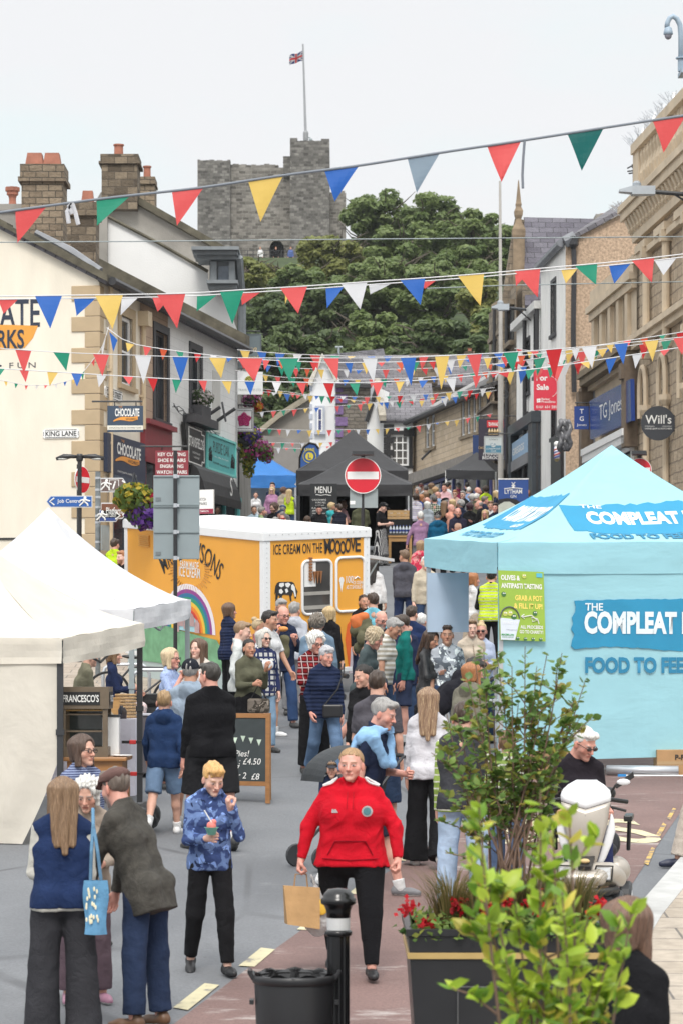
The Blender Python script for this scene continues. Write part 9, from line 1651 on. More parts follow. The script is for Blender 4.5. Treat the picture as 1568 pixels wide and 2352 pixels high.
Q(1165,1700,'child in a green and white striped top and jeans hidden among the shrub stems',20,1.45,d=23.5,sex='c',hair=('short',HL),top=('jumper',(.28,.40,.10),'stripes',(.68,.7,.6)),bottom=('straight',(.10,.15,.26),'denim'))
Q(1085,1512,'auburn-haired woman in a khaki jacket leaning towards the stall counter',35,1.66,sex='f',d=29.5,hair=('bob',HR),top=('jacket',(.20,.19,.15)),bottom=('straight',K),lean=12,hood=True,bw=1.08)
Q(1090,1480,'man in a black hoodie bending far over the stall counter',78,1.80,d=31.3,hair=('short',HD),top=('hoodie',(.016,.016,.022)),bottom=('straight',K),lean=48,hp=15,arms=('dangle','dangle'),bw=1.15)
Q(990,1450,'young woman with long chestnut hair in a black leather jacket and striped skirt',118,1.67,sex='f',hair=('long',HB,(.20,.10,.06)),top=('jacket',(.02,.02,.022),'leather'),bottom=('skirt',(.03,.03,.035),'finestripes',(.25,.25,.25)),hp=16,hy=12,arms=('cross','cross'),skin='tan')
Q(922,1412,'bald bearded man in a green and black jumper and denim shorts',-95,1.79,hair=('buzz',HB),top=('jumper',(.012,.014,.016),'two',(.01,.17,.15)),bottom=('shorts',(.03,.04,.08),'denim'),hp=8,beard=(.04,.03,.025),skin='pink')
Q(903,1424,'grey-haired man in a beige and white striped polo shirt looking down',112,1.78,hair=('short',HG),top=('tee',(.42,.38,.31),'stripes',(.72,.70,.66)),bottom=('straight',DN),hp=26,lean=8,skin='tan',belly=.4)
Q(925,1432,'person in a long navy jacket between the striped polo man and the green jumper man',8,1.72,d=38.8,hair=('short',HG),top=('coat',(.025,.035,.08)),bottom=('straight',DN))
Q(860,1446,'tousled fair-haired man in a slate shirt with grey rucksack straps',112,1.76,hair=('mop',(.46,.37,.25)),top=('shirt',(.08,.105,.11)),bottom=('shorts',GY),hp=22,lean=10,skin='pink',legs='walk')
Q(875,1404,'bald man with glasses and grey beard in a navy jacket',160,1.78,hair=('fringe',HG),top=('jacket',NV),glasses='clear',beard=(.3,.27,.25),hp=14,hy=-12,skin='pink')
g_=Q(856,1363,'dark-haired man in a cyan shirt wearing a big green and orange rucksack',14,1.80,hair=('short',HB),top=('shirt',(.20,.55,.68)),bottom=('shorts',BG),hy=-40)
bpk=Zh('rucksack','olive green rucksack with an orange top on the back of the cyan shirt man','rucksack',g_['M'](g_['T']((-.12,-.25,.24))));bpk.rotation_euler=(0,R(-8),R(-20));OLB=mat((.10,.095,.05),.8,.2,8,bmp=.4,bs=15,name='rucksack_cloth')
v_,q_=sdf([('+',cap((-.09,0,-.25),(.09,0,-.25),.10)),('+',cap((-.1,0,.02),(.1,0,.02),.11)),('+',cap((-.08,0,.14),(.08,0,.14),.09)),('+',ell((.02,-.13,-.12),(.10,.06,.11)))],.014,.05,.008,30,2);nobj('pack',v_,q_,OLB,bpk);v_,q_=sdf([('+',cap((-.09,-.01,.2),(.07,-.01,.22),.085)),('+',ell((-.05,-.06,.12),(.1,.06,.1)))],.014,.05,.008,30,3);nobj('top_pocket',v_,q_,mat((.55,.14,.03),.7,.15),bpk);Zq('strap',mat((.11,.11,.06),.8,.1),bpk,lambda m:[m.tube([(s*.09,.08,.12),(s*.11,.26,.2),(s*.1,.36,.05)],.022,6) for s in (-1,1)])
for i,row in enumerate([(835,1366,'dark-haired woman with sunglasses on her head beside the trailer corner',165,1.68,'f',('pony',HB),('jacket',K),{'glasses':'up'}),(758,1394,'blonde bob-haired woman in a black jacket looking at the trailer',35,1.66,'f',('bob',HY),('jacket',K),{'glasses':'clear'}),(729,1412,'man with curly grey hair in a denim jacket with a grey hood, back turned',8,1.79,'m',('curly',(.20,.17,.14)),('hoodie',(.15,.22,.30),'denim'),{'bw':1.12}),(726,1453,'white-haired man with glasses in a red checked shirt',160,1.75,'m',('mop',HW),('longshirt',(.28,.02,.025),'plaid',(.5,.4,.4)),{'glasses':'clear','hp':16,'skin':'pink','hy':-8}),(750,1486,'elderly woman with short grey hair in a navy padded coat and jeans',168,1.64,'f',('pixie',(.42,.42,.44)),('puffer',(.014,.022,.055),'quilt'),{'bottom':('straight',(.10,.16,.26),'denim'),'hy':-25,'hp':10,'arms':('down','pocket'),'legs':'walk'}),(651,1393,'balding man in an olive t-shirt and open navy jacket eating a pasty',160,1.80,'m',('fringe',HB),('open',NV),{'inner':((.16,.15,.09),),'arms':('chest','eat'),'bottom':('straight',(.03,.06,.14),'denim'),'glasses':'clear','hp':10,'belly':.5,'legs':'step','skin':'pink'}),(646,1377,'grey-haired man in glasses behind the balding pasty eater',165,1.78,'m',('short',HG),('jacket',GY),{'glasses':'clear','hp':12}),(677,1384,'person in a pale grey hoodie turned away beside the pasty eater',20,1.75,'m',('short',HG),('hoodie',(.50,.52,.58)),{}),(621,1404,'dark-haired man with pink sunglasses pushed up and a white t-shirt',120,1.78,'m',('short',HD),('tee',WH),{'glasses':'up','skin':'tan','bottom':('shorts',GY),'shoe':(.7,.7,.7)}),(607,1447,'woman with a white bob and a navy and white crochet cardigan',150,1.63,'f',('bob',(.52,.50,.46)),('open',(.03,.04,.11),'crochet',(.62,.62,.6)),{'inner':(WH,),'bottom':('slim',(.24,.36,.50),'denim'),'glasses':'sun','arms':('down','down')}),(596,1422,'fair-haired woman with sunglasses on her head behind the crochet cardigan',95,1.66,'f',('bun',(.45,.34,.2)),('shirt',(.6,.45,.42),'dots',(.3,.1,.1)),{'glasses':'up'}),(557,1428,'young man with a short fair crop in a white zip sports top',95,1.80,'m',('buzz',(.25,.16,.09)),('jumper',(.66,.69,.68)),{'bottom':('joggers',K),'arms':('down','pocket'),'hp':10}),(528,1386,'woman with brown wavy hair in a navy padded jacket, turned towards the trailer',62,1.68,'f',('bob',(.13,.075,.045)),('puffer',(.016,.024,.06),'quilt'),{'bottom':('slim',K)}),(573,1468,'dark-haired woman in an olive jacket and long black skirt holding her face',150,1.62,'f',('pony',HD),('jacket',OLV),{'bottom':('skirt',K),'arms':('strap','hold'),'skin':'tan'}),(454,1468,'young woman with long brown hair and a cream cardigan smiling beside the stall pole',196,1.66,'f',('long',(.12,.07,.045)),('open',(.66,.60,.54)),{'inner':(WH,),'hy':15}),(394,1490,'blonde bob-haired woman with glasses in a blue spotted dress eating',112,1.64,'f',('bob',(.56,.44,.28)),('dress',(.015,.08,.38),'dots',(.4,.5,.75)),{'glasses':'clear','arms':('down','eat'),'bw':1.12,'skin':'pink'}),(438,1516,'man in a black cap and pale blue grey hooded jacket, back turned',14,1.76,'m',('crop',HG),('hoodie',(.32,.40,.50)),{'hat':('cap',(.02,.022,.03)),'bottom':('shorts',(.16,.42,.72)),'bw':1.15}),(482,1523,'dark-haired man in a plain black jumper and black shorts, back turned',-22,1.83,'m',('crop',(.04,.035,.03)),('jumper',(.010,.010,.012)),{'bottom':('shorts',(.016,.016,.018),'denim'),'bw':1.27,'hy':-25,'legs':'step'}),(377,1587,'fair-haired boy in a navy and olive waterproof and denim shorts, back turned',4,1.50,'c',('crop',(.34,.22,.11)),('jacket',(.115,.115,.075),'two',(.02,.045,.12)),{'hood':1,'bottom':('shorts',(.13,.20,.31),'denim'),'shoe':(.7,.7,.7),'legs':'walk2'}),(280,1266,'bearded ginger man in black walking past the chocolate shop door',205,1.76,'m',('short',HR),('jacket',K),{'beard':(.25,.1,.04),'hy':25}),(264,1238,'person in a yellow high visibility vest at the chocolate shop window',20,1.72,'m',('short',HB),('vest',(.50,.70,.03)),{'inner':(K,)}),(928,1264,'man in a dark grey hoodie and jeans walking away up the street',12,1.80,'m',('short',(.16,.10,.06)),('hoodie',(.085,.085,.105)),{'bottom':('straight',(.022,.035,.085),'denim'),'hy':-50,'bw':1.1}),(858,1286,'woman with long black hair in a white hoodie beside the trailer flap',18,1.66,'f',('long',HD),('hoodie',WH),{'bottom':('slim',K)}),(966,1242,'fair-haired woman in a red patterned jacket with a cream hood',8,1.64,'f',('bob',(.32,.21,.12)),('hoodie',(.6,.04,.09),'camo',(.7,.3,.3)),{}),(976,1279,'white-haired person in a beige jacket beside the open end of the blue stall',172,1.74,'m',('short',HW),('jacket',(.54,.48,.38)),{'bottom':('straight',DN,'denim')}),(945,1392,'dark-haired man in a navy polo shirt with a pale collar, back turned',14,1.76,'m',('crop',HB),('tee',(.02,.035,.10)),{'bw':1.08}),(967,1411,'white-haired head just left of the blue stall pole',20,1.62,'f',('pixie',HW),('tee',(.3,.1,.2)),{}),(1087,1316,'woman in a white blouse and beige skirt beyond the blue stall panel',80,1.68,'f',('bob',HR),('longshirt',WH),{'bottom':('skirt',(.45,.38,.30))}),(1128,1308,'guard in black with a banded yellow high visibility vest behind the stall leg',8,1.84,'m',('short',HD),('vest',(.55,.72,.03),'thinstripes',(.4,.41,.43)),{'inner':(K,),'bottom':('straight',K),'bw':1.15}),(1104,1430,'blonde woman in sunglasses and pale blue shirt serving inside the blue stall',178,1.66,'f',('bun',HY),('longshirt',(.5,.56,.72)),{'glasses':'sun','arms':('hold','hold')}),(1082,1424,'person in a cream top with an orange strap behind the hanging panel',170,1.70,'f',('short',HL),('shirt',(.62,.52,.42)),{}),(1026,1436,'person in a pale grey printed t-shirt behind the chestnut-haired woman',175,1.74,'m',('short',HB),('tee',(.5,.53,.58),'camo',(.15,.17,.2)),{}),(558,1122,'grey-haired man in a black jacket under the black awning',95,1.74,'m',('short',HG),('jacket',K),{}),(588,1130,'girl in a white t-shirt with black sleeves and printed letters',178,1.52,'f',('pony',HD),('tee',WH),{}),(625,1119,'woman in sunglasses and a mauve padded jacket',182,1.68,'f',('bob',HY),('puffer',(.42,.22,.36),'quilt'),{'glasses':'sun','arms':('hold','pocket')}),(626,1108,'dark-haired man in navy standing behind the mauve jacket',185,1.82,'m',('short',HB),('tee',NV),{}),(652,1120,'woman with curly brown hair and cream top before the blue stall',20,1.70,'f',('curly',(.13,.07,.05)),('jumper',BG),{}),(665,1124,'woman with long blonde hair in a yellow high visibility vest by the blue stall',30,1.68,'f',('long',HY),('vest',(.55,.72,.03)),{'inner':(GY,)}),(584,1162,'smiling dark-haired woman in a pale denim jacket with sunglasses on her head',178,1.66,'f',('pony',HD),('open',(.40,.50,.58),'denim'),{'inner':(K,),'glasses':'up','skin':'olive','bw':1.1}),(602,1165,'person with short brindled grey hair in profile beside the denim jacket',80,1.66,'f',('pixie',(.24,.22,.2)),('jacket',(.3,.4,.2)),{}),(629,1156,'bearded man with glasses in a black jacket with a lanyard',208,1.80,'m',('mop',(.09,.055,.04)),('jacket',K),{'glasses':'clear','beard':(.10,.06,.04),'hy':15,'hp':8}),(645,1172,'man in a dark blue flat cap and red checked shirt',-70,1.72,'m',('fringe',HG),('longshirt',(.40,.02,.025),'plaid',(.05,.05,.05)),{'hat':('flatcap',(.035,.05,.09)),'hp':18,'lean':8}),(650,1160,'person in a plain blue flat cap behind the red checked shirt',20,1.70,'m',('short',HG),('jacket',GY),{'hat':('flatcap',(.06,.09,.18))}),(633,1188,'top of a grey-haired head just above the trailer roof',10,1.70,'m',('crop',HG),('tee',GY),{}),(706,1186,'person in a faded brown baseball cap just above the trailer roof',5,1.72,'m',('short',HB),('tee',GY),{'hat':('cap',(.10,.07,.055))}),(532,1142,'person in a white t-shirt half hidden at the teal shopfront',100,1.74,'m',('short',HB),('tee',WH),{}),(762,1155,'blonde person in a turquoise and grey anorak at the black stall',70,1.70,'f',('pixie',HY),('hoodie',(.05,.42,.45)),{}),(778,1158,'dark-haired man in a navy padded gilet over white striped sleeves',-10,1.74,'m',('short',HB),('puffer',(.02,.022,.035),'quilt'),{'sleeve':'none','hy':-30}),(789,1150,'person with long brown hair and a pink top at the black stall',60,1.72,'f',('bob',(.16,.09,.06)),('tee',(.6,.35,.38)),{}),(733,1160,'stallholder in a striped apron in the dark behind the menu board',170,1.74,'m',('short',HD),('tee',K),{'bottom':('skirt',(.03,.03,.04),'vstripes',(.5,.5,.5)),'hp':15}),(828,1148,'person in a long olive parka behind the no entry post',12,1.80,'m',('short',HB),('coat',(.09,.095,.055)),{'bw':1.15}),(879,1156,'stallholder in a black cap and striped apron working at the pine table',120,1.76,'m',('short',HD),('tee',K),{'hp':25,'arms':('hold','hold'),'hat':('cap',K),'bottom':('skirt',(.02,.02,.025),'vstripes',(.55,.55,.55))}),(965,1176,'white-haired person in a mauve jumper, nearest the black stall corner',-4,1.72,'m',('pixie',HW),('jumper',(.34,.20,.33)),{'bw':1.08,'arms':(((.5,.05,-1),(.2,.1,-1)),'down')}),(1005,1175,'person in a black cap and petrol blue anorak, back turned',2,1.74,'m',('crop',HG),('hoodie',(.008,.10,.20)),{'hat':('cap',K),'bw':1.14}),(1051,1166,'bald man with a ginger beard in a navy hooded jacket facing the camera',182,1.78,'m',('bald',HR),('open',(.025,.024,.045)),{'inner':((.55,.36,.27),),'beard':(.35,.2,.13),'skin':'pink','hood':1,'bw':1.1}),(1036,1158,'bald man in a salmon pink hoodie turned right',85,1.76,'m',('bald',HG),('hoodie',(.70,.34,.25)),{'skin':'pink'}),(1078,1156,'woman with dark plum hair in a black top, back turned',5,1.68,'f',('mop',(.04,.012,.02)),('jumper',K),{}),(1113,1171,'girl with long fair hair and glasses in a brown top',192,1.60,'f',('long',HY),('shirt',(.06,.035,.035)),{'glasses':'clear'}),(1137,1156,'brown-haired man in a dark suit jacket and white shirt looking left',215,1.78,'m',('short',HB),('open',NV),{'inner':(WH,),'skin':'pink'}),(1126,1151,'youth with a brown fringe beside the man in the suit jacket',200,1.76,'m',('pixie',HL),('tee',WH),{}),(997,1139,'dark-haired man in a green and white checked shirt, back turned',4,1.80,'m',('short',(.10,.09,.08)),('longshirt',(.06,.09,.05),'check',(.6,.62,.55)),{'bw':1.1}),(980,1152,'woman with straight white hair left of the checked shirt',6,1.66,'f',('bob',HW),('jacket',(.4,.45,.5)),{}),(955,1135,'dark curly-haired woman in a lilac striped top by the stall corner',10,1.68,'f',('mop',HB),('tee',(.55,.5,.66),'stripes',WH),{}),(958,1119,'grey-haired person in dark glasses facing the camera by the stall',196,1.72,'f',('bob',HG),('shirt',(.5,.5,.5)),{'glasses':'clear'}),(968,1136,'copper-haired woman in profile near the striped top',95,1.66,'f',('bob',HR),('jacket',(.03,.08,.3)),{}),(981,1142,'bald sunburnt head left of the checked shirt man',60,1.70,'m',('bald',HG),('tee',(.5,.2,.25)),{'skin':'pink'}),(1020,1151,'woman with long straight brown hair and black top behind the petrol anorak',12,1.66,'f',('long',HL),('tee',K),{}),(1021,1143,'man in a black flat cap turned left',-60,1.70,'m',('fringe',HG),('shirt',(.25,.4,.6)),{'hat':('flatcap',K)}),(1039,1147,'blonde highlighted head behind the salmon hoodie',15,1.66,'f',('bob',HY),('tee',GY),{}),(1056,1149,'woman with thick grey curls behind the bald bearded man',-40,1.68,'f',('curly',(.38,.37,.36)),('jacket',NV),{}),(1020,1111,'tall dark-haired man in a pale pink t-shirt with dark straps',190,1.84,'m',('short',HB),('tee',(.68,.42,.45)),{'hy':20}),(1044,1126,'ginger woman in sunglasses right of the pink t-shirt',188,1.70,'f',('pixie',HR),('tee',(.6,.4,.35)),{'glasses':'sun'}),(1062,1128,'grey-haired man in square glasses looking left',215,1.74,'m',('short',HG),('jacket',K),{'glasses':'clear'}),(1076,1119,'white-haired person in a pale blue shirt, back turned, far up the street',4,1.70,'m',('short',HW),('tee',(.3,.42,.68)),{}),(1097,1119,'bald man in an orange top in profile, far up the street',95,1.80,'m',('bald',HR),('tee',(.5,.12,.04)),{'beard':(.3,.15,.1),'skin':'pink'}),(1115,1117,'person with wild dark curls in a high visibility jacket',10,1.76,'f',('curly',HB),('jacket',(.55,.75,.04)),{}),(1140,1127,'woman in a white cap and navy scarf beside the gin banner',100,1.70,'f',('bob',HY),('jacket',NV),{'hat':('cap',WH)}),(1084,1135,'white-haired head above the black top, left of two',10,1.70,'m',('mop',(.5,.49,.47)),('jacket',GY),{}),(1094,1134,'white-haired head above the black top, right of two',30,1.72,'m',('short',HW),('jacket',OLV),{}),(1113,1140,'greying brown-haired man turned right beside the suited man',70,1.76,'m',('crop',(.14,.11,.09)),('jacket',NV),{'skin':'pink'}),(1099,1149,'balding man in black looking left',-85,1.78,'m',('fringe',HG),('jumper',K),{'skin':'pink'}),(1052,1109,'person in a grey cap and raspberry jacket at the back of the crowd',5,1.72,'m',('crop',HG),('jacket',(.45,.05,.15)),{'hat':('cap',(.2,.21,.23))}),(1029,1108,'dark-haired head and white collar at the back of the crowd',60,1.76,'m',('short',HD),('tee',WH),{}),(990,1110,'fair brown curly head at the back of the crowd',20,1.72,'f',('mop',HL),('jacket',(.3,.25,.15)),{}),(977,1115,'greying dark head and black jacket at the back of the crowd',12,1.70,'m',('short',(.09,.085,.08)),('jacket',K),{}),(999,1119,'wavy strawberry blonde head in the crowd',10,1.68,'f',('mop',(.45,.28,.14)),('tee',GY),{}),(1005,1129,'bald pink head over a pale blue hood',40,1.74,'m',('bald',HG),('hoodie',(.3,.45,.66)),{'skin':'pink'}),(966,1111,'person in a dark red cap at the far left of the crowd',190,1.72,'m',('short',HB),('tee',WH),{'hat':('cap',(.12,.03,.03))}),(978,1130,'light brown bob in the crowd above the copper-haired woman',8,1.66,'f',('bob',HL),('tee',GY),{}),(1072,1108,'man with a dark quiff at the back of the crowd under the black stall',12,1.76,'m',('quiff',HD),('jacket',K),{}),(1110,1124,'dark-haired head under the wild curls',8,1.64,'m',('mop',HD),('jacket',OLV),{}),(1197,1129,'man in a black cap and mauve jacket in front of the gin banner',4,1.78,'m',('crop',HG),('jacket',(.22,.15,.27)),{'hat':('cap',K),'bw':1.1}),(1177,1160,'person in a black cap peeking above the blue roof',60,1.70,'m',('short',HD),('tee',K),{'hat':('cap',K)}),(1240,1113,'bald guard in a bright high visibility jacket, left of two',8,1.84,'m',('buzz',(.3,.22,.16)),('jacket',(.55,.75,.04)),{}),(1256,1113,'second guard with dark cropped hair and a black collar',12,1.84,'m',('buzz',HB),('jacket',(.55,.75,.04)),{}),(1250,1125,'fair straight-haired head in front of the guards',20,1.66,'f',('bob',HY),('tee',GY),{}),(1239,1131,'grey curly head just above the blue roof',15,1.64,'f',('curly',HG),('tee',GY),{}),(1217,1127,'red curly head right of the gin banner',10,1.70,'f',('curly',HR),('tee',NV),{}),(1226,1126,'short brown head right of the red curls',40,1.72,'m',('crop',HL),('tee',K),{}),]):
	u,v,lab,yaw,h,sx,hair,top,kw=row;rr=random.Random(i);kw=dict(kw);kw.setdefault('bottom',rr.choice([('straight',DN,'denim'),('straight',K),('straight',GY),('slim',NV)]));kw.setdefault('skin',rr.choice(['fair','fair','pink','tan','pale']));kw.setdefault('arms',rr.choice([('down','down'),('pocket','down'),('down','hold'),('walkf','walkb'),('cross','cross')]));kw.setdefault('hy',rr.uniform(-12,12));rec=Q(u,v,lab,yaw,h,sex=sx,hair=hair,top=top,**kw)
	if 'pasty' in lab and 'bald' in lab and 'behind' not in lab:pa=Zh('pasty','golden pasty held up by the balding man in the navy jacket','food',rec['M'](rec['A'][1][2]+V3(-.05,.08,.05)));Zq('crust',mat((.6,.25,.06),.6,.2,20),pa,lambda m:m.ball((0,0,0),.075,.04,.04),smooth=True)
	if 'navy padded coat' in lab:cb=Zh('crossbody_bag','small black shoulder bag of the elderly woman in the navy padded coat','bag',rec['M'](V3(-.05,.20,.84)));Zq('bag',mat(K,.4,.1),cb,lambda m:m.box(-.12,.12,-.03,.03,-.09,.07),bevel=.02);Zq('strap',mat(K,.5,.1),cb,lambda m:m.tube([(-.1,0,.05),(.06,-.02,.25),(.13,.05,.45),(.14,.12,.56)],.01,5))
	if 'black skirt holding' in lab:cb=Zh('handbag','snakeskin handbag carried by the dark-haired woman in the olive jacket','bag',rec['M'](V3(-.02,.22,.80)));Zq('bag',cloth((.22,.19,.16),'camo',(.07,.06,.05)),cb,lambda m:m.box(-.14,.14,-.05,.05,-.1,.08),bevel=.03);Zq('strap',mat(K,.5,.1),cb,lambda m:m.tube([(-.1,0,.07),(0,0,.25),(.1,0,.07)],.01,5))
Q(205,0,'seated visitor in a khaki jacket on the low wall under the cream canopy',70,1.76,d=37.3,hair=('short',HG),top=('jacket',(.20,.19,.13)),bottom=('straight',(.04,.045,.06)),legs='sit',seatz=.45,lean=14,arms=('lap','lap'))
Q(262,0,'seated visitor in a navy jacket and red spotted skirt beside the khaki jacket',85,1.64,d=38.2,sex='f',hair=('bob',HL),top=('jacket',(.02,.03,.08)),bottom=('straight',(.6,.08,.06),'dots',(.7,.6,.6)),legs='sit',seatz=.45,arms=('lap','hold'))
Q(1612,0,'walker in beige trousers and navy shoes entering at the right edge',-90,1.76,d=25.6,hair=('short',HB),top=('jacket',NV),bottom=('straight',(.52,.46,.40)),legs='walk',shoe=(.02,.025,.05))
Q(1456,2022,'brown-haired woman in a black coat at the lower right corner, turned away',32,1.74,d=11.6,sex='f',hair=('bob',(.16,.09,.06)),top=('coat',(.012,.012,.014)),bottom=('straight',K),lean=14,hy=12)
for u,v,lab,tp_ in ((598,566,'castle visitor in a white top by the railing',WH),(634,573,'castle visitor in black before the castle doorway',K),(668,562,'castle visitor in blue at the edge of the trees',(.1,.15,.35))):Q(u,v,lab,180,1.7,d=236,hair=('short',HR),top=('jacket',tp_),bottom=('straight',K),raise_=P(0,612,236).z-G(236))
# ================================================================ mobility scooter and rider
def scooter():
	d=22.2;t=Zt('mobility_scooter','silver mobility scooter with wing mirrors facing the camera in front of the blue stall','scooter',(X(1352,d),d,G(d)),R(172));SV=mat((.46,.42,.37),.36,.05,metal=.4,name='silver_paint');SW=mat((.70,.71,.73),.25,.03,name='pale_silver');BKP=mat((.015,.015,.016),.4,.1,name='black_plastic_trim')
	def shell(nm,mm,rows,nc=10,bul=.07,th=.02):
		vs,fs=[],[]
		for z,x0,x1,y in rows:
			for j in range(nc+1):x=x0+(x1-x0)*j/nc;zc=z if not callable(z) else z(x);vs.append((x,y+bul*(1-(x/.24)**2),zc))
		for i in range(len(rows)-1):
			for j in range(nc):a=i*(nc+1)+j;fs.append((a,a+1,a+nc+2,a+nc+1))
		o=nobj(nm,vs,fs,mm,t);o.modifiers.new('thick','SOLIDIFY').thickness=th;return o
	vz=lambda z:(lambda x:z+abs(x)*.32)
	shell('tiller_cowl',SV,[(.47,-.06,.06,.43),(.56,-.085,.085,.47),(.70,-.125,.125,.50),(.84,-.165,.165,.50),(vz(.93),-.185,.185,.49),(vz(.965),-.19,.19,.48)]);shell('cowl_top',SW,[(vz(.972),-.19,.19,.478),(vz(1.01),-.195,.195,.47),(1.11,-.185,.185,.44),(1.15,-.14,.14,.41),(1.175,-.09,.09,.36),(1.18,-.08,.08,.28)])
	for s in (-1,1):shell('side_panel',SW,[(z,min(s*a,s*b),max(s*a,s*b),y) for z,a,b,y in ((.50,.075,.10,.43),(.58,.10,.15,.45),(.70,.135,.20,.465),(.80,.16,.225,.455),(.88,.185,.215,.45),(.93,.192,.20,.44))],4,.06)
	v,q=sdf([('+',cap((-.19,.56,.47),(.19,.56,.47),.085)),('+',cap((-.11,.70,.43),(.11,.70,.43),.06)),('+',cap((-.24,.48,.42),(.24,.48,.42),.08)),('cut',V3(0,0,.36),V3(0,0,-1))],.014,.08);nobj('front_body',v,q,SV,t)
	for s in (-1,1):lm=Zq('headlight',mat((.62,.64,.66),.12,.1),t,lambda m:m.hexa([(s*.13-.07,.665,.42),(s*.13+.07,.665,.42),(s*.13+.07,.58,.42),(s*.13-.07,.58,.42),(s*.15-.055,.66,.52),(s*.15+.055,.645,.52),(s*.15+.055,.57,.52),(s*.15-.055,.58,.52)]),bevel=.008);Zq('bezel',BKP,lm,lambda m:m.tube([(s*.13-.08,.67,.41),(s*.13+.08,.67,.41),(s*.155+.065,.65,.53),(s*.155-.065,.66,.53),(s*.13-.08,.67,.41)],.009,5))
	Zq('nose_panel',BKP,t,lambda m:m.hexa([(-.05,.70,.50),(.05,.70,.50),(.08,.52,.60),(-.08,.52,.60),(-.05,.71,.53),(.05,.71,.53),(.08,.53,.62),(-.08,.53,.62)]));Zq('nose_badge',T_GOLD,t,lambda m:m.ball((0,.66,.568),.04,.025,.02))
	Zq('bumper',BKP,t,lambda m:(m.tube([(-.24,.56,.34),(-.16,.72,.33),(.16,.72,.33),(.24,.56,.34)],.035,8),m.tube([(-.2,.6,.26),(-.12,.72,.25),(.12,.72,.25),(.2,.6,.26)],.025,8)),smooth=True)
	for x,y in ((-.24,.45),(.24,.45),(-.28,-.5),(.28,-.5)):
		m=MB();m.lathe([(.06,-.05),(.15,-.05),(.165,-.03),(.165,.03),(.15,.05),(.06,.05)],k=22);w=m.build('wheel',mt_dark,t);w.rotation_euler=(0,R(90),0);w.location=(x,y,.165);Zq('rim',mt_alu,w,lambda m:m.lathe([(.02,-.052),(.09,-.052),(.09,.052),(.02,.052)],k=16))
	Zq('floor',BKP,t,lambda m:m.box(-.26,.26,-.3,.45,.18,.25),bevel=.02);v,q=sdf([('+',cap((-.2,-.45,.42),(.2,-.45,.42),.12)),('+',cap((-.2,-.65,.4),(.2,-.65,.4),.11))],.018,.1);nobj('rear_body',v,q,SV,t)
	v,q=sdf([('+',cap((-.16,-.22,.60),(.16,-.22,.60),.06)),('+',cap((-.16,-.48,.60),(.16,-.48,.60),.06)),('+',cap((-.16,-.52,.68),(.16,-.52,.68),.055)),('+',cap((-.14,-.60,1.05),(.14,-.60,1.05),.055))],.016,.12);nobj('seat',v,q,mat(K,.5,.1),t)
	for s in (-1,1):Zq('armrest',BKP,t,lambda m:(m.box(s*.31-.035,s*.31+.035,-.52,-.12,.84,.89),m.tube([(s*.31,-.5,.86),(s*.30,-.5,.58)],.02,6)),bevel=.01);Zq('handlebar',BKP,t,lambda m:(m.tube([(s*.1,.38,1.05),(s*.2,.33,1.04),(s*.32,.26,1.02)],.018,8),m.tube([(s*.2,.36,.98),(s*.31,.32,.95)],.012,6)));mr_=Zq('mirror',BKP,t,lambda m:(m.tube([(s*.16,.38,1.05),(s*.24,.40,1.17)],.012,6),m.hexa([(s*.22,.40,1.16),(s*.24,.40,1.13),(s*.38,.38,1.22),(s*.37,.38,1.27),(s*.22,.44,1.16),(s*.24,.44,1.13),(s*.38,.42,1.22),(s*.37,.42,1.27)])),bevel=.012);Zq('mirror_back',SW,mr_,lambda m:m.ball((s*.295,.437,1.185),.055,.012,.026,12,6),smooth=True)
	Zq('chevron',SW,t,lambda m:m.tube([(-.155,.538,.84),(0,.575,.75),(.155,.538,.84)],.012,6));Zq('screw_cap',mt_dark,t,lambda m:(m.ball((0,.57,.92),.012),m.ball((0,.575,.86),.012)))
	return t
scooter()
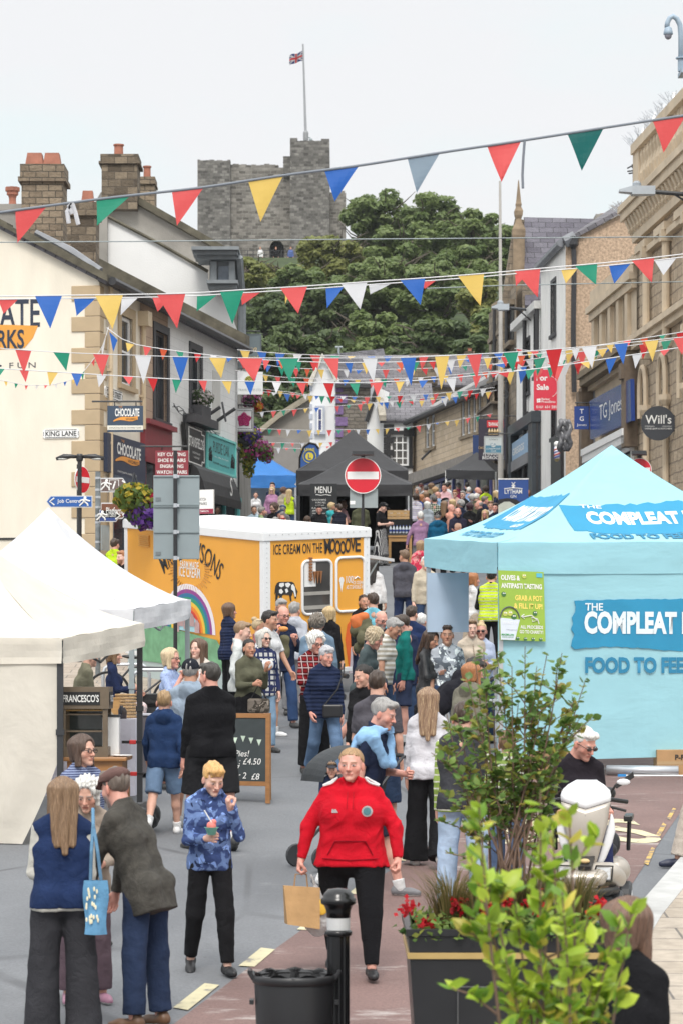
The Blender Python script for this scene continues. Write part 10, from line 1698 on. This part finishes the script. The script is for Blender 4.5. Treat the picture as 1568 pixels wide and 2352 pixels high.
rd=Q(1338,1703,'white-haired man in sunglasses and a dark jacket riding the mobility scooter',172,1.76,d=22.55,hair=('crop',HW),top=('jacket',(.022,.018,.024)),inner=((.35,.52,.68),),neck='v',bottom=('straight',(.03,.04,.12)),legs='sit',seatz=.68,glasses='sun',hp=26,hy=-32,arms=('push','push'),skin='pink',lean=6)
ly=Zt('green_lanyard','lime green ribbon round the neck of the scooter rider','lanyard',rd['M'](rd['T']((0,.12,.26))));Zq('ribbon',mat((.40,.60,.08),.6,.1),ly,lambda m:m.tube([(-.09,.06,.09),(-.06,-.03,.0),(0,-.05,-.05),(.06,-.03,.0),(.09,.06,.09)],.008,5))
dg_=Zt('dog','small white and grey dog looking back beyond the trailer flap','dog',(X(876,52),52,G(52)+.0));DW=mat((.62,.6,.56),.9,.2,9,bmp=.5,bs=60,name='dog_fur');k=.0
hz=P(0,1308,52).z-G(52)
v,q=sdf([('+',ell((0,.2,.42),(.11,.24,.14))),('+',cap((0,.02,.46),(0,-.08,.60),.075,.06)),('+',ell((0,-.12,.66),(.075,.085,.075))),('+',cap((0,-.16,.64),(.02,-.26,.60),.045,.032)),('+',cap((0,.42,.46),(0,.55,.62),.03,.015))]+[('+',cap((s*.07,y,.4),(s*.075,y+dy,.2),.045,.03)) for s in (-1,1) for y,dy in ((.05,0),(.36,.05))]+[('+',cap((s*.075,y,.2),(s*.075,y2,.03),.03,.028)) for s in (-1,1) for y,y2 in ((.05,.03),(.41,.36))],.014,.05,.006,60,4);nobj('body',v,q,DW,dg_)
for s in (-1,1):v,q=sdf([('+',ell((s*.075,-.1,.66),(.02,.035,.06)))],.01,.02);nobj('ear',v,q,mat((.05,.045,.04),.9,.1),dg_)
Zq('nose',mt_black,dg_,lambda m:m.ball((.02,-.285,.605),.018));Zq('lead',mt_dark,dg_,lambda m:m.tube([(0,-.02,.52),(-.3,.1,.5),(-.7,.2,.75)],.008,4))
islands({'console_bracket','columns','drainpipe','bird_spikes','surround','bracket','clamp','pouch_seams','drawstring','shoulder_stripes','maker_mark','strap','chevron','screw_cap','mirror','handle','quoins','gas_strut','rod','chalk_line','lead_flashing','seat'})
